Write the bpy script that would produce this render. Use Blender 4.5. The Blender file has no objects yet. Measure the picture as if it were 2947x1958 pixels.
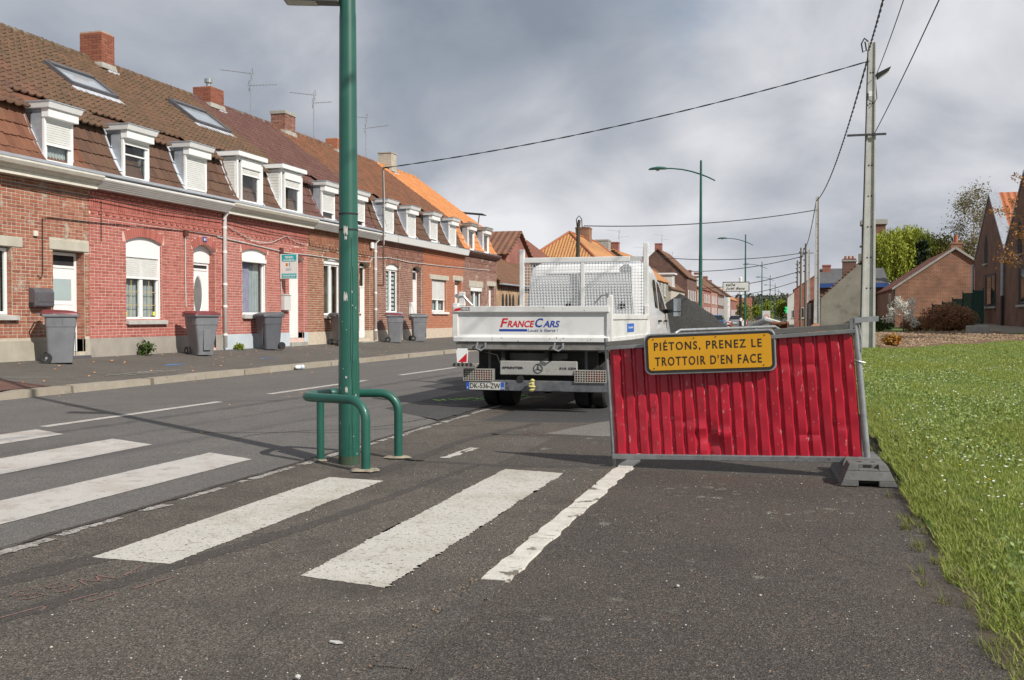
import bpy, math, random
import numpy as np
from mathutils import Vector, Matrix
random.seed(7); RNG = np.random.default_rng(11)
SC = bpy.context.scene
COL = SC.collection

# ------------------------------------------------------------------ camera, sky, sun, exposure
cam_d = bpy.data.cameras.new('camera'); cam = bpy.data.objects.new('camera', cam_d); COL.objects.link(cam)
cam_d.sensor_width = 36.0; cam_d.lens = 36.0; cam_d.clip_start = 0.05; cam_d.clip_end = 6000
cam.location = (0, 0, 1.30)
cam.rotation_euler = (math.radians(90 - 1.262), 0, math.radians(15.62))
SC.camera = cam
SUN_EL = math.radians(38.0)
SUN_H = Vector((0.862, -0.507, 0)).normalized()
SUN_DIR = Vector((SUN_H.x * math.cos(SUN_EL), SUN_H.y * math.cos(SUN_EL), math.sin(SUN_EL)))
sun_d = bpy.data.lights.new('sun', 'SUN'); sun = bpy.data.objects.new('sun', sun_d); COL.objects.link(sun)
sun_d.energy = 3.8; sun_d.angle = math.radians(0.6); sun_d.color = (1.0, 0.95, 0.87)
sun.rotation_euler = SUN_DIR.to_track_quat('Z', 'Y').to_euler()
sun.location = (20, -12, 30)
SC.view_settings.view_transform = 'Standard'; SC.view_settings.look = 'None'
SC.view_settings.gamma = 1.0; SC.view_settings.exposure = 0.30; SC.view_settings.use_curve_mapping = False

world = bpy.data.worlds.new('World'); SC.world = world; world.use_nodes = True
def build_world():
    nt = world.node_tree; N = nt.nodes; L = nt.links; N.clear()
    out = N.new('ShaderNodeOutputWorld'); bg = N.new('ShaderNodeBackground'); bg.inputs[1].default_value = 1.0
    L.new(bg.outputs[0], out.inputs[0])
    sky = N.new('ShaderNodeTexSky'); sky.sky_type = 'NISHITA'; sky.sun_disc = False
    sky.sun_elevation = SUN_EL; sky.sun_rotation = math.atan2(SUN_H.x, SUN_H.y)
    sc = N.new('ShaderNodeMixRGB'); sc.blend_type = 'MULTIPLY'; sc.inputs[0].default_value = 1; sc.inputs[2].default_value = (.085, .085, .085, 1)
    L.new(sky.outputs[0], sc.inputs[1])
    tc = N.new('ShaderNodeTexCoord'); sep = N.new('ShaderNodeSeparateXYZ'); L.new(tc.outputs['Generated'], sep.inputs[0])
    def m(op, a, b=None, c=None):
        n = N.new('ShaderNodeMath'); n.operation = op
        for i, v in enumerate((a, b, c)):
            if v is None: continue
            if isinstance(v, (int, float)): n.inputs[i].default_value = v
            else: L.new(v, n.inputs[i])
        return n.outputs[0]
    z = m('MAXIMUM', sep.outputs[2], 0.0); den = m('ADD', z, 0.55)
    px = m('DIVIDE', sep.outputs[0], den); py = m('DIVIDE', sep.outputs[1], den)
    cmb = N.new('ShaderNodeCombineXYZ'); L.new(px, cmb.inputs[0]); L.new(py, cmb.inputs[1]); cmb.inputs[2].default_value = SKY_SEED
    def noise(scale, det, rough, dist, off):
        mp = N.new('ShaderNodeMapping'); L.new(cmb.outputs[0], mp.inputs[0]); mp.inputs['Location'].default_value = off
        n = N.new('ShaderNodeTexNoise'); n.inputs['Scale'].default_value = scale; n.inputs['Detail'].default_value = det
        n.inputs['Roughness'].default_value = rough; n.inputs['Distortion'].default_value = dist
        L.new(mp.outputs[0], n.inputs['Vector']); return n.outputs[0]
    def ramp(src, pts):
        r = N.new('ShaderNodeValToRGB'); L.new(src, r.inputs[0]); e = r.color_ramp.elements
        e[0].position = pts[0][0]; e[0].color = (*pts[0][1], 1); e[1].position = pts[-1][0]; e[1].color = (*pts[-1][1], 1)
        for p, c in pts[1:-1]:
            k = e.new(p); k.color = (*c, 1)
        return r.outputs[0]
    big = noise(SKY_S1, 3, .5, .35, SKY_OFF); fine = noise(SKY_S1*3.0, 9, .52, .35, (5.2, 1.7, 3))
    shade = m('ADD', m('MULTIPLY', big, .68), m('MULTIPLY', fine, .32))
    low = m('SUBTRACT', 1.0, m('MINIMUM', m('MULTIPLY', z, 2.4), 1.0))     # clouds pile up paler towards the horizon
    shade = m('ADD', shade, m('MULTIPLY', low, .045))
    cl = ramp(shade, [(.40, (.205, .238, .292)), (.46, (.275, .308, .362)), (.515, (.38, .402, .448)), (.565, (.51, .522, .558)), (.63, (.68, .685, .71))])
    gap = noise(1.1, 6, .55, .2, (-3.1, 7.7, 9))
    gm = N.new('ShaderNodeMapRange'); gm.interpolation_type = 'SMOOTHSTEP'; L.new(gap, gm.inputs[0])
    gm.inputs[1].default_value = .60; gm.inputs[2].default_value = .74; gm.inputs[3].default_value = 0; gm.inputs[4].default_value = .75
    hz = m('MULTIPLY', gm.outputs[0], m('MINIMUM', m('MULTIPLY', z, 9.0), 1.0)); mix = N.new('ShaderNodeMixRGB'); L.new(hz, mix.inputs[0]); L.new(cl, mix.inputs[1]); L.new(sc.outputs[0], mix.inputs[2])
    L.new(mix.outputs[0], bg.inputs[0])
SKY_SEED = 2.7; SKY_OFF = (1.9, -.9, 0.0); SKY_S1 = 1.35
build_world()

# ------------------------------------------------------------------ materials
MATS = {}
def _ramp(N, L, src, cols, lo=.3, hi=.7):
    r = N.new('ShaderNodeValToRGB'); L.new(src, r.inputs[0]); e = r.color_ramp.elements
    n = len(cols)
    e[0].position = lo; e[0].color = (*cols[0], 1); e[1].position = hi; e[1].color = (*cols[-1], 1)
    for i in range(1, n - 1):
        k = e.new(lo + (hi - lo) * i / (n - 1)); k.color = (*cols[i], 1)
    return r.outputs[0]
def pm(name, cols, scale=4, rough=.6, bump=0., bscale=40, metal=0., rnd=None, rcols=None, rmix=.7, spec=.4, detail=5,
       spots=None, lo=.3, hi=.7, stretch=None, trans=0., coat=0.):
    """procedural material: noise between cols; rnd='o' (per object) or 'i' (per piece of the mesh) tints each piece"""
    if name in MATS: return MATS[name]
    m = bpy.data.materials.new(name); m.use_nodes = True; MATS[name] = m
    nt = m.node_tree; N = nt.nodes; L = nt.links; b = N['Principled BSDF']
    geo = N.new('ShaderNodeNewGeometry'); vec = geo.outputs['Position']
    if stretch:
        mp = N.new('ShaderNodeMapping'); mp.inputs['Scale'].default_value = stretch; L.new(vec, mp.inputs[0]); vec = mp.outputs[0]
    def noise(s, d=detail, r=.6):
        n = N.new('ShaderNodeTexNoise'); n.inputs['Scale'].default_value = s; n.inputs['Detail'].default_value = d
        n.inputs['Roughness'].default_value = r; L.new(vec, n.inputs['Vector']); return n.outputs[0]
    cols = [tuple(c) for c in cols]
    c = _ramp(N, L, noise(scale), cols if len(cols) > 1 else cols * 2, lo, hi)
    if rnd:
        if rnd == 'o':
            oi = N.new('ShaderNodeObjectInfo'); rv = oi.outputs['Random']
        else: rv = geo.outputs['Random Per Island']
        rc = _ramp(N, L, rv, [tuple(q) for q in rcols], 0., 1.)
        mx = N.new('ShaderNodeMixRGB'); mx.inputs[0].default_value = rmix; L.new(c, mx.inputs[1]); L.new(rc, mx.inputs[2]); c = mx.outputs[0]
    for sp in (spots or []):          # (colour, scale, threshold, softness)
        col, s, th, so = sp
        mr = N.new('ShaderNodeMapRange'); L.new(noise(s, 6, .65), mr.inputs[0]); mr.inputs[1].default_value = th; mr.inputs[2].default_value = th + so
        mx = N.new('ShaderNodeMixRGB'); L.new(mr.outputs[0], mx.inputs[0]); L.new(c, mx.inputs[1]); mx.inputs[2].default_value = (*col, 1); c = mx.outputs[0]
    L.new(c, b.inputs['Base Color'])
    b.inputs['Roughness'].default_value = rough; b.inputs['Metallic'].default_value = metal
    b.inputs['Specular IOR Level'].default_value = spec
    if coat: b.inputs['Coat Weight'].default_value = coat
    if bump:
        bp = N.new('ShaderNodeBump'); bp.inputs['Strength'].default_value = bump; bp.inputs['Distance'].default_value = .01
        L.new(noise(bscale, 4), bp.inputs['Height']); L.new(bp.outputs[0], b.inputs['Normal'])
    if trans:
        tr = N.new('ShaderNodeBsdfTranslucent'); L.new(c, tr.inputs[0]); ms = N.new('ShaderNodeMixShader'); ms.inputs[0].default_value = trans
        L.new(b.outputs[0], ms.inputs[1]); L.new(tr.outputs[0], ms.inputs[2]); L.new(ms.outputs[0], N['Material Output'].inputs[0])
    return m
def glass_mat(name='glass', tint=(.86, .90, .90), refl=.07):
    if name in MATS: return MATS[name]
    m = bpy.data.materials.new(name); m.use_nodes = True; MATS[name] = m
    nt = m.node_tree; N = nt.nodes; L = nt.links; N.remove(N['Principled BSDF'])
    t = N.new('ShaderNodeBsdfTransparent'); t.inputs[0].default_value = (*tint, 1)
    g = N.new('ShaderNodeBsdfGlossy'); g.inputs['Roughness'].default_value = .02
    lw = N.new('ShaderNodeLayerWeight'); lw.inputs[0].default_value = .5
    pw = N.new('ShaderNodeMath'); pw.operation = 'POWER'; pw.inputs[1].default_value = 4.0; L.new(lw.outputs['Facing'], pw.inputs[0])
    ad = N.new('ShaderNodeMath'); ad.operation = 'MULTIPLY_ADD'; ad.inputs[1].default_value = .6; ad.inputs[2].default_value = refl; L.new(pw.outputs[0], ad.inputs[0])
    mx = N.new('ShaderNodeMixShader'); L.new(ad.outputs[0], mx.inputs[0]); L.new(t.outputs[0], mx.inputs[1]); L.new(g.outputs[0], mx.inputs[2])
    L.new(mx.outputs[0], N['Material Output'].inputs[0]); return m

# ------------------------------------------------------------------ geometry helpers
class MB:
    def __init__(s): s.v = []; s.f = []
    def add(s, vs, fs):
        o = len(s.v); s.v += [tuple(v) for v in vs]; s.f += [tuple(i + o for i in f) for f in fs]; return s
    def box(s, x0, y0, z0, x1, y1, z1, skip=()):
        vs = [(x0,y0,z0),(x1,y0,z0),(x1,y1,z0),(x0,y1,z0),(x0,y0,z1),(x1,y0,z1),(x1,y1,z1),(x0,y1,z1)]
        fs = {'b':(0,3,2,1),'t':(4,5,6,7),'f':(0,1,5,4),'r':(1,2,6,5),'k':(2,3,7,6),'l':(3,0,4,7)}
        return s.add(vs, [f for k, f in fs.items() if k not in skip])
    def hexa(s, p):   # 8 corners, bottom 4 then top 4
        return s.add(p, [(0,3,2,1),(4,5,6,7),(0,1,5,4),(1,2,6,5),(2,3,7,6),(3,0,4,7)])
    def quad(s, a, b, c, d): return s.add([a,b,c,d], [(0,1,2,3)])
    def poly(s, pts): return s.add(pts, [tuple(range(len(pts)))])
    def prism(s, pts, h):   # pts: closed 3d loop, h: offset vector
        n = len(pts); h = Vector(h); vs = [Vector(p) for p in pts]; vs = vs + [p + h for p in vs]
        return s.add(vs, [tuple(range(n))[::-1], tuple(range(n, 2*n))] + [(i, (i+1) % n, n + (i+1) % n, n + i) for i in range(n)])
    def tube(s, path, r, n=8, caps=True):
        P = [Vector(p) for p in path]; m = len(P); rr = r if isinstance(r, (list, tuple)) else [r]*m
        ref = None; vs = []
        for i, p in enumerate(P):
            t = (P[min(i+1, m-1)] - P[max(i-1, 0)]).normalized()
            if ref is None:
                ref = Vector((0,0,1)) if abs(t.z) < .9 else Vector((1,0,0))
            a = t.cross(ref)
            if a.length < 1e-5: a = t.cross(Vector((0,1,0)))
            a.normalize(); b = a.cross(t).normalized(); ref = b
            for k in range(n):
                q = 2*math.pi*k/n; vs.append(p + (a*math.cos(q) + b*math.sin(q))*rr[i])
        fs = [(i*n+k, i*n+(k+1) % n, (i+1)*n+(k+1) % n, (i+1)*n+k) for i in range(m-1) for k in range(n)]
        if caps: fs += [tuple(range(n))[::-1], tuple(range((m-1)*n, m*n))]
        return s.add(vs, fs)
    def lathe(s, prof, c=(0,0,0), n=16, axis='z', caps=True):   # prof: (r, h)
        c = Vector(c); vs = []
        for r, h in prof:
            for k in range(n):
                q = 2*math.pi*k/n; a, b = r*math.cos(q), r*math.sin(q)
                vs.append(c + (Vector((a,b,h)) if axis == 'z' else Vector((h,a,b)) if axis == 'x' else Vector((b,h,a))))
        m = len(prof)
        fs = [(i*n+k, i*n+(k+1) % n, (i+1)*n+(k+1) % n, (i+1)*n+k) for i in range(m-1) for k in range(n)]
        if caps: fs += [tuple(range(n))[::-1], tuple(range((m-1)*n, m*n))]
        return s.add(vs, fs)
    def mesh(s, name, smooth=False):
        me = bpy.data.meshes.new(name); me.from_pydata(s.v, [], s.f)
        if smooth:
            me.polygons.foreach_set('use_smooth', [True]*len(me.polygons))
        me.update(); return me
    def build(s, name, mat, parent=None, bevel=0, smooth=False, kind=None, loc=None, seg=2):
        return link(name, s.mesh(name, smooth), mat, parent, bevel, kind, loc, seg, smooth)
def link(name, me, mat, parent=None, bevel=0, kind=None, loc=None, seg=2, smooth=False):
    o = bpy.data.objects.new(name, me); COL.objects.link(o)
    if mat is not None and not me.materials: me.materials.append(mat)
    if parent is not None: o.parent = parent
    if bevel:
        b = o.modifiers.new('bevel', 'BEVEL'); b.width = bevel; b.segments = seg; b.limit_method = 'ANGLE'; b.angle_limit = math.radians(40)
        if not smooth:
            b.harden_normals = False
    if smooth and not bevel: pass
    if kind: o['kind'] = kind
    if loc is not None: o.location = loc
    return o
def smooth_angle(o, deg=35):
    me = o.data; me.polygons.foreach_set('use_smooth', [True]*len(me.polygons))
    me.set_sharp_from_angle(angle=math.radians(deg)); return o
def np_mesh(name, V, Fc):
    """V (n,3), Fc (m,k) arrays"""
    V = np.asarray(V, dtype=np.float32); Fc = np.asarray(Fc, dtype=np.int32); m, k = Fc.shape
    me = bpy.data.meshes.new(name); me.vertices.add(len(V)); me.vertices.foreach_set('co', V.ravel())
    me.loops.add(m*k); me.loops.foreach_set('vertex_index', Fc.ravel())
    me.polygons.add(m); me.polygons.foreach_set('loop_start', np.arange(0, m*k, k, dtype=np.int32))
    me.update(calc_edges=True); return me
def thing(name, label, cat, loc=(0,0,0), rz=0, group=None):
    o = bpy.data.objects.new(name, None); COL.objects.link(o); o.location = loc; o.rotation_euler = (0,0,rz); o.empty_display_size = .1
    return tag(o, label, cat, group)
def tag(o, label, cat, group=None):
    o['label'] = label; o['category'] = cat
    if group: o['group'] = group
    return o
def struct(o): o['kind'] = 'structure'; return o
def copy_tree(o, parent=None):
    c = o.copy(); COL.objects.link(c)
    if parent is not None: c.parent = parent
    for ch in list(o.children): copy_tree(ch, c)
    return c
def inst(name, me, parent, loc, rot=(0,0,0), scale=(1,1,1)):
    o = bpy.data.objects.new(name, me); COL.objects.link(o); o.parent = parent; o.location = loc; o.rotation_euler = rot; o.scale = scale
    return o
def text_mesh(txt, size, depth=.002, space=1.0, shear=0., offset=0., align='LEFT', wspace=1.0):
    cu = bpy.data.curves.new('lettering', 'FONT'); cu.body = txt; cu.size = size; cu.extrude = depth; cu.space_character = space
    cu.space_word = wspace; cu.shear = shear; cu.offset = offset; cu.align_x = align; cu.resolution_u = 3
    o = bpy.data.objects.new('lettering', cu); COL.objects.link(o)
    dg = bpy.context.evaluated_depsgraph_get(); me = bpy.data.meshes.new_from_object(o.evaluated_get(dg))
    bpy.data.objects.remove(o); return me
def lettering(name, txt, size, mat, parent, loc, rot, fit=None, **k):
    me = text_mesh(txt, size, **k)
    if fit:
        co = np.empty(len(me.vertices)*3, dtype=np.float32); me.vertices.foreach_get('co', co); co = co.reshape(-1, 3)
        w = co[:,0].max() - co[:,0].min(); h = co[:,1].max() - co[:,1].min()
        co[:,0] = (co[:,0] - co[:,0].min()) * fit[0] / w; co[:,1] = (co[:,1] - co[:,1].min()) * fit[1] / h
        me.vertices.foreach_set('co', co.ravel())
    me.materials.clear(); me.materials.append(mat)
    o = bpy.data.objects.new(name, me); COL.objects.link(o); o.parent = parent; o.location = loc; o.rotation_euler = rot
    return o
R = math.radians
FACE_S = (R(90), 0, 0)            # lettering that faces -Y (towards the viewer down the street)
FACE_E = (R(90), 0, R(90))        # lettering that faces +X (the house fronts)

# ------------------------------------------------------------------ shared materials
M_white = pm('white_pvc', [(.78,.78,.76), (.84,.84,.83)], 3, .35, spots=[((.6,.58,.52), 9, .68, .2)])
M_cream = pm('cream_paint', [(.62,.59,.50), (.74,.71,.63)], 5, .55, bump=.1, spots=[((.38,.34,.27), 14, .66, .12)])
M_glass = glass_mat()
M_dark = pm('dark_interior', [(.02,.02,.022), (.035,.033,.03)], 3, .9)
M_zinc = pm('zinc', [(.33,.36,.40), (.47,.50,.54)], 6, .5, metal=.35, spots=[((.24,.25,.26), 11, .62, .15)])
M_lead = pm('lead_flashing', [(.42,.45,.50), (.62,.65,.70)], 8, .5)
M_black = pm('black_rubber', [(.018,.018,.018), (.03,.03,.03)], 20, .75)
M_galv = pm('galvanised', [(.30,.31,.32), (.44,.45,.46)], 14, .42, metal=.6, spots=[((.22,.21,.20), 7, .63, .15)])
M_conc = pm('concrete', [(.30,.29,.26), (.42,.40,.36)], 5, .85, bump=.25, bscale=60, spots=[((.2,.19,.17), 4, .62, .15)])
M_stone = pm('stone_lintel', [(.42,.39,.32), (.54,.51,.43)], 3, .8, bump=.1, spots=[((.33,.31,.27), 6, .62, .15)])
M_curtain = pm('net_curtain', [(.50,.55,.55), (.62,.67,.67)], 6, .9, trans=.3)
M_cable = pm('black_cable', [(.02,.02,.02), (.035,.035,.035)], 10, .6)
M_greycable = pm('grey_cable', [(.45,.44,.42), (.58,.57,.55)], 10, .6)
M_steeldark = pm('dark_steel', [(.05,.05,.055), (.1,.1,.105)], 12, .55, metal=.4, spots=[((.12,.08,.05), 9, .64, .15)])
# ------------------------------------------------------------------ ground: road, bay, footpath, pavement, lawn
def asphalt(name, base, tint, chips, rough=.85, bump=.5, agg=135., stains=(), lich=None, chipth=.80, streak=None, pol=0.):
    m = bpy.data.materials.new(name); m.use_nodes = True; MATS[name] = m
    nt = m.node_tree; N = nt.nodes; L = nt.links; b = N['Principled BSDF']
    geo = N.new('ShaderNodeNewGeometry'); P = geo.outputs['Position']
    def noise(s, d=5, r=.6, v=P):
        n = N.new('ShaderNodeTexNoise'); n.inputs['Scale'].default_value = s; n.inputs['Detail'].default_value = d; n.inputs['Roughness'].default_value = r
        L.new(v, n.inputs['Vector']); return n.outputs[0]
    def mix(f, a, c, bt='MIX'):
        x = N.new('ShaderNodeMixRGB'); x.blend_type = bt
        for i, q in ((0, f), (1, a), (2, c)):
            if isinstance(q, tuple): x.inputs[i].default_value = (*q, 1)
            elif isinstance(q, (int, float)): x.inputs[i].default_value = q
            else: L.new(q, x.inputs[i])
        return x.outputs[0]
    def rng(src, a, c, lo=0., hi=1.):
        r = N.new('ShaderNodeMapRange'); L.new(src, r.inputs[0]); r.inputs[1].default_value = a; r.inputs[2].default_value = c; r.inputs[3].default_value = lo; r.inputs[4].default_value = hi
        return r.outputs[0]
    col = mix(rng(noise(.55, 6), .35, .68), base, tint)
    col = mix(rng(noise(3.2, 5), .4, .75, 0, .45), col, tuple(q*.72 for q in base))
    vo = N.new('ShaderNodeTexVoronoi'); vo.inputs['Scale'].default_value = agg; L.new(P, vo.inputs['Vector'])
    sp = N.new('ShaderNodeSeparateXYZ'); L.new(vo.outputs['Color'], sp.inputs[0])
    col = mix(1.0, col, mix(sp.outputs[0], (.42,.42,.42), (1.45,1.43,1.38)), 'MULTIPLY')
    col = mix(rng(sp.outputs[1], chipth, chipth + .04, 0, .75), col, chips)
    vb = N.new('ShaderNodeTexVoronoi'); vb.inputs['Scale'].default_value = agg*.55; L.new(P, vb.inputs['Vector'])
    sb = N.new('ShaderNodeSeparateXYZ'); L.new(vb.outputs['Color'], sb.inputs[0])
    col = mix(rng(sb.outputs[0], .986, .992, 0, .55), col, (.26, .15, .085))
    if streak:
        mp = N.new('ShaderNodeMapping'); mp.inputs['Scale'].default_value = (1.6, .07, 1); L.new(P, mp.inputs[0])
        col = mix(rng(noise(1.5, 5, .55, mp.outputs[0]), .42, .68, 0, .5), col, streak)
    for c, s, th, so, am in stains:
        col = mix(rng(noise(s, 6, .62), th, th + so, 0, am), col, c)
    if lich:
        vl = N.new('ShaderNodeTexVoronoi'); vl.inputs['Scale'].default_value = lich[1]; vl.inputs['Randomness'].default_value = 1
        w = N.new('ShaderNodeMixRGB'); w.blend_type = 'ADD'; w.inputs[0].default_value = .06; L.new(P, w.inputs[1])
        nz = N.new('ShaderNodeTexNoise'); nz.inputs['Scale'].default_value = 24; nz.inputs['Detail'].default_value = 4; L.new(P, nz.inputs['Vector']); L.new(nz.outputs['Color'], w.inputs[2])
        L.new(w.outputs[0], vl.inputs['Vector'])
        sl = N.new('ShaderNodeSeparateXYZ'); L.new(vl.outputs['Color'], sl.inputs[0])
        size = rng(sl.outputs[0], .35, 1., 0., lich[2]); d = N.new('ShaderNodeMath'); d.operation = 'LESS_THAN'; L.new(vl.outputs['Distance'], d.inputs[0]); L.new(size, d.inputs[1])
        br = N.new('ShaderNodeMath'); br.operation = 'MULTIPLY'; L.new(d.outputs[0], br.inputs[0]); L.new(rng(noise(60, 4, .7), .47, .53), br.inputs[1]); cm_ = N.new('ShaderNodeMath'); cm_.operation = 'MULTIPLY'; L.new(br.outputs[0], cm_.inputs[0]); L.new(rng(noise(.9, 4), .52, .60), cm_.inputs[1]); br = cm_
        col = mix(br.outputs[0], col, lich[0])
    L.new(col, b.inputs['Base Color']); b.inputs['Roughness'].default_value = rough; b.inputs['Specular IOR Level'].default_value = .35
    bp = N.new('ShaderNodeBump'); bp.inputs['Strength'].default_value = bump; bp.inputs['Distance'].default_value = .006; L.new(vo.outputs['Distance'], bp.inputs['Height'])
    L.new(bp.outputs[0], b.inputs['Normal']); return m
M_road = asphalt('road_asphalt', (.125,.118,.112), (.150,.141,.133), (.26,.25,.24), bump=.35, agg=170, chipth=.86, stains=[((.10,.093,.086), .9, .55, .2, .5)], streak=(.105,.10,.096))
M_bay = asphalt('bay_asphalt', (.088,.077,.066), (.118,.102,.086), (.235,.21,.18), bump=.8, agg=145, chipth=.83, stains=[((.060,.050,.043), .8, .50, .2, .75), ((.150,.130,.112), 1.1, .56, .22, .5)])
M_path = asphalt('path_asphalt', (.066,.058,.053), (.090,.075,.064), (.20,.175,.148), bump=.8, agg=155, chipth=.85, lich=((.25,.26,.21), 8, .40),
                 stains=[((.095,.066,.049), .55, .52, .22, .55), ((.052,.046,.042), 1.2, .55, .2, .6), ((.11,.10,.05), 7, .68, .06, .45)])
M_pave = asphalt('pavement_asphalt', (.105,.098,.090), (.130,.120,.108), (.20,.19,.17), bump=.3, agg=150, chipth=.88, stains=[((.075,.068,.06), 1.3, .54, .2, .6), ((.17,.16,.14), 2.4, .66, .1, .5)])
M_redpave = asphalt('red_asphalt', (.125,.062,.050), (.155,.080,.064), (.22,.17,.15), bump=.3, agg=150, chipth=.9, stains=[((.085,.05,.044), 1.6, .56, .2, .6)])
M_patch = asphalt('dark_asphalt', (.058,.058,.060), (.072,.070,.070), (.12,.12,.12), bump=.4, agg=170, chipth=.9)
M_seal = asphalt('sealed_joint', (.066,.059,.053), (.082,.072,.063), (.12,.11,.10), bump=.4, agg=170, chipth=.93)
M_earth = pm('earth', [(.085,.063,.043), (.15,.115,.08)], 9, .95, bump=.8, bscale=90, spots=[((.10,.12,.04), 6, .58, .1)])
M_lawn = pm('lawn_soil', [(.07,.12,.02), (.11,.17,.03), (.15,.19,.05)], 3.0, .9, bump=.6, bscale=80, spots=[((.13,.12,.055), 5, .63, .12)])
M_far = pm('far_ground', [(.07,.09,.04), (.12,.12,.07)], .02, .95)
M_kerb = pm('kerb_concrete', [(.25,.215,.165), (.36,.32,.26)], 7, .9, bump=.5, bscale=70, rnd='o', rcols=[(.24,.20,.15), (.38,.34,.28), (.30,.27,.22)], rmix=.45, spots=[((.13,.11,.085), 9, .60, .12), ((.50,.48,.42), 26, .68, .06)])

XK = -10.62            # left kerb line
def road_z(x):         # the carriageway rises gently to the far side
    if x >= -4.28: return 0.0
    return .015 + (-4.28 - x) / (10.62 - 4.28) * .135
def lawn_z(x, y):
    e = max(0.0, min(1.0, (x - .76) / .4))
    return -.03 + e*.085 + max(0, y - 3)*.0118 + max(0, x - 2.0)*.010*min(1, y/25.) + .02*math.sin(x*2.1 + y*.7)*e
def sheet(name, xs, ys, zf, mat, kind='structure', jit=0):
    V = []; nx, ny = len(xs), len(ys)
    for j, y in enumerate(ys):
        for i, x in enumerate(xs): V.append((x, y, zf(x, y)))
    Fc = [(j*nx+i, j*nx+i+1, (j+1)*nx+i+1, (j+1)*nx+i) for j in range(ny-1) for i in range(nx-1)]
    me = bpy.data.meshes.new(name); me.from_pydata(V, [], Fc); me.polygons.foreach_set('use_smooth', [True]*len(Fc)); me.update()
    o = link(name, me, mat); o['kind'] = kind; return o
def fr(a, b, n): return [a + (b-a)*i/n for i in range(n+1)]
YS = fr(-6, 50, 56) + fr(55, 120, 13) + fr(140, 420, 14)
ground = sheet('ground', [-2500, -400, -60, -10, 10, 60, 400, 2500], [-400, -60, -10, 40, 120, 400, 900, 2500, 5000], lambda x, y: -.35, M_far)
road = sheet('road', fr(XK - .02, -4.28, 14), YS, lambda x, y: road_z(x), M_road)
bay = sheet('parking_bay', fr(-4.27, -1.50, 6), YS, lambda x, y: -.004 + (.012 if x < -4.2 else 0), M_bay)
path = sheet('footpath', [-1.375, -1.25] + fr(-1.0, .74, 8), YS, lambda x, y: .004 + .004*math.sin(y*1.3 + x), M_path)
verge = sheet('path_edge_soil', fr(.71, .92, 5), fr(-6, 60, 240), lambda x, y: .0 + .022*math.exp(-((x-.84 - .03*math.sin(y*3.1))/.05)**2) + .006*math.sin(y*23 + x*40), M_earth)
lawn = sheet('lawn', [.77, .81, .88, .98, 1.1, 1.3, 1.6] + fr(2, 12, 14) + fr(14, 60, 10), fr(-6, 20, 70) + fr(21, 62, 40), lawn_z, M_lawn)
def pave_z(x): return .262 + (XK - .22 - x) / (13.77 - 10.84) * .235
pavement = sheet('pavement', fr(-13.9, XK - .22, 8), YS, lambda x, y: pave_z(x), M_pave)
# dropped crossing in red asphalt at the near end of the pavement
redp = sheet('red_pavement', fr(-13.2, XK - .23, 6), fr(4, 13.0, 18), lambda x, y: pave_z(x) + .006 - max(0, min(1, (11.9 - y)/1.2))*.12*max(0, 1 - (XK - .23 - x)/1.2) + max(0, min(1,(y-12.2)/.8))*0.0, M_redpave)
# far verge grass beyond the street works
# kerb stones, one by one
kerb = struct(thing('kerb', 'grey concrete kerb along the pavement', 'kerb')); del kerb['category']; del kerb['label']
def kerb_mesh(h0, h1, l):
    m = MB(); x0, x1 = XK - .22, XK; zb = .05
    m.hexa([(x0,0,zb),(x1,0,zb),(x1,l,zb),(x0,l,zb),(x0,0,h0),(x1-.025,0,h0-.004),(x1-.025,l,h1-.004),(x0,l,h1)])
    return m.mesh('kerb_stone')
km = kerb_mesh(.265, .265, .985); km.materials.append(M_kerb)
kl = kerb_mesh(.175, .175, .985); kl.materials.append(M_kerb); kr = kerb_mesh(.175, .262, 1.185); kr.materials.append(M_kerb)
y = 4.0
while y < 10.6: inst('kerb_stone', kl, kerb, (random.uniform(-.006,.006), y, random.uniform(-.004,.004))); y += 1.0
inst('kerb_stone', kr, kerb, (0, y, 0)); y += 1.2
while y < 70: inst('kerb_stone', km, kerb, (random.uniform(-.008,.008), y, random.uniform(-.006,.006)), (0, 0, random.uniform(-.006,.006))); y += 1.0
fk = MB().box(XK-.22, y, .05, XK, 420, .263).build('far_kerb_run', M_kerb, kerb)
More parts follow.
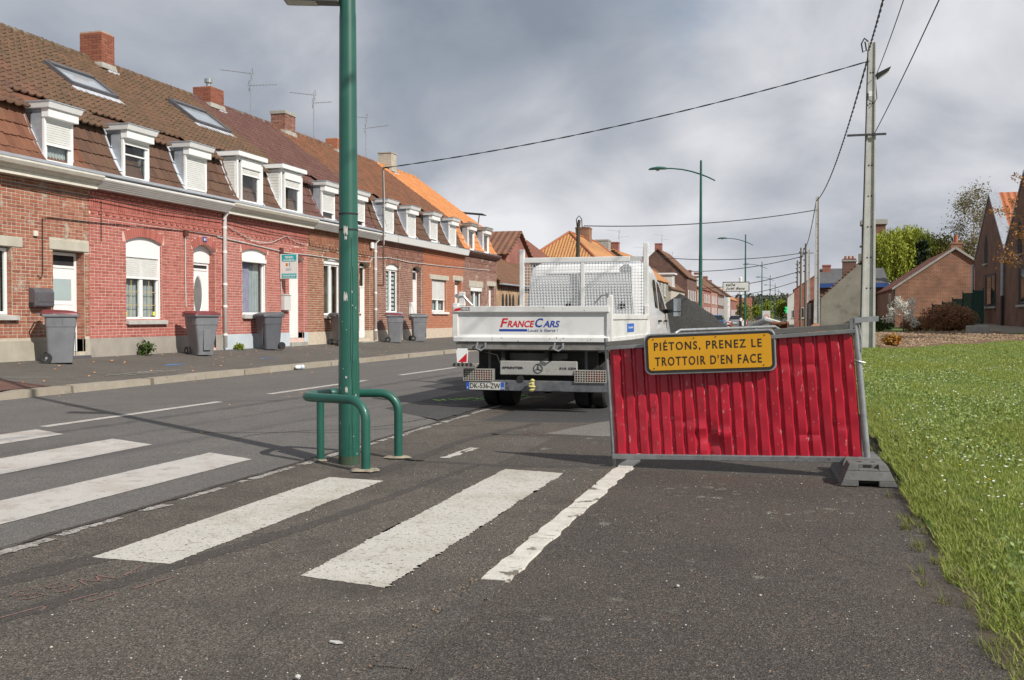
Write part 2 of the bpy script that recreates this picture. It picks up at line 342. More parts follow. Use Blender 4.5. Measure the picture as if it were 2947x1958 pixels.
# painted and worn flush kerb between bay and footpath
edge = struct(thing('path_kerb', 'flush kerb beside the footpath', 'kerb')); del edge['category']; del edge['label']
M_pkerb = pm('painted_kerb', [(.52,.49,.43), (.66,.63,.57)], 9, .8, bump=.5, bscale=50, spots=[((.16,.135,.11), 5.5, .58, .05), ((.30,.26,.21), 17, .60, .08)])
M_kasph = asphalt('kerb_asphalt', (.074,.066,.059), (.100,.089,.078), (.21,.19,.165), bump=.8, agg=150, chipth=.84, stains=[((.055,.049,.044), 4, .50, .2, .7), ((.14,.13,.115), 9, .60, .12, .6)])
M_pkerb2 = pm('bare_kerb', [(.082,.072,.062), (.125,.11,.095)], 9, .9, bump=.6, bscale=50, spots=[((.06,.052,.045), 6, .52, .1), ((.24,.24,.20), 22, .66, .06)])
yy = 2.5
while yy < 60:
    l = .98; painted = 4.78 < yy + .3 < 10.5
    if abs(yy - 4.46) < .3: l = 4.80 - yy; painted = False
    m = MB(); n = 7; xl = [-1.505 + random.uniform(-.012,.012) for _ in range(n+1)]; xr = [-1.372 + random.uniform(-.014,.02) for _ in range(n+1)]
    vs = []; zt = .014 + random.uniform(-.003,.003)
    for i in range(n+1):
        t = yy + .006 + (l-.014)*i/n; vs += [(xl[i], t, zt - .002), (xr[i], t, zt), (xl[i]-.012, t, -.03), (xr[i]+.01, t, -.03)]
    fs = []
    for i in range(n):
        a = 4*i; b = a+4; fs += [(a,a+1,b+1,b), (a+2,a,b,b+2), (a+1,a+3,b+3,b+1)]
    fs += [(0,2,3,1), (4*n,4*n+1,4*n+3,4*n+2)]
    m.add(vs, fs); m.build('kerb_stone', M_pkerb if painted else M_kasph, edge); yy += l

# ---------------------------------------------------------------- markings: painted sheets lying on the road
def paint_mat(name, base, wear, dirt, amount):
    return pm(name, [tuple(q*.88 for q in base), base], 3, .75, bump=.5, bscale=55, spots=[(dirt, 1.6, .50, .22), (tuple(q*.75 for q in dirt), 7, .57, .16), (wear, 34, amount, .06), (wear, 110, amount + .02, .05)], detail=8)
M_paint = paint_mat('road_paint', (.52,.495,.46), (.17,.152,.137), (.38,.32,.275), .61)
M_paint2 = paint_mat('old_road_paint', (.56,.535,.48), (.16,.14,.122), (.40,.36,.295), .575)
M_paint3 = paint_mat('worn_edge_paint', (.50,.47,.43), (.13,.118,.108), (.30,.27,.23), .50)
def ragged(name, pts, zf, mat, parent, step=.035, amp=.006, sub=6, rough=None):
    """flat painted patch with a frayed outline; pts are plan corners"""
    out = []
    n = len(pts)
    for i in range(n):
        a, b = Vector(pts[i]), Vector(pts[(i+1) % n]); L_ = (b-a).length; k = max(1, int(L_/step)); nn = Vector((-(b-a).y, (b-a).x)).normalized()
        am = amp if rough is None else rough[i]
        ph = random.uniform(0, 9)
        for j in range(k):
            t = j/k; w = am*(.35*math.sin(t*L_*3.1+ph) + .35*math.sin(t*L_*13.7+ph*2) + random.uniform(-1,1)*.75 - (1.6 if random.random() < .06 else 0)) if 0 < j else 0
            q = a.lerp(b, t) + nn*w; out.append((q.x, q.y, zf(q.x, q.y)))
    import bmesh
    bm = bmesh.new(); vs = [bm.verts.new(p) for p in out]; bm.faces.new(vs); bmesh.ops.triangulate(bm, faces=bm.faces[:])
    me = bpy.data.meshes.new(name); bm.to_mesh(me); bm.free(); me.update()
    if me.polygons and me.polygons[0].normal.z < 0: me.flip_normals()
    return link(name, me, mat, parent)
rz = lambda x, y: road_z(x) + .004
bz = lambda x, y: -.0016
ragged('zebra_stripe', [(-3.69,4.72),(-3.19,4.70),(-3.18,7.56),(-3.68,7.62)], bz, M_paint2, bay, rough=[.004,.010,.005,.005], step=.022)
ragged('zebra_stripe', [(-2.41,4.66),(-1.91,4.56),(-1.885,8.34),(-2.42,8.44)], bz, M_paint2, bay, rough=[.007,.013,.006,.009], step=.022)
for x0, x1, ye in ((-5.28,-4.72,8.32), (-6.70,-6.08,8.80), (-7.90,-7.37,9.12)):
    ragged('zebra_stripe', [(x0,4.3),(x1,4.3),(x1,ye-.12),(x0,ye+.1)], rz, M_paint, road, amp=.004)
for y0, y1 in ((9.45,12.95), (14.45,18.1), (19.95,23.4), (25.2,28.6), (30.4,33.9), (35.6,39.1)):
    ragged('centre_dash', [(-8.06,y0),(-7.94,y0),(-7.90,y1),(-8.02,y1)], rz, M_paint, road, amp=.006)
for k in range(14):
    y0 = 41 + k*8; ragged('centre_dash', [(-8.06,y0),(-7.94,y0),(-7.94,y0+3.4),(-8.06,y0+3.4)], rz, M_paint, road, step=.5)
# worn edge line along the bay, in scraps
yv = 3.0
while yv < 30:
    l = random.uniform(.12, .9) if yv > 4 else .5
    if random.random() < .72: ragged('edge_line_scrap', [(-4.21,yv),(-4.235+random.uniform(0,.04),yv+.02),(-4.13-random.uniform(0,.05),yv+l*.96),(-4.17,yv+l)] if False else [(-4.245,yv),(-4.16+random.uniform(-.03,.02),yv),(-4.15+random.uniform(-.04,.02),yv+l),(-4.24,yv+l)], lambda x,y: .0098, M_paint3, bay, amp=.016)
    yv += l + random.uniform(.03, .3)
ragged('sealed_joint', [(-4.29,2.5),(-4.255,2.5),(-4.255,40),(-4.29,40)], lambda x,y: .0158, M_seal, bay, step=.15, amp=.012)
# broken end of an old bay line
ragged('bay_line_end', [(-3.20,8.96),(-3.10,8.98),(-3.09,9.30),(-3.17,9.36)], bz, M_paint2, bay, step=.04, amp=.018)
ragged('bay_line_end', [(-3.19,9.36),(-3.155,9.34),(-3.11,9.72),(-3.15,9.74)], bz, M_paint2, bay, step=.04, amp=.01)
ragged('bay_line_end', [(-3.12,9.42),(-3.085,9.40),(-3.06,9.74),(-3.11,9.72)], bz, M_paint2, bay, step=.04, amp=.01)
# dark and pale asphalt patches; repairs: dark sealed strips
z3 = lambda x, y: road_z(x) + .003
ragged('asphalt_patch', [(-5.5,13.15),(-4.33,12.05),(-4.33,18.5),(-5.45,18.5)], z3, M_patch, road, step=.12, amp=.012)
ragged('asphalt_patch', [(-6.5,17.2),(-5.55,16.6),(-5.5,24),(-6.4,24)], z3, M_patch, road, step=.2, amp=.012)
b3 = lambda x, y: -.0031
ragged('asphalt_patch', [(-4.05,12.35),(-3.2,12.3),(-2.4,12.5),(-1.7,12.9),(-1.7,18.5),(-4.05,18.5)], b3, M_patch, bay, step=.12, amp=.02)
ragged('asphalt_patch', [(-2.6,8.55),(-1.56,8.7),(-1.56,12.6),(-2.5,12.3)], b3, M_path, bay, step=.1, amp=.02)
M_lightpatch = asphalt('pale_asphalt', (.17,.16,.145), (.20,.19,.17), (.26,.25,.23), bump=.3, agg=150, chipth=.9)
ragged('asphalt_patch', [(-2.75,11.15),(-1.58,11.0),(-1.58,12.9),(-2.2,13.1)], lambda x,y:-.0024, M_lightpatch, bay, step=.1, amp=.012)
for pts in ([(-4.45,1.2),(-4.3,1.2),(-3.42,5.4),(-3.30,8.4),(-3.34,10.2),(-3.02,12.2),(-3.16,12.2),(-3.48,10.2),(-3.46,8.4),(-3.62,5.4)],
            [(-3.75,1.6),(-3.58,1.6),(-2.86,6.0),(-2.70,8.6),(-2.76,8.6),(-2.98,6.0)],
            [(-3.5,8.72),(-2.6,8.58),(-1.6,8.75),(-1.6,8.83),(-2.6,8.68),(-3.5,8.78)],
            [(-3.3,10.9),(-1.7,11.0),(-1.7,11.06),(-3.3,10.98)]):
    ragged('sealed_strip', pts, lambda x,y:-.0026, M_seal, bay, step=.05, amp=.018)
def strokes(name, lines, mat, parent, zf, w=.022):
    m = MB()
    for ln in lines:
        for (a, b) in zip(ln[:-1], ln[1:]):
            a, b = Vector(a), Vector(b); d = (b-a)
            if d.length < 1e-6: continue
            n = Vector((-d.y, d.x)).normalized()*w*.5; e = d.normalized()*w*.05
            q = [a-n-e, b-n+e, b+n+e, a+n-e]
            m.poly([(p.x, p.y, zf(p.x, p.y)) for p in q])
    return m.build(name, mat, parent)
M_pink = pm('pink_spray', [(.30,.15,.13), (.20,.11,.095)], 30, .85, spots=[((.105,.088,.075), 70, .44, .10)])
M_green = pm('green_spray', [(.42,.80,.12), (.34,.66,.10)], 40, .8, spots=[((.10,.13,.06), 60, .58, .05)])
M_blue = pm('blue_spray', [(.05,.25,.65), (.10,.30,.60)], 40, .8, spots=[((.09,.10,.11), 50, .55, .05)])
def script(x0, y0, ang, pts_list, sc=1):
    c, s = math.cos(ang), math.sin(ang); return [[(x0 + (px*c - py*s)*sc, y0 + (px*s + py*c)*sc) for px, py in ln] for ln in pts_list]
loop = lambda cx, cy, r, n=22: [(cx + r*math.cos(2*math.pi*i/n), cy + r*1.3*math.sin(2*math.pi*i/n)) for i in range(n+1)]
strokes('spray_mark', script(-3.62, 3.62, R(68), [[(-.05,-.02),(.28,.02)], [(.47,.09),(.40,.10),(.34,.06),(.37,.02),(.44,.0),(.45,-.05),(.38,-.07),(.33,-.04)], [(.62,.10),(.53,.09),(.52,.03),(.60,.03),(.62,-.03),(.56,-.07),(.50,-.05)], [(.66,-.06),(.69,.08),(.74,-.03),(.79,.09),(.82,-.05)], [(.88,-.02),(1.06,.10)]]), M_pink, bay, lambda x,y:-.0010, .014)
strokes('spray_mark', script(-3.40, 3.60, R(66), [[(.05,-.05),(.3,-.01),(.24,-.08)], [(.4,-.02),(.55,0)], [(.45,-.1),(.62,-.06)], [(.7,-.05),(.95,0)], [(-.35,-.1),(-.02,.0)]]), M_pink, bay, lambda x,y:-.0010, .016)
strokes('spray_mark', script(-2.95, 10.9, R(72), [loop(.1,0,.05), loop(.25,.02,.05), [(.35,-.05),(.45,.08)], [(.5,-.05),(.62,.06)], [(0,-.14),(.7,-.12)], [(.9,.1),(1.5,.12)]]), M_pink, bay, lambda x,y:-.0010, .02)
strokes('spray_mark', script(-5.18, 14.55, R(58), [[(0,0),(.05,.26),(.14,.05),(.22,.26)], [(.3,0),(.34,.25)], [(.42,0),(.46,.24),(.56,.02),(.6,.25)], [(.86,.24),(.7,.22),(.7,.12),(.84,.12),(.7,.01),(.86,.02)], [(.95,.2),(1.06,.2),(.98,.02),(1.1,.03)],
    [(1.35,.25),(1.3,.1),(1.5,.12),(1.45,.0)], loop(1.66,.12,.06), loop(1.86,.13,.06), [(.5,-.16),(2.1,-.1)]]), M_green, road, lambda x,y: road_z(x)+.008, .035)
strokes('spray_mark', [[(-11.95,17.55),(-12.05,17.75),(-12.0,18.0),(-11.9,18.1)], [(-12.0,17.7),(-11.95,18.05)]], M_blue, pavement, lambda x,y: pave_z(x)+.006, .06)
strokes('spray_mark', [[(-11.85,21.1),(-11.95,21.25),(-11.9,21.6),(-11.8,21.65)]], M_blue, pavement, lambda x,y: pave_z(x)+.006, .05)
M_chalk = pm('chalk_mark', [(.30,.31,.27), (.40,.41,.36)], 30, .9, spots=[((.11,.1,.09), 40, .52, .06)])
strokes('spray_mark', [[(-11.35,14.9),(-11.4,16.6)], [(-11.4,15.6),(-11.3,16.1)], [(-11.2,15.2),(-11.28,17.0)], [(-12.1,13.1),(-11.6,13.9)]], M_chalk, pavement, lambda x,y: pave_z(x)+.012, .03)

# hairline cracks in the surfaces
M_crack = pm('crack_dark', [(.028,.025,.022), (.04,.035,.03)], 30, .95)
def crack(parent, x, y, ang, n, step, zf, w=.007):
    P = [(x, y)]
    for i in range(n):
        ang += random.uniform(-.35,.35); x += math.cos(ang)*step; y += math.sin(ang)*step; P.append((x, y))
    strokes('crack', [P], M_crack, parent, zf, w)
rc = random.getstate(); random.seed(19)
for a in ((-2.1,3.6,1.5,10), (-2.75,8.0,1.4,18)): crack(bay, a[0], a[1], a[2], a[3], .06, lambda x,y:-.0022, .003)
for a in ((.15,3.2,1.9,20), (-.9,6.3,1.2,16), (.45,5.6,2.6,14)): crack(path, a[0], a[1], a[2], a[3], .06, lambda x,y:.0115, .003)
for a in ((-6.4,9.6,.9,30), (-9.4,11.5,.3,26), (-5.6,9.4,1.5,40)): crack(road, a[0], a[1], a[2], a[3], .12, lambda x,y: road_z(x)+.0025, .014)
random.setstate(rc)
# ------------------------------------------------------------------ terrace of brick houses
XW = -13.77
ZG = .50
BR_H, BR_P, ST, HD = .0510, .0662, .2260, .1130
def brick_mesh(l, h=BR_H, d=.008, name='brick'):
    m = MB(); j = .004; m.hexa([(-.03,0,0),(d,j*.4,j*.3),(d,l-j*.4,j*.3),(-.03,l,0),(-.03,0,h),(d,j*.4,h-j*.3),(d,l-j*.4,h-j*.3),(-.03,l,h)])
    return m.mesh(name)
def add_brick(mb, u0, u1, z0, z1, d=.008, base=-.03):
    mb.hexa([(base,u0,z0),(d,u0,z0),(d,u1,z0),(base,u1,z0),(base,u0,z1),(d,u0,z1),(d,u1,z1),(base,u1,z1)])
def arc_of(u0, u1, spring, crown):
    s = u1-u0; h = crown-spring; r = (s*s/4+h*h)/(2*h); return (u0+u1)/2, crown-r, r
def op_span(op, z, ring=.0):
    u0, u1, zb, sp, cr = op
    if z < zb: return None
    if z < sp: return (u0, u1)
    if cr <= sp: return None
    uc, zc, r = arc_of(u0, u1, sp, cr); rr = r+ring; t = rr*rr-(z-zc)**2
    if t <= 0 or z > zc+rr: return None
    hw = min(math.sqrt(t), (u1-u0)/2+ring*.45); return (uc-hw, uc+hw)
def wall_shell(W, z0, z1, ops, depth=.22):
    """mortar skin with the openings left out, plus their reveals"""
    m = MB(); us = sorted({0., W, *[o[0] for o in ops], *[o[1] for o in ops]})
    for a, b in zip(us[:-1], us[1:]):
        op = next((o for o in ops if o[0] <= a+1e-6 and o[1] >= b-1e-6), None)
        if not op: m.quad((0,a,z0),(0,b,z0),(0,b,z1),(0,a,z1)); continue
        u0, u1, zb, sp, cr = op; top = max(sp, cr)
        if zb > z0: m.quad((0,a,z0),(0,b,z0),(0,b,zb),(0,a,zb))
        m.quad((0,a,top),(0,b,top),(0,b,z1),(0,a,z1))
        m.quad((0,u0,zb),(0,u0,sp),(-depth,u0,sp),(-depth,u0,zb)); m.quad((0,u1,zb),(-depth,u1,zb),(-depth,u1,sp),(0,u1,sp))
        m.quad((0,u0,zb),(-depth,u0,zb),(-depth,u1,zb),(0,u1,zb))
        if cr > sp:
            uc, zc, r = arc_of(u0, u1, sp, cr); n = 10; P = []
            for i in range(n+1):
                u = u0+(u1-u0)*i/n; P.append((u, zc+math.sqrt(max(0, r*r-(u-uc)**2))))
            for (ua, za), (ub, zb_) in zip(P[:-1], P[1:]):
                m.quad((0,ua,za),(0,ub,zb_),(0,ub,top),(0,ua,top)); m.quad((0,ua,za),(-depth,ua,za),(-depth,ub,zb_),(0,ub,zb_))
        else: m.quad((0,u0,sp),(0,u1,sp),(-depth,u1,sp),(-depth,u0,sp))
    m.box(-.35, 0, z0, -depth-.02, W, z1, skip=('r',)) if False else None
    return m
def rect_frame(m, x0, x1, u0, u1, z0, z1, t):
    m.box(x0,u0,z0,x1,u0+t,z1); m.box(x0,u1-t,z0,x1,u1,z1); m.box(x0,u0+t,z0,x1,u1-t,z0+t); m.box(x0,u0+t,z1-t,x1,u1-t,z1)
def slats(m, x, u0, u1, z0, z1, p=.045, d=.012):
    z = z0
    while z < z1-.005:
        zt = min(z+p*.93, z1); m.hexa([(x-.01,u0,z),(x+d*.25,u0,z),(x+d*.25,u1,z),(x-.01,u1,z),(x-.01,u0,zt),(x+d,u0,zt-.006),(x+d,u1,zt-.006),(x-.01,u1,zt)]); z += p
def folds(m, x, u0, u1, z0, z1, n=26, amp=.018, waves=7):
    for i in range(n):
        a, b = u0+(u1-u0)*i/n, u0+(u1-u0)*(i+1)/n; f = lambda u: x+amp*math.sin((u-u0)/(u1-u0)*waves*2*math.pi)
        m.quad((f(a),a,z0),(f(b),b,z0),(f(b),b,z1),(f(a),a,z1))
M_shutter = pm('roller_shutter', [(.74,.74,.71), (.82,.82,.80)], 4, .5, spots=[((.55,.53,.48), 6, .66, .2)])
M_panel = pm('window_panel', [(.80,.80,.79), (.84,.84,.83)], 2, .4)
M_lilac = pm('lilac_curtain', [(.30,.28,.38), (.40,.38,.48)], 5, .9)
M_band = pm('blind_band', [(.56,.62,.66), (.66,.72,.75)], 5, .8)
M_sill = pm('sill_concrete', [(.40,.39,.36), (.52,.51,.48)], 6, .8, spots=[((.26,.25,.23), 8, .62, .15)])
M_bluesill = pm('painted_blue_sill', [(.36,.43,.50), (.46,.53,.60)], 6, .7, spots=[((.28,.31,.33), 9, .62, .15)])
M_gold = pm('gold_bar', [(.55,.42,.16), (.6,.47,.2)], 6, .4)
M_yellow = pm('yellow_sticker', [(.75,.65,.05), (.8,.7,.08)], 6, .5)
M_brass = pm('brass', [(.42,.30,.10), (.50,.38,.16)], 8, .35, metal=.8)
M_frost = pm('frosted_pane', [(.36,.44,.44), (.42,.50,.50)], 2, .25, spec=.5)
M_anthra = pm('anthracite_paint', [(.09,.085,.095), (.12,.115,.125)], 8, .45)
M_room = pm('room_wall', [(.20,.185,.17), (.26,.245,.23)], 2, .9)
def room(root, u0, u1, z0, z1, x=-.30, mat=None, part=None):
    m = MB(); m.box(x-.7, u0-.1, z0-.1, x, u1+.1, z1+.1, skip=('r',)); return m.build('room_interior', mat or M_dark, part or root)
def window(root, op, style):
    """white pvc window set back in its opening; style says what shows in it"""
    u0, u1, zb, sp, cr = op; top = max(sp, cr); x = -.10
    win = MB(); zf = style.get('ztop', sp); t = .055
    rect_frame(win, x-.05, x, u0+.012, u1-.012, zb+.015, zf, t); um = (u0+u1)/2
    if style.get('two', True): win.box(x-.045, um-.055, zb+.06, x+.012, um+.055, zf-.05)
    W_ = win.build('window', M_white, root, bevel=.004)
    if style.get('panel'):                  # white panel filling the arch
        p = MB(); zp = style['panel']; n = 10; uc, zc, r = arc_of(u0, u1, sp, cr)
        pts = [(x+.04,u0+.005,zp),(x+.04,u1-.005,zp)] + [(x+.04, u1-.005-(u1-u0-.01)*i/n, zc+math.sqrt(max(0,r*r-(u1-.005-(u1-u0-.01)*i/n-uc)**2))-.004) for i in range(n+1)]
        p.prism(pts, (-.05,0,0)); p.build('arch_panel', M_panel, W_)
    gl = MB()
    halves = [(u0+.07, um-.055), (um+.055, u1-.07)] if style.get('two', True) else [(u0+.07, u1-.07)]
    zs = style.get('shutter', zf)
    for a, b in halves:
        gl.quad((x-.025,a,zb+.07),(x-.025,b,zb+.07),(x-.025,b,zf-.05),(x-.025,a,zf-.05))
    for i, (a, b) in enumerate(halves):
        MB().quad((x-.025,a,zb+.07),(x-.025,b,zb+.07),(x-.025,b,zf-.05),(x-.025,a,zf-.05)).build('pane', M_glass, W_)
    if zs < zf:
        s = MB(); slats(s, x+.012, u0+.05, u1-.05, zs, zf-.01); s.build('roller_shutter', M_shutter, W_)
        MB().box(x+.0, u0+.03, zs-.03, x+.03, u1-.03, zs).build('shutter_foot', M_white, W_)
    if style.get('rails'):
        for ra in (u0, u1-.045): MB().box(x, ra, zb+.02, x+.05, ra+.045, top-.12).build('shutter_rail', M_white, W_)
    if style.get('box'):                   # roller box at the head
        MB().box(x-.03, u0+.01, style['box'], x+.10, u1-.01, zf+.02).build('shutter_box', M_white, W_, bevel=.008)
    cu = style.get('curtain'); c = MB()
    if cu == 'net': folds(c, x-.12, u0+.05, u1-.05, zb+.05, zf-.03, waves=9, amp=.012); c.build('curtain', M_curtain, W_)
    elif cu == 'lilac':
        folds(c, x-.13, u0+.05, u1-.05, zb+.05, zf-.12, waves=8, amp=.01); c.build('curtain', M_curtain, W_)
        d = MB(); folds(d, x-.09, u0+.22, u0+.68, zb+.05, zf-.06, waves=4, amp=.015); d.build('curtain', M_lilac, W_)
    elif cu == 'long':
        folds(c, x-.12, u0+.06, u0+.26, zb+.05, zf-.03, n=12, waves=3); folds(c, x-.12, um+.02, u1-.22, zb+.05, zf-.03, n=16, waves=4); c.build('curtain', M_curtain, W_)
    elif cu == 'bands':
        z = zb+.12
        while z < zf-.1: c.box(x-.09, u0+.07, z, x-.085, u1-.07, z+.095); z += .15
        c.build('day_night_blind', M_band, W_)
    if style.get('lattice'):
        g = MB()
        for a, b in halves:
            g.box(x-.02, (a+b)/2-.006, zb+.07, x-.012, (a+b)/2+.006, zs)
            for zz in (zb+.33, zb+.62): g.box(x-.02, a, zz-.006, x-.012, b, zz+.006)
        g.build('glazing_bar', M_gold, W_)
        for a, zz in ((halves[0][0]+.05, zb+.10), (halves[1][1]-.1, zb+.10)): MB().box(x-.03, a, zz, x-.022, a+.07, zz+.09).build('sticker', M_yellow, W_)
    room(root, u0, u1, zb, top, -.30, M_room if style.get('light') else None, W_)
    return W_
def door(root, op, style):
    u0, u1, zb, sp, cr = op; x = -.19; top = style.get('ztop', sp); st = style.get('step', .0)
    d = MB(); rect_frame(d, x-.05, x, u0+.005, u1-.005, zb, top, .06); D = d.build('door', M_white, root, bevel=.004)
    leaf = MB(); leaf.box(x-.045, u0+.065, zb+.03, x-.01, u1-.065, top-.06 - style.get('transom', 0)); lf = leaf.build('leaf', M_white if not style.get('dark') else M_anthra, D, bevel=.006)
    g = MB()
    if style.get('transom'):
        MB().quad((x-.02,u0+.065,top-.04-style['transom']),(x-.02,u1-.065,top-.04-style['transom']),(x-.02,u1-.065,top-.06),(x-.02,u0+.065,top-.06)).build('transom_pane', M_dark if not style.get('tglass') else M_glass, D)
        MB().box(x-.045, u0+.06, top-.09-style['transom'], x+.004, u1-.06, top-.04-style['transom']).build('transom_bar', M_white, D)
    k = style['kind']; um = (u0+u1)/2
    if k == 'frosted':
        MB().box(x-.012, u0+.16, zb+1.02, x-.004, u1-.16, top-.30-style.get('transom', 0)).build('pane', M_frost, D)
        h = MB(); h.tube([(x+.0, um-.16, zb+.80), (x+.03, um-.1, zb+.765), (x+.035, um, zb+.752), (x+.03, um+.1, zb+.765), (x+.0, um+.16, zb+.80)], .011, 6); h.build('handle', M_galv, D)
        MB().box(x-.012, u0+.12, zb+.93, x-.002, u1-.12, zb+.95).build('moulding', M_white, D)
    elif k == 'oval':
        o = MB(); n = 22; zc = zb+1.28; rs = []
        for rr, xx in ((1.22, x-.01), (1.2, x+.012), (1.06, x+.012), (1.0, x-.006)):
            rs.append([(xx, um+.185*rr*math.cos(2*math.pi*i/n), zc+.44*rr*math.sin(2*math.pi*i/n)) for i in range(n)])
        for A, B in zip(rs[:-1], rs[1:]):
            for i in range(n): o.quad(A[i], A[(i+1) % n], B[(i+1) % n], B[i])
        o.build('oval_moulding', M_white, D, smooth=True)
        MB().poly([(x-.006, um+.185*math.cos(2*math.pi*i/n), zc+.44*math.sin(2*math.pi*i/n)) for i in range(n)]).build('pane', pm('smoked_oval', [(.16,.155,.145), (.21,.205,.195)], 5, .2), D)
        MB().box(x-.01, um-.15, zb+.63, x+.006, um+.15, zb+.69).build('letter_slot', M_brass, D)
    elif k == 'ribbed':
        r_ = MB(); u = u0+.10
        while u < u1-.11: r_.box(x-.012, u, zb+.08, x-.002, u+.075, top-.12-style.get('transom', 0)); u += .09
        r_.build('door_panel', M_white, D)
    elif k == 'slot':
        MB().box(x-.012, um-.05, zb+.85, x-.004, um+.05, top-.45).build('pane', M_dark, D); MB().box(x-.01, um-.14, zb+.75, x+.006, um+.14, zb+.81).build('letter_slot', M_brass, D)
        MB().box(x-.01, u0+.17, zb+.12, x-.002, u1-.17, zb+.62).build('door_panel', M_white, D)
    if style.get('panel'):
        p = MB(); zp = top; n = 10; uc, zc, r = arc_of(u0, u1, sp, cr)
        pts = [(x+.03,u0+.005,zp),(x+.03,u1-.005,zp)] + [(x+.03, u1-.005-(u1-u0-.01)*i/n, zc+math.sqrt(max(0,r*r-(u1-.005-(u1-u0-.01)*i/n-uc)**2))-.004) for i in range(n+1)]
        p.prism(pts, (-.05,0,0)); p.build('arch_panel', M_panel, D)
    return D

def tile_flat():       # interlocking mansard tile: flat pan and a roll at the side, thick lower edge
    m = MB(); w, l, t = .212, .345, .020
    prof = [(0,.0),(.035,.004),(.15,.0),(.166,.020),(.19,.026),(.212,.010)]
    vs = []
    for z, off in ((0,.036),(l,.004)):
        vs += [(h+off, y, z) for y, h in prof]
    n = len(prof); fs = [(i, i+1, n+i+1, n+i) for i in range(n-1)]
    base = len(vs); vs += [(h+.036-t-.014, y, 0) for y, h in prof]
    fs += [(base+i, base+i+1, i+1, i) for i in range(n-1)]
    return MB().add(vs, fs).mesh('tile')
def tile_wave():       # small s-shaped pantile with a rounded tail
    m = MB(); l = .29; prof = [(0,.012),(.03,-.004),(.08,-.008),(.125,.004),(.16,.028),(.195,.026),(.214,.010)]
    vs = []
    for z, off, k in ((-.012,.028,1),(l,.002,0)):
        vs += [(h+off, y, z + (.022*abs((y-.107)/.107)**2 if k else 0)) for y, h in prof]
    n = len(prof); fs = [(i, i+1, n+i+1, n+i) for i in range(n-1)]
    base = len(vs); vs += [(h+.028-.032, y, -.012+.022*abs((y-.107)/.107)**2) for y, h in prof]
    fs += [(base+i, base+i+1, i+1, i) for i in range(n-1)]
    return MB().add(vs, fs).mesh('tile')
MANS = [(.0,4.24),(-.115,4.40),(-.245,4.66),(-.36,4.92),(-.455,5.18),(-.54,5.44)]
RIDGE = (-4.05, 8.02)
def place_tiles(root_part, W, rows, mat_key, cols, skip, single_max, fl, order=None, ymin=None):
    """rows: list of (w,z,dw,dz) lower edge and upslope direction"""
    base = tile_flat() if fl else tile_wave()
    mo = pm(mat_key+'_one', cols['base'], 6, .85, bump=.3, bscale=50, rnd='o', rcols=cols['r'], rmix=.6, spots=cols.get('spots'))
    mi = pm(mat_key+'_many', cols['base'], 6, .85, bump=.3, bscale=50, rnd='i', rcols=cols['r'], rmix=.6, spots=cols.get('spots'))
    base.materials.append(mo)
    nc = max(1, round(W/.2025)); p = W/nc; sx = p/.2025
    items = []
    for ri, (w, z, dw, dz) in enumerate(rows):
        for c in range(nc):
            u = c*p
            if skip(u+p/2, z): continue
            items.append((ri, c, u, w, z, dw, dz))
    key = order or (lambda it: it[2])
    ok = [it for it in items if ymin is None or it[2] >= ymin]
    ok.sort(key=key); chosen = set((it[0], it[1]) for it in ok[:single_max])
    V = np.array([v.co[:] for v in base.vertices]); Fq = [tuple(pp.vertices) for pp in base.polygons]; VV = []; FF = []; o = 0
    for it in items:
        ri, c, u, w, z, dw, dz = it; be = -math.atan2(-dw, dz) ; ju = random.uniform(-.004,.004); jz = random.uniform(-.006,.006); tw = random.uniform(-.012,.012)
        if (ri, c) in chosen:
            inst('tile', base, root_part, (w, u+ju, z+jz), (tw, be, 0), (1, sx, 1))
        else:
            cb, sb = math.cos(be), math.sin(be); x, yv, zv = V[:,0], V[:,1]*sx, V[:,2]
            VV.append(np.stack([cb*x+sb*zv+w, yv+u+ju, -sb*x+cb*zv+z+jz], 1)); FF += [tuple(i+o for i in f) for f in Fq]; o += len(V)
    if VV:
        me = np_mesh('roof_tiles', np.concatenate(VV), np.array(FF)); ob = link('roof_tiles', me, mi, root_part); ob['kind'] = 'stuff'
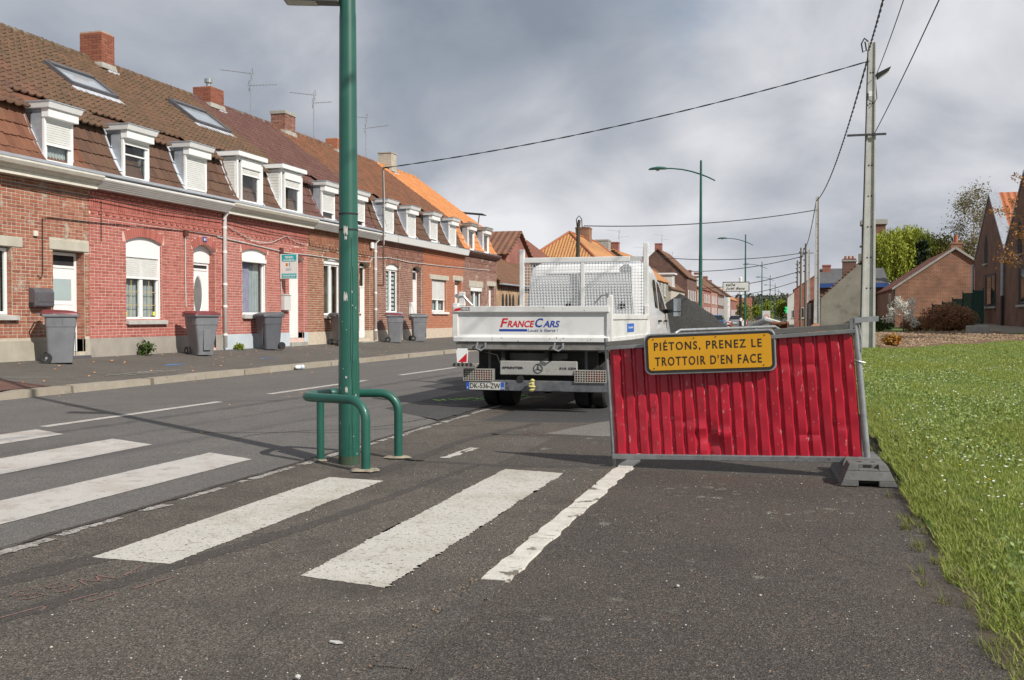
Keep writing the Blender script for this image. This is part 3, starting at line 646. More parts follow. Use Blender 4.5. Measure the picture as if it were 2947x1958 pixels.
def dormer(root, u0, u1, s):
    x = s.get('x', -.03); zb, zt = 4.235, s.get('zt', 5.11); wide = s['t'] == 'B'
    D = MB(); t = .05 if not wide else .085
    rect_frame(D, x-.06, x, u0, u1, zb, zt if not wide else 5.42, t)
    if wide: rect_frame(D, x-.055, x+.015, u0+.19, u1-.12, zb+.02, 5.28, .05)
    dm = D.build('dormer', M_white, root, bevel=.004)
    tk = .03
    for ua, ub in ((u0-.0, u0+tk), (u1-tk, u1)):
        ck = MB(); ck.hexa([(-.30,ua,zb-.02),(x-.055,ua,zb-.02),(x-.055,ub,zb-.02),(-.30,ub,zb-.02),(-.85,ua,5.40),(x-.055,ua,5.40),(x-.055,ub,5.40),(-.85,ub,5.40)])
        ck.build('cheek', M_zinc if not wide else M_white, dm)
    if wide:
        bd = MB(); z = zb
        while z < 5.36: bd.box(-.70, u0-.014, z, x-.06, u0-.001, z+.068); z += .078
        bd.build('clapboard', pm('clapboard_white', [(.66,.65,.60), (.74,.73,.69)], 5, .6), dm)
        MB().box(-.95, u0-.10, 5.42, x+.12, u1+.06, 5.53).build('flat_roof', M_white, dm, bevel=.008)
        MB().box(-.95, u0-.10, 5.53, x+.11, u1+.05, 5.545).build('roof_sheet', M_zinc, dm)
        MB().box(x-.03, u0+.20, 5.16, x+.03, u1-.13, 5.40).build('shutter_box', M_white, dm, bevel=.006)
        a, b, zl = u0+.24, u1-.17, zb+.07; ztop = 5.2
    else:
        MB().box(x-.06, u0-.015, zt-.005, x+.11, u1+.03, zt+.165).build('shutter_box', M_white, dm, bevel=.008)
        c = MB(); c.hexa([(-.9,u0-.06,zt+.165),(x+.15,u0-.06,zt+.165),(x+.15,u1+.06,zt+.165),(-.9,u1+.06,zt+.165),(-.9,u0-.09,zt+.275),(x+.19,u0-.09,zt+.275),(x+.19,u1+.09,zt+.275),(-.9,u1+.09,zt+.275)])
        c.build('cornice', s.get('cmat', M_white), dm, bevel=.006)
        MB().box(-.95, u0-.10, zt+.275, x+.20, u1+.10, zt+.295).build('roof_sheet', M_zinc, dm)
        a, b, zl = u0+.05, u1-.05, zb+.05; ztop = zt-.005
    sh = s.get('sh', 1.0); zs = ztop - (ztop-zl)*sh
    if sh > .02:
        m = MB(); slats(m, x-.02, a, b, zs, ztop); m.build('roller_shutter', M_shutter, dm); MB().box(x-.03, a, max(zs-.025, zl), x+.0, b, max(zs, zl+.01)).build('shutter_foot', M_white, dm)
    if sh < .97:
        g = MB(); rect_frame(g, x-.07, x-.035, a, b, zl-.02, ztop, .055); g.build('sash', M_white, dm)
        MB().quad((x-.05,a+.05,zl+.03),(x-.05,b-.05,zl+.03),(x-.05,b-.05,zs),(x-.05,a+.05,zs)).build('pane', M_glass, dm)
        if s.get('lace'):
            f = MB(); folds(f, x-.12, a+.05, b-.05, zl+.02, zs+.05, waves=7, amp=.012); f.build('curtain', M_curtain, dm)
        if s.get('bar'): MB().box(x-.06, a, (zl+zs)/2+.12, x-.03, b, (zl+zs)/2+.15).build('glazing_bar', M_white, dm)
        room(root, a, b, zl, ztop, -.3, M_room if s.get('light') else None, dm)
    # stepped lead flashing beside the cheek, and apron
    f = MB(); f2 = MB()
    for (w0, z0), (w1, z1) in zip(MANS[:-1], MANS[1:]):
        f.hexa([(w0+.03,u0-.10,z0+.0),(w0+.05,u0-.10,z0),(w0+.05,u0-.005,z0),(w0+.03,u0-.005,z0),(w1+.03,u0-.10,z1-.02),(w1+.045,u0-.10,z1-.02),(w1+.045,u0-.005,z1-.02),(w1+.03,u0-.005,z1-.02)])
        f2.hexa([(w0+.03,u1+.005,z0),(w0+.05,u1+.005,z0),(w0+.05,u1+.07,z0),(w0+.03,u1+.07,z0),(w1+.03,u1+.005,z1-.02),(w1+.045,u1+.005,z1-.02),(w1+.045,u1+.07,z1-.02),(w1+.03,u1+.07,z1-.02)])
    f.build('flashing', M_lead, dm); f2.build('flashing', M_lead, dm)
    return dm
def chimney(root, u, w, z0, z1, lu, lw, mats, pots=0, cap=None, single=True, cowl=False):
    core = MB().box(w-lw/2+.006, u-lu/2+.006, z0, w+lw/2-.006, u+lu/2-.006, z1).build('chimney', mats['mortar'], root)
    many = MB(); n = 0; bm = brick_mesh(.215); bm.materials.append(mats['one'])
    z = z0; r = 0
    while z < z1-.03:
        for face in range(4):
            L_ = lu if face in (0, 2) else lw; s = (.0 if r % 2 else .113) - .113; a = s
            while a < L_-.02:
                a0, a1 = max(a+.004, 0), min(a+.215, L_)
                if a1-a0 > .03:
                    if face == 0: p = [(w+lw/2-.012,u-lu/2+a0),(w+lw/2+.002,u-lu/2+a1)]
                    elif face == 2: p = [(w-lw/2-.002,u-lu/2+a0),(w-lw/2+.012,u-lu/2+a1)]
                    elif face == 1: p = [(w-lw/2+a0,u-lu/2-.002),(w-lw/2+a1,u-lu/2+.012)]
                    else: p = [(w-lw/2+a0,u+lu/2-.012),(w-lw/2+a1,u+lu/2+.002)]
                    b = MB().box(p[0][0],p[0][1],z+.004,p[1][0],p[1][1],z+.062)
                    if single and face in (0, 1): b.build('brick', mats['one'], core)
                    else: many.box(p[0][0],p[0][1],z+.004,p[1][0],p[1][1],z+.062)
                a += .226
        z += .07; r += 1
    if many.v:
        o = many.build('brickwork', mats['many'], core); o['kind'] = 'stuff'
    if cap: MB().box(w-lw/2-.03, u-lu/2-.03, z1-.02, w+lw/2+.03, u+lu/2+.03, z1+cap).build('chimney_cap', M_conc, core, bevel=.01)
    fl = MB(); fl.hexa([(w-lw/2-.05,u-lu/2-.05,z0+.05),(w+lw/2+.06,u-lu/2-.05,z0-.02),(w+lw/2+.06,u+lu/2+.05,z0-.02),(w-lw/2-.05,u+lu/2+.05,z0+.05),(w-lw/2-.02,u-lu/2-.02,z0+.17),(w+lw/2+.02,u-lu/2-.02,z0+.13),(w+lw/2+.02,u+lu/2+.02,z0+.13),(w-lw/2-.02,u+lu/2+.02,z0+.17)])
    fl.build('mortar_collar', M_conc, core)
    MB().box(w+lw/2+.05, u+lu/2-.35, z0-.16, w+lw/2+.08, u+lu/2+.10, z0-.04).build('lead_apron', M_lead, core)
    if cowl:
        c = MB(); c.lathe([(.07,z1),(.07,z1+.20),(.12,z1+.22),(.12,z1+.33),(.02,z1+.35)], (w,u,0), 14); c.build('cowl', M_galv, core, smooth=False)
    for k in range(pots):
        MB().lathe([(.10,z1),(.085,z1+.28),(.10,z1+.30)], (w,u+(k-.5*(pots-1))*.3,0), 12).build('chimney_pot', MATS['terracotta'], core)
    return core
pm('terracotta', [(.30,.10,.05), (.42,.16,.08)], 8, .8)
def rooflight(root, u0, u1, t0, t1):
    """window lying in the roof slope between slope distances t0..t1"""
    w0, z0 = MANS[-1]; dw, dz = RIDGE[0]-w0, RIDGE[1]-z0; L_ = math.hypot(dw, dz); d = Vector((dw/L_,0,dz/L_)); n = Vector((dz/L_,0,-dw/L_)); o = Vector((w0,0,z0))
    def P(u, t, h): q = o+d*t+n*h; return (q.x, u, q.z)
    def bar(m, ua, ub, ta, tb, h0, h1): m.hexa([P(ua,ta,h0),P(ub,ta,h0),P(ub,tb,h0),P(ua,tb,h0),P(ua,ta,h1),P(ub,ta,h1),P(ub,tb,h1),P(ua,tb,h1)])
    m = MB(); k = .09
    bar(m,u0,u0+k,t0,t1,.0,.13); bar(m,u1-k,u1,t0,t1,.0,.13); bar(m,u0+k,u1-k,t0,t0+k,.0,.12); bar(m,u0+k,u1-k,t1-k*1.4,t1,.0,.15)
    f = m.build('rooflight', M_anthra, root)
    g = MB(); g.quad(P(u0+k,t0+k,.09),P(u1-k,t0+k,.09),P(u1-k,t1-k,.09),P(u0+k,t1-k,.09)); g.build('pane', pm('roof_glass', [(.30,.34,.38), (.38,.42,.46)], 1.5, .06, spec=1.), f)
    a = MB(); bar(a,u0-.05,u1+.05,t0-.2,t0,.03,.05); a.build('apron', M_lead, f)

def house(key, Y0, Y1, c):
    W = Y1-Y0; nm = key; key = 'terrace%d' % int(Y0); root = thing(nm, c['label'], 'house', (XW, Y0, 0), 0, 'terraced brick houses across the road')
    ops = [(a-Y0, b-Y0, zb, sp, cr) for a, b, zb, sp, cr in (c['win'], c['door'])]
    rect_blocks = [(a-Y0, b-Y0, z0, z1) for a, b, z0, z1 in c.get('lintels', [])]
    K = c['b']
    mortar = pm(key+'_mortar', K['mortar'], 7, .9, bump=.3, bscale=90, spots=K.get('mspots'))
    one = pm(key+'_brick_one', K['base'], 9, .85, bump=.3, bscale=80, rnd='o', rcols=K['r'], rmix=.65, spots=K.get('spots'))
    many = pm(key+'_brick_many', K['base'], 9, .85, bump=.3, bscale=80, rnd='i', rcols=K['r'], rmix=.65, spots=K.get('spots'))
    wall = wall_shell(W, ZG-.3, 4.1, ops).build('wall', mortar, root)
    MB().box(-8, .01, 0, -.36, W-.01, 4.1).build('house_body', mortar, wall)
    # --- brick courses
    top = c.get('soldier', 3.34); ring = .20; z = c.get('zb0', .88); rows = []; r = 0
    while z+BR_H < top: rows.append((z, r % 2)); z += BR_P; r += 1
    sm = {0: brick_mesh(ST-.017), 1: brick_mesh(HD-.016)}
    for k in sm: sm[k].materials.append(one)
    full, cut = [], MB()
    for z, odd in rows:
        zm = z+BR_H/2; p = HD if odd else ST; sp_ = [op_span(o, zm, ring if zm > o[3] else 0) for o in ops] + [(a, b) if z0-.03 < zm < z1+.03 else None for a, b, z0, z1 in rect_blocks]
        sp_ = [s for s in sp_ if s]; u = -p*.5 if odd else -p*.25*(1 if int(z/BR_P) % 4 < 2 else 3)
        while u < W:
            segs = [(max(u, 0.), min(u+p-.016, W))]; hit = segs[0][0] > u or segs[0][1] < u+p-.017
            for a, b in sp_:
                ns = []
                for s0, s1 in segs:
                    if s1 <= a or s0 >= b: ns.append((s0, s1)); continue
                    hit = True
                    if s0 < a-.02: ns.append((s0, a-.003))
                    if s1 > b+.02: ns.append((b+.003, s1))
                segs = ns
            for s0, s1 in segs:
                if s1-s0 < .02: continue
                if not hit: full.append((u, z, odd))
                else: add_brick(cut, s0, s1, z, z+BR_H, random.uniform(.005,.010))
            u += p
    ymin = c.get('ymin', 0)-Y0 if c.get('ymin') else -1
    full.sort(key=lambda b: (b[0] < ymin, b[0])); ns = c.get('singles', 0)
    for u, z, odd in full[:ns]: inst('brick', sm[odd], wall, (random.uniform(-.002,.002), u+random.uniform(-.002,.002), z))
    for u, z, odd in full[ns:]: add_brick(cut, u, u+(HD-.016 if odd else ST-.017), z, z+BR_H, random.uniform(.005,.010))
    # --- frieze: toothed course, soldiers, header courses up to the gutter
    fr_ = MB()
    if c.get('frieze', True):
        z = top; u = 0
        while u < W-.05: add_brick(fr_, u+.004, min(u+.218, W), z, z+BR_H, .014); u += .226
        z += BR_P; u = .0
        while u < W-.1: add_brick(fr_, u+.06, min(u+.165, W), z, z+BR_H, .034); add_brick(fr_, u+.172, min(u+.27, W), z, z+BR_H, .006); u += .226
        z += BR_P; u = 0
        while u < W-.05: add_brick(fr_, u+.004, min(u+.218, W), z, z+BR_H, .020); u += .226
        z += BR_P; u = 0
        while u < W-.03: add_brick(fr_, u+.003, min(u+.050, W), z, z+.175, .020); u += .0655
        z += .187; u = 0
        while u < W-.05: add_brick(fr_, u+.004, min(u+.218, W), z, z+BR_H, .040); u += .226
        z += BR_P; u = .05
        while u < W-.05: add_brick(fr_, u+.004, min(u+.108, W), z, z+BR_H, .052 if int(u/.113) % 2 else .040); u += .113
        z += BR_P; u = 0
        while z < 3.95:
            u = 0
            while u < W-.05: add_brick(fr_, u+.004, min(u+.218, W), z, z+BR_H, .055); u += .226
            z += BR_P
    # --- arches
    for (u0, u1, zb, sp, cr) in ops:
        if cr <= sp: continue
        uc, zc, r = arc_of(u0, u1, sp, cr); a = math.asin(min(1, (u1-u0)/2/r)); n = int(2*a*r/.072)
        for i in range(n):
            q0, q1 = -a+2*a*i/n+.0045/r, -a+2*a*(i+1)/n-.0045/r; P = lambda q, rr, x: (x, uc+rr*math.sin(q), zc+rr*math.cos(q))
            for ra, rb in ((r, r+.195),):
                cut.hexa([P(q0,ra,-.03),P(q0,ra,.012),P(q1,ra,.012),P(q1,ra,-.03),P(q0,rb,-.03),P(q0,rb,.012),P(q1,rb,.012),P(q1,rb,-.03)])
    # --- bricks of the reveals (the jamb seen from up the street)
    for (u0, u1, zb, sp, cr) in ops:
        z = max(zb, .88); k = 0
        while z+BR_H < sp:
            segs = ((-.20,-.012),) if k % 2 else ((-.20,-.112),(-.10,-.012))
            for a, b in segs: cut.box(a, u1-.007, z, b, u1+.02, z+BR_H)
            z += BR_P; k += 1
    o = cut.build('brickwork', many, wall); o['kind'] = 'stuff'
    if fr_.v:
        o = fr_.build('frieze_bricks', many, wall); o['kind'] = 'stuff'
    # --- plinth, sill, lintels
    pl = MB(); dz = ops[1]
    pl.box(-.05, 0, ZG-.25, .022, dz[0]-.0, .875); pl.box(-.05, dz[1], ZG-.25, .022, W, .875)
    pl.box(-.24, dz[1], ZG-.1, -.05, dz[1]+.015, .875)
    if c.get('plinth'): pl.build('plinth', c['plinth'], root, bevel=.006)
    wz = ops[0]
    MB().hexa([(-.10,wz[0]-.02,wz[2]-.06),(.085,wz[0]-.02,wz[2]-.09),(.085,wz[1]+.10,wz[2]-.09),(-.10,wz[1]+.10,wz[2]-.06),(-.10,wz[0]-.02,wz[2]+.012),(.085,wz[0]-.02,wz[2]-.01+c.get('sillh',0)),(.085,wz[1]+.10,wz[2]-.01+c.get('sillh',0)),(-.10,wz[1]+.10,wz[2]+.012)]).build('sill', c.get('sill', M_sill), root, bevel=.004)
    for a, b, z0, z1 in rect_blocks: MB().box(-.2, a, z0, .02, b, z1).build('lintel', M_stone, root, bevel=.005)
    window(root, ops[0], c['ws']); door(root, ops[1], c['ds'])
    st = c.get('steps', [])
    for k, (z0, z1, out) in enumerate(st): MB().box(-.24, dz[0]-.02, z0, out, dz[1]+.06, z1).build('doorstep', c.get('stepmat', M_conc), root, bevel=.01)
    # --- gutter / cornice
    g = MB(); gk = c.get('gutter', 'clad'); gm = M_white
    if gk == 'clad':
        P = [(.02,3.90),(.20,3.885),(.36,4.06),(.36,4.11),(.02,4.13)]; g.prism([(a,0,b) for a, b in P], (0,W,0)); gm = pm('gutter_cladding', [(.64,.63,.60), (.74,.73,.71)], 3, .5, spots=[((.45,.43,.38), 5, .62, .2)])
        gt = g.build('gutter', gm, root)
        s = MB()
        for i in range(5):
            t = i/4.6; x0, z0 = .205+.15*t, 3.895+.165*t; s.hexa([(x0-.01,.01,z0),(x0+.012,.01,z0),(x0+.012,W-.01,z0),(x0-.01,W-.01,z0),(x0+.018,.01,z0+.030),(x0+.032,.01,z0+.030),(x0+.032,W-.01,z0+.030),(x0+.018,W-.01,z0+.030)])
        s.build('cladding_board', gm, gt)
    elif gk == 'cream':
        P = [(.02,3.87),(.22,3.87),(.22,3.97),(.28,3.98),(.30,4.02),(.36,4.04),(.40,4.10),(.40,4.13),(.02,4.14)]; g.prism([(a,0,b) for a, b in P], (0,W,0)); gt = g.build('gutter', M_cream, root)
    elif gk == 'white':
        P = [(.02,3.93),(.24,3.93),(.30,4.15),(.02,4.16)]; g.prism([(a,0,b) for a, b in P], (0,W,0)); gt = g.build('gutter', M_white, root)
    else:
        P = [(.02,3.95),(.14,3.97),(.26,4.10),(.26,4.15),(.02,4.16)]; g.prism([(a,0,b) for a, b in P], (0,W,0)); gt = g.build('gutter', pm('brown_gutter', [(.10,.045,.035), (.16,.07,.055)], 5, .6), root)
    zl = MB(); zl.hexa([(.0,0,4.14),(.385,0,4.13),(.385,W,4.13),(.0,W,4.14),(.06,0,4.275),(.40,0,4.150),(.40,W,4.150),(.06,W,4.275)]) if gk in ('clad', 'cream') else zl.hexa([(.0,0,4.16),(.28,0,4.155),(.28,W,4.155),(.0,W,4.16),(-.05,0,4.26),(.29,0,4.175),(.29,W,4.175),(-.05,W,4.26)])
    zl.build('gutter_lining', M_zinc, gt)
    # --- roof: deck, mansard tiles, main slope tiles, ridge
    dk = MB()
    pf = MANS + [RIDGE, (-8.0, 5.2), (-8.0, 4.0)]
    dk.prism([(a-.03, 0, b-.02) for a, b in [(-.05,3.95)]+pf], (0, W, 0)); roof = dk.build('roof', pm(key+'_deck', c['rm']['base'], 5, .9), root)
    dorm = [(a-Y0, b-Y0, s) for a, b, s in c['dormers']]
    rows = []
    for (w0, z0), (w1, z1) in zip(MANS[:-1], MANS[1:]):
        L_ = math.hypot(w1-w0, z1-z0); rows.append((w0+.012, z0, (w1-w0)/L_, (z1-z0)/L_))
    place_tiles(roof, W, rows, key+'_mansard_tile', c['rm'], lambda u, z: any(a-.09 < u < b+.05 for a, b, s in dorm), 300, True)
    w0, z0 = MANS[-1]; dw, dz_ = RIDGE[0]-w0, RIDGE[1]-z0; L_ = math.hypot(dw, dz_); dw /= L_; dz_ /= L_; nr = int(L_/.235); rows = []
    lights = [(a-Y0, b-Y0, t0, t1) for a, b, t0, t1 in c.get('rooflights', [])]
    for k in range(-1, nr+1):
        t = k*L_/nr - .03; rows.append((w0+dw*t+.02, z0+dz_*t, dw, dz_))
    def sk(u, z):
        if any(a-.10 < u < b+.12 and z < 5.60 for a, b, s in dorm): return True
        t = (z-z0)/dz_; return any(a < u < b and t0-.1 < t < t1 for a, b, t0, t1 in lights)
    place_tiles(roof, W, rows, key+'_roof_tile', c['ru'], sk, c.get('rsingles', 0), False, ymin=(c.get('rymin', 0)-Y0) if c.get('rymin') else None)
    for a, b, t0, t1 in lights: rooflight(roof, a, b, t0, t1)
    rt = MB(); rt.lathe([(.13,0),(.125,.2),(.14,.36)], (0,0,0), 10, 'y'); rme = rt.mesh('ridge_tile', True); rme.materials.append(pm(key+'_ridge', c['ru']['base'], 7, .9, rnd='o', rcols=c['ru']['r'], rmix=.5, spots=[((.22,.22,.16), 6, .52, .15), ((.12,.13,.05), 9, .6, .1)]))
    u = 0
    while u < W-.1: inst('ridge_tile', rme, roof, (RIDGE[0]-.0, u, RIDGE[1]-.035+random.uniform(-.012,.012)), (0, random.uniform(-.05,.05), random.uniform(-.02,.02))); u += .345
    for a, b, s in dorm: dormer(root, a, b, s)
    cm = dict(one=one, many=many, mortar=mortar)
    CH = {'red': dict(one=pm('chimney_brick_one', [(.25,.08,.048), (.32,.11,.065)], 9, .85, rnd='o', rcols=[(.17,.055,.036), (.28,.088,.052), (.35,.13,.078)], rmix=.6), many=pm('chimney_brick_many', [(.25,.08,.048), (.32,.11,.065)], 9, .85, rnd='i', rcols=[(.17,.055,.036), (.28,.088,.052), (.35,.13,.078)], rmix=.6), mortar=pm('chimney_mortar', [(.36,.29,.22), (.46,.38,.30)], 8, .9)),
          'render': dict(one=M_stone, many=M_stone, mortar=M_stone)}
    for ch in c.get('chimneys', []):
        chimney(root, ch['y']-Y0, ch.get('w', RIDGE[0]), ch['z0'], ch['z1'], ch['lu'], ch['lw'], CH.get(ch.get('m'), cm), ch.get('pots', 0), ch.get('cap'), ch.get('single', False), ch.get('cowl', False))
    if c.get('pipe'):
        yp = c['pipe']-Y0; p = MB(); p.tube([(.20,yp,3.93),(.08,yp,3.80),(.075,yp,.55)], .048, 12); pp = p.build('downpipe', pm('downpipe_white', [(.72,.70,.68), (.78,.76,.74)], 4, .5), root, smooth=True)
        for zz in (.85, 1.55, 2.1, 2.9, 3.5): MB().lathe([(.056,zz),(.056,zz+.05)], (.075,yp,0), 12).build('pipe_clip', M_white, pp)
    return root
B_red = dict(mortar=[(.58,.37,.31), (.70,.49,.43)], base=[(.36,.115,.09), (.45,.15,.12)], r=[(.29,.085,.066), (.39,.115,.09), (.49,.17,.135), (.43,.13,.105)], spots=[((.26,.08,.065), 2.2, .64, .15)])
B_red2 = dict(mortar=[(.58,.40,.34), (.70,.52,.46)], base=[(.38,.13,.105), (.46,.165,.135)], r=[(.32,.10,.08), (.40,.13,.105), (.49,.18,.145), (.44,.145,.115)], spots=[((.24,.07,.055), 2.2, .64, .15)])
B_59 = dict(mortar=[(.46,.39,.30), (.58,.51,.42)], base=[(.30,.105,.065), (.40,.16,.10)], r=[(.20,.065,.045), (.34,.11,.065), (.44,.19,.12), (.28,.10,.07)], spots=[((.42,.36,.29), 3.4, .57, .10), ((.15,.06,.045), 5, .66, .08)], mspots=[((.30,.26,.20), 2.5, .58, .2)])
B_65 = dict(mortar=[(.50,.42,.32), (.62,.54,.43)], base=[(.26,.11,.065), (.36,.16,.095)], r=[(.18,.07,.045), (.30,.12,.07), (.40,.19,.115), (.24,.10,.065)], spots=[((.42,.34,.26), 4.5, .60, .08), ((.13,.07,.05), 5, .64, .1)])
B_67 = dict(mortar=[(.48,.41,.33), (.60,.53,.44)], base=[(.22,.10,.075), (.31,.15,.11)], r=[(.15,.065,.05), (.26,.115,.085), (.35,.18,.13), (.20,.085,.065)], spots=[((.44,.37,.29), 4.5, .60, .08), ((.11,.06,.05), 5, .62, .1)])
B_69 = dict(mortar=[(.46,.33,.25), (.56,.43,.34)], base=[(.40,.14,.075), (.47,.18,.10)], r=[(.36,.12,.06), (.42,.15,.08), (.48,.19,.11)], spots=None)
B_71 = dict(mortar=[(.38,.29,.23), (.50,.41,.34)], base=[(.24,.12,.095), (.33,.18,.14)], r=[(.15,.075,.06), (.27,.14,.11), (.36,.20,.155), (.21,.10,.08)], spots=[((.50,.43,.34), 2.0, .60, .06)])
T_59m = dict(base=[(0.143,0.060,0.036), (0.206,0.088,0.050)], r=[(0.122,0.052,0.034), (0.176,0.074,0.044), (0.227,0.101,0.059), (0.151,0.071,0.045)], spots=[((.13,.085,.055), 3, .60, .15)])
T_brown = dict(base=[(0.097,0.054,0.037), (0.143,0.077,0.050)], r=[(0.076,0.044,0.032), (0.118,0.063,0.042), (0.155,0.084,0.055), (0.105,0.062,0.044)], spots=[((.10,.085,.045), 2.4, .58, .14), ((.27,.24,.19), 15, .69, .04)])
T_59u = dict(base=[(0.118,0.064,0.042), (0.160,0.082,0.050)], r=[(0.092,0.052,0.037), (0.134,0.070,0.044), (0.181,0.091,0.055), (0.122,0.067,0.046)], spots=[((.105,.072,.044), 1.6, .57, .16), ((.38,.34,.28), 15, .71, .03)])
T_moss = dict(base=[(0.105,0.067,0.039), (0.147,0.084,0.048)], r=[(0.088,0.057,0.035), (0.126,0.074,0.044), (0.168,0.088,0.052), (0.118,0.076,0.046)], spots=[((.095,.070,.040), 1.3, .55, .2), ((.36,.33,.27), 14, .69, .03)])
T_mauve = dict(base=[(0.109,0.054,0.046), (0.147,0.071,0.059)], r=[(0.097,0.046,0.040), (0.126,0.060,0.050), (0.160,0.081,0.066)], spots=[((.12,.07,.052), 2, .62, .15)])
T_mix = dict(base=[(0.143,0.069,0.040), (0.218,0.092,0.046)], r=[(0.109,0.057,0.038), (0.160,0.071,0.042), (0.252,0.101,0.050), (0.151,0.076,0.050)], spots=[((.11,.085,.05), 1.5, .56, .16), ((.34,.14,.07), 5, .66, .06)])
T_orange = dict(base=[(.50,.20,.075), (.60,.26,.10)], r=[(.46,.18,.065), (.55,.23,.085), (.63,.28,.115)], spots=[((.40,.16,.06), 2, .62, .2)])
A = lambda **k: dict(t='A', **k); Bd = lambda **k: dict(t='B', **k)
pl_grey = pm('plinth_grey', [(.30,.27,.235), (.38,.345,.30)], 3, .85, bump=.15, spots=[((.22,.20,.17), 2.5, .6, .15)])
pl_beige = pm('plinth_beige', [(.36,.33,.26), (.46,.42,.34)], 3, .85, bump=.15, spots=[((.27,.25,.20), 2.5, .6, .15)])
pl_blue = pm('plinth_blue', [(.46,.52,.57), (.56,.61,.65)], 3, .8, bump=.1, spots=[((.42,.44,.44), 3, .6, .15)])
pl_block = pm('plinth_stone', [(.52,.42,.32), (.60,.51,.41)], 6, .85, bump=.3)

H59 = house('house', 12.85, 17.60, dict(label='brick house with orange-brown roof, frosted white door and wall letterbox', b=B_59, win=(13.95,15.5,1.34,2.58,2.58), door=(16.56,17.47,.62,2.60,2.60),
    lintels=[(13.6,15.75,2.59,2.77),(16.46,17.585,2.61,2.80)], ws=dict(two=True, curtain='net', ztop=2.56), ds=dict(kind='frosted', ztop=2.58, transom=.22), frieze=False, soldier=3.90, singles=300, ymin=15.25,
    plinth=pl_beige, steps=[(ZG-.1,.62,-.04),(ZG-.12,.545,.10)], stepmat=M_anthra, gutter='cream', rm=T_59m, ru=T_59u, rsingles=300, rymin=16.0, zb0=.93,
    dormers=[(13.9,14.7,A(sh=1)),(16.41,17.21,A(sh=.60,lace=True))], 
    chimneys=[]))
H61 = house('house', 17.60, 22.53, dict(label='red painted brick house with number 61 above its oval-windowed white door', b=B_red, win=(18.78,20.06,1.24,2.93,3.05), door=(21.30,22.25,.56,2.90,3.05),
    ws=dict(panel=2.60, ztop=2.60, shutter=2.17, rails=True, curtain='net', lattice=True), ds=dict(kind='oval', ztop=2.62, panel=True, transom=.10), singles=300, plinth=pl_grey, steps=[(ZG-.1,.56,-.10)], stepmat=M_white,
    gutter='clad', rm=T_brown, ru=T_moss, rsingles=300, dormers=[(18.77,19.67,A(sh=.12,bar=True)),(21.06,21.95,A(sh=.93))], rooflights=[(19.45,21.12,1.72,2.62)], pipe=22.56,
    chimneys=[]))
H63 = house('house', 22.53, 27.13, dict(label='red brick house with lilac curtain and pale blue plinth behind the estate agent board', b=B_red2, win=(23.50,24.77,1.36,3.00,3.10), door=(26.02,26.92,.71,2.96,3.10),
    ws=dict(panel=2.82, ztop=2.82, box=2.74, two=False, rails=True, curtain='lilac'), ds=dict(kind='ribbed', ztop=2.98), singles=300, plinth=pl_blue, steps=[(ZG-.1,.71,-.10),(ZG-.15,.60,.10)],
    gutter='cream', rm=T_brown, ru=T_moss, rsingles=300, sill=M_sill, sillh=.03, dormers=[(23.33,24.65,Bd(sh=.22,light=True)),(25.63,26.92,Bd(sh=.26,light=True))],
    rooflights=[(24.6,26.4,1.9,2.98)], chimneys=[dict(y=23.05, z0=7.78, z1=8.72, lu=.52, lw=.66, single=True, w=-3.95, m='red')]))
H65 = house('house', 27.13, 32.17, dict(label='brown brick house with mauve tiled roof behind the tall green lamp post', b=B_65, win=(28.20,29.44,1.36,3.02,3.14), door=(30.78,31.64,.62,3.02,3.16),
    ws=dict(panel=2.93, ztop=2.93, curtain='long'), ds=dict(kind='slot', ztop=3.0, transom=.62, tglass=True), plinth=None, steps=[(ZG-.1,.62,-.10),(ZG-.2,.52,.16)],
    gutter='clad', rm=T_mauve, ru=T_mauve, dormers=[(28.18,29.06,A(sh=.72)),(30.45,31.33,A(sh=.78))], pipe=31.95, sillh=.03,
    chimneys=[dict(y=28.3, z0=7.78, z1=8.38, lu=.75, lw=.62, cowl=True, single=True, w=-3.95, m='red')]))
H67 = house('house', 32.17, 36.66, dict(label='brown brick house with striped window blind and blue sill beside the brown service mast', b=B_67, win=(33.03,34.27,1.46,3.08,3.20), door=(35.57,36.50,.6,3.10,3.22),
    ws=dict(panel=2.98, ztop=2.98, curtain='bands', light=True), ds=dict(kind='ribbed', ztop=3.06, transom=.3), plinth=None, steps=[(ZG-.15,.60,-.05)], sill=M_bluesill, sillh=.03,
    gutter='white', rm=T_brown, ru=T_mix, dormers=[(32.95,33.85,A(sh=1)),(35.15,36.0,A(sh=1))], chimneys=[dict(y=33.1, z0=7.78, z1=8.50, lu=.78, lw=.55, cap=.10, w=-3.95)]))
H69 = house('house', 36.66, 41.54, dict(label='clean orange brick house with half-lowered shutter and stone lintels', b=B_69, win=(37.65,39.40,1.52,2.79,2.79), door=(40.40,41.30,.6,2.84,2.84), lintels=[(37.41,39.64,2.80,2.97),(40.15,41.49,2.85,3.0)],
    ws=dict(ztop=2.77, shutter=2.02, rails=False, curtain='net'), ds=dict(kind='ribbed', ztop=2.8, dark=True), plinth=pl_block, steps=[(ZG-.15,.60,-.05)], sill=M_white, gutter='white', rm=T_brown, ru=T_mix,
    dormers=[(37.55,38.4,A(sh=.88)),(39.85,40.7,A(sh=1))], chimneys=[dict(y=37.4, z0=7.78, z1=8.36, lu=.8, lw=.5, w=-3.95)]))
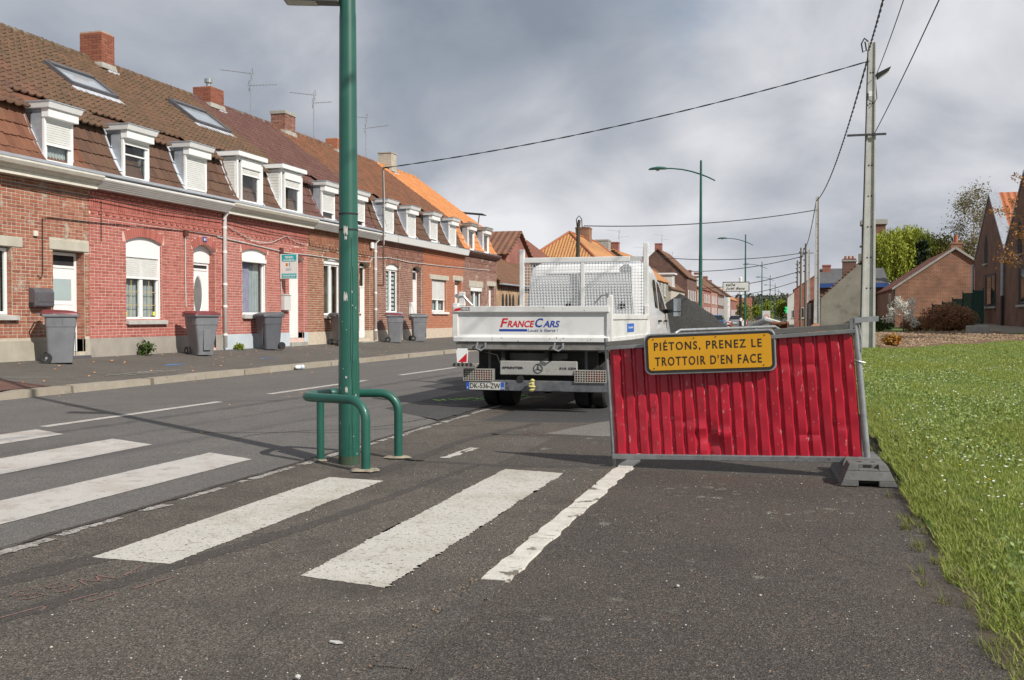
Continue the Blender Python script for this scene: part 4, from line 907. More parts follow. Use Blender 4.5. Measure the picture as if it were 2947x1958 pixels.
H71 = house('house', 41.54, 46.45, dict(label='patched brown brick house with bright orange tiled roof ending the terrace', b=B_71, win=(42.55,44.22,1.40,2.62,2.62), door=(45.26,46.2,.6,2.75,2.75), lintels=[(42.30,44.34,2.64,2.88),(44.92,46.36,2.76,2.94)],
    ws=dict(ztop=2.60, box=2.46, curtain='net', light=True), ds=dict(kind='ribbed', ztop=2.7), plinth=None, steps=[(ZG-.15,.60,-.05)], gutter='brown', rm=T_orange, ru=T_orange,
    dormers=[(42.35,43.2,A(sh=0,cmat=M_conc)),(44.55,45.4,A(sh=0,cmat=M_conc))], chimneys=[dict(y=42.7, z0=7.8, z1=8.6, lu=.6, lw=.62, cap=.04, w=-3.95, m='render')]))
# closed gable at the end of the terrace
g = MB(); g.prism([(0,4.911,.2),(-8,4.911,.2),(-8,4.911,5.2),(RIDGE[0],4.911,RIDGE[1]-.05),(MANS[-1][0],4.911,MANS[-1][1]-.05),(-.05,4.911,4.1),(0,4.911,4.0)], (0,.05,0)); g.build('gable_wall', MATS['terrace41_mortar'], H71)
# ------------------------------------------------------------------ street lamps and the near guard hoop
M_green_p = pm('green_paint', [(.010,.080,.057), (.016,.108,.077)], 3, .42, spec=.5, spots=[((.008,.10,.07), 4.5, .62, .10), ((.03,.11,.07), 12, .66, .08)], coat=.25)
M_lens = pm('lamp_lens', [(.55,.57,.55), (.62,.64,.62)], 4, .2)
def lamp_post(label, loc, group):
    t = thing('street_lamp', label, 'street lamp', loc, 0, group)
    p = MB(); p.lathe([(.094,-.02),(.093,.9),(.090,.92),(.074,3.95),(.070,4.0),(.046,8.0),(.03,8.02)], n=28); po = p.build('pole', M_green_p, t); smooth_angle(po)
    arc = [(.60,7.13),(.3,7.29),(0,7.42),(-.4,7.56),(-.8,7.66),(-1.25,7.72),(-1.5,7.73)]
    a = MB(); a.tube([(x,0,z) for x, z in arc], [.028,.030,.034,.032,.030,.028,.03], 10); smooth_angle(a.build('arm', M_green_p, t))
    h = MB(); prof = [(-1.45,.06,.05),(-1.6,.12,.09),(-1.85,.15,.11),(-2.1,.12,.075),(-2.24,.03,.02)]; vs = []; n = 12
    for x, w, hh in prof:
        for k in range(n):
            q = 2*math.pi*k/n; z = math.sin(q); vs.append((x, w*math.cos(q), 7.72+(hh*z if z > 0 else .035*z)))
    fs = [(i*n+k, i*n+(k+1) % n, (i+1)*n+(k+1) % n, (i+1)*n+k) for i in range(len(prof)-1) for k in range(n)] + [tuple(range(n))[::-1], tuple(range((len(prof)-1)*n, len(prof)*n))]
    hd = MB().add(vs, fs).build('lamp_head', M_green_p, t); smooth_angle(hd, 50)
    MB().lathe([(.09,7.665),(.06,7.64),(.01,7.63)], (-1.85,0,0), 12).build('lens', M_lens, hd)
    return t
lampA = lamp_post('tall green lamp post on the zebra crossing inside a green hoop', (-3.85,8.38,0), 'green street lamps')
lu = MB(); d = Vector((-.963,-.269,0)); nrm = Vector((.269,-.963,0))
def LP(a, b, z): q = d*a+nrm*b; return (q.x, q.y, z)
lu.hexa([LP(.07,-.07,4.065),LP(.07,.07,4.065),LP(.56,.10,4.085),LP(.56,-.10,4.085),LP(.07,-.07,4.17),LP(.07,.07,4.17),LP(.52,.09,4.18),LP(.52,-.09,4.18)])
luo = lu.build('crossing_luminaire', pm('luminaire_grey', [(.10,.095,.09), (.14,.13,.125)], 6, .5), lampA, bevel=.012)
MB().hexa([LP(.27,-.07,4.069),LP(.27,.07,4.069),LP(.54,.085,4.080),LP(.54,-.085,4.080),LP(.27,-.07,4.09),LP(.27,.07,4.09),LP(.54,.085,4.10),LP(.54,-.085,4.10)]).build('lens', pm('luminaire_lens', [(.42,.42,.36), (.5,.5,.44)], 4, .3), luo)
br = MB(); br.tube([(0,0,4.22),LP(.12,0,4.2)], .03, 8); br.build('bracket', M_green_p, lampA)
for z in (2.215, 2.075):
    r = .0935-(z-.92)*.00627; s = MB(); s.lathe([(r,z-.008),(r,z+.008)], n=28, caps=False); s.build('strap', M_black, lampA)
M_torn = pm('torn_paper', [(.42,.42,.38), (.55,.54,.50)], 25, .8)
def sticker(a0, a1, z0, z1, jag=.3):
    n = 8; m = MB(); vs = []
    for i in range(n+1):
        a = a0+(a1-a0)*i/n
        lo, hi = z0+random.uniform(0, jag)*(z1-z0), z1-random.uniform(0, jag)*(z1-z0)
        for z in (lo, hi):
            r = .0945-(z-.92)*.0062+.0012; vs.append((r*math.cos(a), r*math.sin(a), z))
    m.add(vs, [(2*i, 2*i+2, 2*i+3, 2*i+1) for i in range(n)]); return m.build('torn_sticker', M_torn, lampA)
sticker(R(-94), R(-72), 1.43, 1.535, .45); sticker(R(-94), R(-70), 2.02, 2.12, .3); sticker(R(-88), R(-74), 1.98, 2.03, .4)
for _k in range(12): _a = R(random.uniform(-120,-20)); _z = random.uniform(.08,1.6); sticker(_a, _a+R(random.uniform(2,5)), _z, _z+random.uniform(.008,.03), .4)
sticker(R(-86), R(-72), .63, .70, .4); sticker(R(-85), R(-75), .76, .785, .3); sticker(R(-86), R(-78), .57, .60, .3)
# dried rain runs on the pole and hoop: darker paint
M_drip = pm('drip_streak', [(.004,.055,.038), (.006,.075,.05)], 12, .35)
for a, z0, z1, ph in ((R(-52),0.02,2.0,0), (R(-44),.02,1.75,2), (R(-63),.02,.35,4)):
    m = MB(); n = 40; vs = []; z = z0
    for i in range(n+1):
        z = z0+(z1-z0)*i/n; aa = a+.045*math.sin(z*4.0+ph)+.03*math.sin(z*11+ph)+.012*math.sin(z*29); r = (.0945 if z < .9 else .0945-(z-.92)*.0062)+.001
        for e in (-.02, .02): vs.append((r*math.cos(aa+e), r*math.sin(aa+e), z))
    m.add(vs, [(2*i, 2*i+1, 2*i+3, 2*i+2) for i in range(n)]).build('rain_run', M_drip, lampA)
m = MB(); vs = []; n_ = 10
for i in range(n_+1):
    a_ = R(-30+26*i/n_-13)
    for z in (.62, .92): r_ = .0955; vs.append((r_*math.cos(a_), r_*math.sin(a_), z))
m.add(vs, [(2*i, 2*i+2, 2*i+3, 2*i+1) for i in range(n_)]).build('access_door', M_green_p, lampA)
m = MB(); m.lathe([(.0955,.0),(.0952,.05),(.0948,.07)], n=28, caps=False); m.build('base_rust', pm('base_rust', [(.03,.075,.045), (.07,.06,.035)], 14, .8, spots=[((.012,.10,.07), 9, .52, .1)]), lampA)
hoop = thing('guard_hoop', 'low green tubular hoop guarding the near lamp post', 'guard rail', (-3.85,8.38,0))
P1, P2, P3 = Vector((.34,-.41,0)), Vector((.30,.42,0)), Vector((-.30,.04,0))
def arcpts(c, a, b, n=7): return [c + a*math.cos(math.pi/2*i/n) + b*math.sin(math.pi/2*i/n) for i in range(n+1)]
zt, rb = .60, .17
d1 = Vector((-.95,.30,0)).normalized(); d2 = Vector((-.95,-.12,0)).normalized()
pa = [P1+Vector((0,0,-.02)), P1+Vector((0,0,.2))] + arcpts(P1+d1*rb+Vector((0,0,zt-rb)), -d1*rb, Vector((0,0,rb)))
pb = [P2+Vector((0,0,-.02)), P2+Vector((0,0,.2))] + arcpts(P2+d2*rb+Vector((0,0,zt-rb)), -d2*rb, Vector((0,0,rb)))
A0 = P1+d1*.62+Vector((0,0,zt)); B0 = P2+d2*.56+Vector((0,0,zt)); ap = Vector((-.48,.02,zt))
mid = []
for i in range(1, 12):
    t = i/12; C1 = A0+d1*.19; C2 = B0+d2*.19; mid.append(A0*(1-t)**3+C1*3*t*(1-t)**2+C2*3*t*t*(1-t)+B0*t**3)
ho = MB(); ho.tube(pa+[A0]+mid+[B0]+pb[::-1], .0395, 14); smooth_angle(ho.build('hoop_tube', M_green_p, hoop), 60)
lg = MB(); lg.tube([(P3.x,P3.y,-.02),(P3.x,P3.y,.57)], .034, 12); smooth_angle(lg.build('leg', M_green_p, hoop), 60)
tp = MB(); tp.tube([B0+d2*-.16+Vector((0,0,.003)), B0+Vector((0,0,.003)), (B0+C2)/2*.97+mid[-1]*.03+Vector((0,0,.003))], .0415, 12, caps=False); tp.build('dark_tape', pm('tape_dark', [(.02,.06,.055), (.03,.08,.07)], 6, .5), hoop)
for p in (P1, P2, P3):
    c = MB(); n = 14; rr = [random.uniform(.085,.15) if p is not P3 else random.uniform(.06,.09) for _ in range(n)]
    ring = [(p.x+rr[k]*math.cos(2*math.pi*k/n), p.y+rr[k]*math.sin(2*math.pi*k/n)*.8, .009) for k in range(n)]; top = [(p.x+rr[k]*.75*math.cos(2*math.pi*k/n), p.y+rr[k]*.75*math.sin(2*math.pi*k/n)*.8, .024) for k in range(n)]
    c.add(ring+top, [(k, (k+1) % n, n+(k+1) % n, n+k) for k in range(n)]+[tuple(range(n, 2*n))]).build('mortar_pad', pm('mortar_pad', [(.24,.21,.155), (.34,.30,.23)], 14, .9, bump=.5, spots=[((.16,.14,.09), 16, .58, .1)]), hoop)

# ------------------------------------------------------------------ red corrugated barrier, sign and block
QL0, QL1, QR0, QR1 = Vector((-1.555,8.83,.10)), Vector((-1.61,8.83,1.07)), Vector((.53,8.70,.165)), Vector((.435,8.66,1.235))
def Q(s, t, off=0):
    p = (QL0*(1-s)+QR0*s)*(1-t)+(QL1*(1-s)+QR1*s)*t; return Vector((p.x+.06*off, p.y-off, p.z))
bar = thing('site_barrier', 'red corrugated metal barrier across the footpath in a bent grey frame', 'barrier', (-.55,8.77,0))
O = Vector((-.55,8.77,0))
M_redsheet = pm('red_sheet', [(.40,.012,.028), (.48,.018,.040)], 3, .34, spec=.5, coat=.25, spots=[((.30,.010,.02), 5, .6, .2), ((.50,.17,.18), 30, .62, .05), ((.52,.38,.38), 60, .665, .03), ((.22,.02,.03), 2.0, .58, .2)], stretch=(1,1,.35))
nr = 20; prof = [(0,.0),(.15,.0),(.30,.019),(.86,.019)]
ss = []
for k in range(nr):
    for f, dd in prof: ss.append(((k+f)/nr, dd))
ss.append((1.0, 0.)); nt_ = 34; vs = []
def dent(s, t):
    d = 0
    for cs, ct, rs, rt, a in ((.415,.10,.045,.13,-.05), (.365,.24,.03,.04,.024), (.452,.19,.028,.035,.034), (.385,.06,.018,.06,.045), (.43,.04,.015,.03,.03), (.30,.30,.03,.02,-.015), (.80,.18,.03,.02,-.016), (.62,.55,.05,.3,-.006), (.74,.74,.03,.03,-.014), (.83,.72,.03,.02,-.014), (.17,.38,.02,.03,-.012), (.93,.25,.03,.02,-.012), (.25,.62,.03,.2,-.006), (.56,.5,.015,.5,-.010)):
        d += a*math.exp(-((s-cs)/rs)**2-((t-ct)/rt)**2)
    return d
for j in range(nt_+1):
    t = .015+.93*j/nt_
    for s, dd in ss:
        w = .0025*math.sin(s*41+t*7)+.0025*math.sin(t*23+s*90); sh = .0004*math.sin(t*9+s*31)
        vs.append(Q(.012+.976*s+sh, t, .012+max(-.02, dd+dent(s, t))+w)-O)
n = len(ss); fs = [(j*n+i, j*n+i+1, (j+1)*n+i+1, (j+1)*n+i) for j in range(nt_) for i in range(n-1)]
sh = MB().add(vs, fs).build('corrugated_sheet', M_redsheet, bar); smooth_angle(sh, 24)
def patch_bar(s0, s1, t0, t1, o0, o1):
    m = MB(); m.hexa([Q(s0,t0,o0)-O,Q(s1,t0,o0)-O,Q(s1,t0,o1)-O,Q(s0,t0,o1)-O,Q(s0,t1,o0)-O,Q(s1,t1,o0)-O,Q(s1,t1,o1)-O,Q(s0,t1,o1)-O]); return m
M_frame = pm('barrier_frame', [(.20,.205,.21), (.31,.315,.32)], 9, .45, metal=.45, spots=[((.10,.09,.08), 14, .60, .10), ((.16,.10,.06), 22, .68, .06)])
patch_bar(0,1,-.03,.012,.0,.055).build('bottom_rail', M_frame, bar, bevel=.004)
patch_bar(0,1,.945,.975,.0,.065).build('top_rail', M_frame, bar, bevel=.003)
patch_bar(0,1,.978,1.02,-.005,.05).build('top_capping', pm('capping_dull', [(.13,.125,.115), (.20,.19,.175)], 8, .55, metal=.3), bar, bevel=.003)
lp = MB(); b0, b1 = Vector((-1.54,8.83,0))-O, Vector((-1.618,8.83,1.12))-O
lp.tube([b0, (b0+b1)/2, b1], .017, 10); smooth_angle(lp.build('post', M_frame, bar), 60)
rp = MB(); r0, r1 = Vector((.552,8.685,.05))-O, Vector((.435,8.65,1.30))-O
rp.tube([r0, r0.lerp(r1,.9), r0.lerp(r1,.96)+Vector((-.006,0,0)), r1], .0265, 14); smooth_angle(rp.build('post', M_galv, bar), 60)
MB().hexa([tuple(r1+Vector(q)) for q in ((.0,-.035,-.045),(.18,-.035,-.03),(.18,-.025,-.03),(.0,-.025,-.045),(.0,-.035,.0),(.18,-.035,.012),(.18,-.025,.012),(.0,-.025,.0))]).build('hook_plate', M_galv, bar)
MB().box(r1.x-.04, r1.y-.04, r1.z-.14, r1.x-.015, r1.y-.03, r1.z-.02).build('side_plate', M_frame, bar)
cl = MB(); cl.tube([r0.lerp(r1,.98)+Vector((.025,-.02,0)), r0.lerp(r1,.86)+Vector((.035,-.02,0)), r0.lerp(r1,.78)+Vector((.027,-.02,0))], .006, 6); cl.build('chain', M_galv, bar)
wr = MB(); wr.tube([r0.lerp(r1,.72)+Vector((-.03,-.03,.01)), r0.lerp(r1,.72)+Vector((.0,-.035,.0)), r0.lerp(r1,.715)+Vector((.05,-.02,-.005))], .004, 5); wr.build('wire_tie', M_galv, bar)

def rrect(w, h, r, n=6):
    P = []
    for cx, cz, a0 in ((w/2-r,h/2-r,0),(-w/2+r,h/2-r,90),(-w/2+r,-h/2+r,180),(w/2-r,-h/2+r,270)):
        for i in range(n+1): a = R(a0+90*i/n); P.append((cx+r*math.cos(a), cz+r*math.sin(a)))
    return P
sg = thing('site_sign', 'yellow sign telling pedestrians to use the opposite pavement, hung on the red barrier', 'sign', (-.715,8.655,1.010)); sg.rotation_euler = (0, -R(2.7), 0)
M_yel = pm('sign_yellow', [(.60,.29,.012), (.66,.33,.018)], 3, .45, spots=[((.42,.20,.012), 5, .60, .18), ((.16,.09,.02), 11, .71, .05), ((.72,.48,.12), 30, .71, .04)])
M_blk = pm('sign_black', [(.022,.021,.02), (.035,.033,.03)], 9, .5, spots=[((.10,.09,.08), 22, .68, .05)])
def plate(w, h, r, y0, y1, name, mat, bv=0): m = MB(); m.prism([(x,y0,z) for x, z in rrect(w,h,r)], (0,y1-y0,0)); return m.build(name, mat, sg, bevel=bv)
plate(1.080,.345,.055,0,.028,'rim',M_galv,.004); plate(1.056,.320,.048,-.004,.0,'border',M_blk); plate(1.010,.276,.030,-.007,-.003,'face',M_yel)
M_letter = pm('sign_letter', [(.018,.016,.013), (.03,.027,.022)], 12, .5, spots=[((.30,.16,.02), 24, .70, .04)])
lettering('lettering', 'PI\u00c9TONS, PRENEZ LE', .09, M_letter, sg, (-.455,-.0085,.018), FACE_S, fit=(.885,.098), depth=.0006, space=1.25, offset=.0012)
lettering('lettering', "TROTTOIR D'EN FACE", .09, M_letter, sg, (-.450,-.0085,-.100), FACE_S, fit=(.875,.077), depth=.0006, space=1.25, offset=.0012)
for x, z in ((-.46,.125),(-.12,.125),(.06,.128),(.455,.125),(-.46,-.12),(.44,-.12)): MB().lathe([(.005,-.0115),(.005,-.006)], (x,0,z), 8, 'y').build('rivet', M_blk, sg)

blk = MB()
M_block = pm('block_concrete', [(.115,.115,.11), (.17,.17,.163)], 6, .9, bump=.6, bscale=120, spots=[((.10,.10,.095), 9, .60, .12), ((.30,.30,.28), 60, .70, .05)])
block = thing('barrier_block', 'grey recycled-rubber ballast block holding the right end of the red barrier', 'ballast block', (.50,8.74,.006), R(3))
def tr(m, x0, x1, y0, y1, z0, z1, i=.055, j=.03):
    m.hexa([(x0,y0,z0),(x1,y0,z0),(x1,y1,z0),(x0,y1,z0),(x0+i,y0+j,z1),(x1-i,y0+j,z1),(x1-i,y1-j,z1),(x0+i,y1-j,z1)])
def taper(z): return .21-.075*z/.17
def sect(m, y0, y1, z0, z1, xa=None, xb=None, e0=0, e1=0):
    a0, a1 = taper(z0), taper(z1); l0, r0_ = (-a0 if xa is None else xa), (a0 if xb is None else xb); l1, r1_ = (-a1 if xa is None else xa), (a1 if xb is None else xb)
    m.hexa([(l0,y0,z0),(r0_,y0,z0),(r0_,y1,z0),(l0,y1,z0),(l1,y0+e0,z1),(r1_,y0+e0,z1),(r1_,y1-e1,z1),(l1,y1-e1,z1)])
b_ = MB(); sect(b_,-.50,.46,.045,.115,e0=.035,e1=.035)
sect(b_,-.50,-.36,0,.045,xb=-.075,e0=.0); sect(b_,-.50,-.36,0,.045,xa=.075,e0=.0); sect(b_,-.36,.46,0,.045)
sect(b_,-.465,-.40,.115,.165,xb=-.075,e0=.02); sect(b_,-.465,-.40,.115,.165,xa=.075,e0=.02); sect(b_,-.40,-.20,.115,.165,e1=.012)
sect(b_,-.465,-.40,.115,.130,xa=-.075,xb=.075,e0=.006)
sect(b_,-.12,.16,.115,.170,e0=.015,e1=.015); sect(b_,.24,.425,.115,.160,e0=.015,e1=.02)
b_.build('block_body', M_block, block, bevel=.006)
MB().box(-.03,-.403,.135,.03,-.4005,.155).build('pocket_label', M_blk, block)
for x in (-.05, .05): MB().lathe([(.018,.1655),(.018,.168)], (x,-.31,0), 10).build('stud_hole', M_blk, block)

# ------------------------------------------------------------------ wheelie bins
M_bin = pm('bin_grey', [(.15,.155,.17), (.20,.205,.22)], 4, .5, spots=[((.27,.26,.25), 5, .66, .1), ((.20,.15,.09), 6, .71, .05)])
M_bin2 = pm('bin_slate', [(.085,.09,.105), (.115,.12,.135)], 4, .5, spots=[((.16,.165,.17), 5, .66, .1)])
M_lidr = pm('bin_lid_maroon', [(.15,.03,.035), (.20,.045,.05)], 4, .4)
M_lidg = pm('bin_lid_grey', [(.09,.095,.105), (.13,.135,.145)], 4, .45)
def wheelie_bin(label, loc, rz, body, lid, h=.93, w=.50):
    """front of the bin faces +x locally, wheels at -x"""
    t = thing('wheelie_bin', label, 'bin', loc, rz, 'wheelie bins along the house fronts')
    b = MB(); rings = []
    for z, x0, x1, hw in ((.015,-.22,.20,.19),(.20,-.235,.215,.20),(h*.72,-.255,.25,w*.46),(h*.73,-.26,.262,w*.475),(h-.06,-.268,.275,w*.49)):
        r = .05; P = []
        for cx, cy, a0 in ((x1-r,hw-r,0),(x0+r,hw-r,90),(x0+r,-hw+r,180),(x1-r,-hw+r,270)):
            for i in range(4): a = R(a0+30*i); P.append((cx+r*math.cos(a), cy+r*math.sin(a), z))
        rings.append(P)
    n = len(rings[0]); vs = [p for r_ in rings for p in r_]; fs = [(i*n+k, i*n+(k+1) % n, (i+1)*n+(k+1) % n, (i+1)*n+k) for i in range(len(rings)-1) for k in range(n)]+[tuple(range(n))[::-1]]
    bo = b.add(vs, fs).build('body', body, t); smooth_angle(bo, 30)
    rim = MB(); rim.box(-.31,-w*.54,h-.075,.315,w*.54,h-.02); rim.build('rim', body, t, bevel=.015)
    m = MB(); ring2 = []
    for z, x0, x1, hw in ((h-.02,-.34,.325,w*.545),(h+.01,-.335,.32,w*.53),(h+.045,-.30,.22,w*.44),(h+.055,-.2,.1,w*.3)):
        r = .06; P = []
        for cx, cy, a0 in ((x1-r,hw-r,0),(x0+r,hw-r,90),(x0+r,-hw+r,180),(x1-r,-hw+r,270)):
            for i in range(4): a = R(a0+30*i); P.append((cx+r*math.cos(a), cy+r*math.sin(a), z+.05*(-cx)))
        ring2.append(P)
    vs = [p for r_ in ring2 for p in r_]; fs = [(i*n+k, i*n+(k+1) % n, (i+1)*n+(k+1) % n, (i+1)*n+k) for i in range(3) for k in range(n)]+[tuple(range(n))[::-1], tuple(range(3*n, 4*n))]
    smooth_angle(m.add(vs, fs).build('lid', lid, t), 30)
    hd = MB(); hd.tube([(-.30,-w*.36,h-.05),(-.375,-w*.36,h-.02),(-.385,-w*.30,h-.015),(-.385,w*.30,h-.015),(-.375,w*.36,h-.02),(-.30,w*.36,h-.05)], .014, 8); hd.build('handle', body, t)
    ax = MB(); ax.tube([(-.245,-.24,.10),(-.245,.24,.10)], .012, 8); ax.build('axle', M_galv, t)
    for s in (-1, 1):
        wl = MB(); y0 = s*.225; wl.lathe([(.05,-.022),(.096,-.024),(.1,-.014),(.1,.014),(.096,.024),(.05,.022)], (-.245,y0,.10), 18, 'y'); wo = wl.build('wheel', M_black, t); smooth_angle(wo, 40)
        MB().lathe([(.052,-.020),(.035,-.010),(.02,-.024)], (-.245,y0+s*.002,.10), 14, 'y').build('hub', M_galv, wo); 
    for q in (-.07, .07): MB().box(-.03+q-.008, -w*.5, h-.20, -.03+q+.008, -w*.46-.002, h-.09).build('lug', body, t)
    fp = MB(); fp.box(.238,-.09,.12,.252,.09,h*.62); fp.build('front_panel', body, t, bevel=.01)
    return t
gz_ = lambda X: pave_z(X)+.002
wheelie_bin('grey wheelie bin with maroon lid by the frosted white door', (-13.18,16.05,gz_(-13.18)), R(38), M_bin, M_lidr, .93, .52)
wheelie_bin('grey wheelie bin with maroon lid standing before the door of number 61', (-13.05,20.50,gz_(-13.05)), R(-28), M_bin, M_lidr, .95, .60)
wheelie_bin('slate grey wheelie bin with grey lid in front of the pale blue plinth', (-13.30,24.02,gz_(-13.3)), R(-118), M_bin2, M_lidg, .92, .50)
wheelie_bin('grey wheelie bin half hidden behind the tall green lamp post', (-13.25,28.35,gz_(-13.25)), R(60), M_bin, M_lidg, .92, .50)
wheelie_bin('grey wheelie bin with red lid between white downpipe and blue sill', (-13.15,32.35,gz_(-13.15)), R(20), M_bin, M_lidr, .95, .58)
wheelie_bin('narrow grey wheelie bin with grey lid beside the stone plinth', (-13.15,34.6,gz_(-13.15)), R(30), M_bin, M_lidg, .93, .50)

# ------------------------------------------------------------------ things fixed to the fronts
lb = thing('letterbox', 'rounded anthracite letterbox on the patchy brick wall', 'letterbox', (XW,15.9,1.49))
m = MB(); m.prism([(.012,0,.0),(.14,0,.0),(.165,0,.03),(.165,0,.28),(.13,0,.345),(.07,0,.365),(.012,0,.365)], (0,.50,0)); m.build('case', M_anthra, lb, bevel=.012)
MB().box(.164,.03,.10,.172,.47,.27).build('flap', M_anthra, lb, bevel=.004)
MB().lathe([(.008,.172),(.008,.178)], (0,.25,.24), 8, 'x').build('lock', M_galv, lb); MB().box(.02,-.006,.015,.12,.0,.09).build('paper_slot', M_dark, lb)
lb2 = thing('letterbox', 'small white letterbox beside the ribbed white door', 'letterbox', (XW,25.52,1.50))
MB().box(.012,0,0,.13,.36,.42).build('case', pm('letterbox_white', [(.55,.55,.53), (.62,.62,.60)], 5, .5), lb2, bevel=.01); MB().hexa([(.0,-.01,.42),(.15,-.01,.415),(.15,.37,.415),(.0,.37,.42),(.0,-.01,.46),(.13,-.01,.43),(.13,.37,.43),(.0,.37,.46)]).build('lid', M_sill, lb2)
mb3 = thing('meter_cabinet', 'white meter cabinet on the wall by the narrow bin', 'meter cabinet', (XW,35.15,1.30)); MB().box(.012,0,0,.12,.42,.55).build('case', M_white, mb3, bevel=.01); MB().box(.12,.03,.03,.127,.39,.5).build('door', M_white, mb3)
pl = thing('house_number', 'blue enamel plaque with white number 61 over the arched door', 'plaque', (XW,21.68,3.12)); MB().box(.013,0,0,.022,.17,.115).build('plate', pm('enamel_blue', [(.03,.05,.22), (.04,.07,.28)], 5, .3), pl)
lettering('lettering', '61', .1, M_panel, pl, (.0235,.035,.022), FACE_E, fit=(.10,.072), depth=.001, offset=.002)
bd = thing('estate_agent_board', 'white and turquoise board reading VENDU projecting from the red house', 'sign', (XW,25.45,2.36))
M_turq = pm('turquoise', [(.012,.38,.42), (.02,.42,.46)], 4, .45); M_bdw = pm('board_white', [(.70,.70,.68), (.76,.76,.74)], 4, .5)
MB().box(.03,.0,0,.56,.02,.68).build('board', M_bdw, bd); MB().box(.085,-.004,.50,.525,-.001,.665).build('colour_band', M_turq, bd); MB().box(.085,-.004,.015,.525,-.001,.145).build('colour_band', M_turq, bd)
MB().box(.105,-.004,.475,.49,-.001,.50).build('colour_band', M_turq, bd)
lettering('lettering', 'VENDU', .1, M_panel, bd, (.175,-.006,.56), FACE_S, fit=(.25,.062), depth=.001, offset=.003)
lettering('lettering', 'EXCLUSIVITÉ', .05, M_panel, bd, (.135,-.006,.492), FACE_S, fit=(.33,.046), depth=.001, offset=.002)
lettering('lettering', '03 20 30 24 30', .05, M_panel, bd, (.115,-.006,.067), FACE_S, fit=(.38,.046), depth=.001, offset=.002)
MB().box(.12,-.006,.035,.48,-.003,.045).build('rule', M_panel, bd)
for i, (c, x0, x1) in enumerate((((.60,.06,.08),.21,.235), ((.62,.32,.03),.235,.26), ((.45,.50,.05),.26,.28))):
    MB().prism([(x0,-.004,.345),(x1,-.004,.36),(x1,-.004,.42),(x0,-.004,.435)], (0,.003,0)).build('emblem', pm('emblem%d' % i, [c, c], 2, .5), bd)
MB().box(.31,-.004,.34,.328,-.001,.45).build('emblem', pm('emblem_blue', [(.05,.25,.42)]*2, 2, .5), bd)
lettering('lettering', 'accord', .04, pm('pale_print', [(.45,.52,.53)]*2, 2, .6), bd, (.21,-.004,.275), FACE_S, fit=(.17,.028), depth=.001)
lettering('lettering', 'HABITAT', .04, pm('blue_print', [(.20,.42,.50)]*2, 2, .6), bd, (.21,-.004,.232), FACE_S, fit=(.17,.025), depth=.001)
MB().tube([(.0,.01,.55),(.05,.01,.55)], .012, 6).build('bracket', M_galv, bd); MB().tube([(.0,.01,.12),(.05,.01,.12)], .012, 6).build('bracket', M_galv, bd)
def cable(name, label, pts, r, mat, sag=0, cat='cable', group=None, n=14, parent=None):
    P = []
    for a, b in zip(pts[:-1], pts[1:]):
        a, b = Vector(a), Vector(b)
        for i in range(n if sag else 1):
            t = i/(n if sag else 1); q = a.lerp(b, t); q.z -= sag*4*t*(1-t)*(b-a).length; P.append(q)
    P.append(Vector(pts[-1])); o = MB().tube(P, r, 6).build(name, mat, parent)
    if parent is None: tag(o, label, cat, group)
    return o
x = XW+.03
cable('wall_cable', 'thin black cable looping down the patchy brick wall to a hook', [(x,22.5,3.30),(x,20.9,3.31),(x,19,3.26),(x,17.6,3.22),(x,16.4,3.20),(x,16.26,3.17),(x,16.25,2.2),(x,16.24,2.08),(x,16.18,2.04),(x,16.12,2.1)], .009, M_cable)
cable('wall_cable', 'grey cable run along the fronts above door height', [(x,22.3,3.28),(x,24,3.20),(x,25.5,3.12),(x,25.6,3.10),(x,27.2,3.12),(x,29.5,3.10),(x,31.6,3.14),(x,31.8,3.30),(x,32.5,3.33),(x,33.2,3.38),(x,34.3,3.35),(x,35.2,3.32),(x,36.7,3.34),(x,39,3.36),(x,41,3.4),(x,44,3.45),(x,45.3,3.48)], .016, M_greycable)
cable('wall_cable', 'black cable strung under the gutters of the red houses', [(x+.06,15.2,3.74),(x+.06,17.6,3.72),(x+.06,19.9,3.66),(x+.06,22.6,3.70),(x+.06,24.8,3.60),(x+.06,27.05,3.58),(x+.05,27.15,3.38),(x+.05,29,3.36),(x+.05,31.8,3.34)], .011, M_cable)
cable('wall_cable', 'slack pale wires hanging below the frieze of the red house', [(x+.03,22.7,3.58),(x+.03,23.5,3.40),(x+.03,24.3,3.26),(x+.03,25.0,3.34),(x+.03,25.75,3.56),(x+.03,26.3,3.44),(x+.03,26.9,3.40)], .009, M_greycable)
cable('wall_cable', 'thin hanging wire down the red wall beside the house boundary', [(x,17.95,3.68),(x,17.95,2.85)], .007, M_cable)
jb = tag(MB().box(XW+.012,20.86,3.19,XW+.09,20.98,3.33).build('junction_box', pm('brown_plastic', [(.10,.035,.03), (.13,.05,.04)], 4, .5), None, bevel=.01), 'brown junction box above the bin of number 61', 'junction box')
cable('wall_conduit', 'white conduit dropping from the brown junction box', [(x,20.93,3.19),(x,20.92,2.4),(x,20.94,1.55)], .014, M_greycable)
jb2 = tag(MB().box(XW+.012,25.44,3.06,XW+.09,25.56,3.22).build('junction_box', MATS['brown_plastic'], None, bevel=.01), 'brown junction box above the estate agent board', 'junction box')
cable('wall_conduit', 'pale conduit running behind the estate agent board to the letterbox', [(x,25.5,3.06),(x,25.5,2.2),(x,25.52,1.98)], .013, M_greycable)
tag(MB().box(XW+.012,16.02,2.82,XW+.05,16.12,2.92).build('alarm_box', M_cream, None, bevel=.006), 'small cream box high on the patchy brick wall', 'wall box')
tag(MB().box(XW+.07,31.55,3.60,XW+.12,31.76,3.80).build('alarm_box', M_white, None, bevel=.006), 'small white box by the top of the far downpipe', 'wall box')
mast = thing('service_mast', 'slender brown and grey service mast standing off the terrace front', 'mast', (XW,31.92,0))
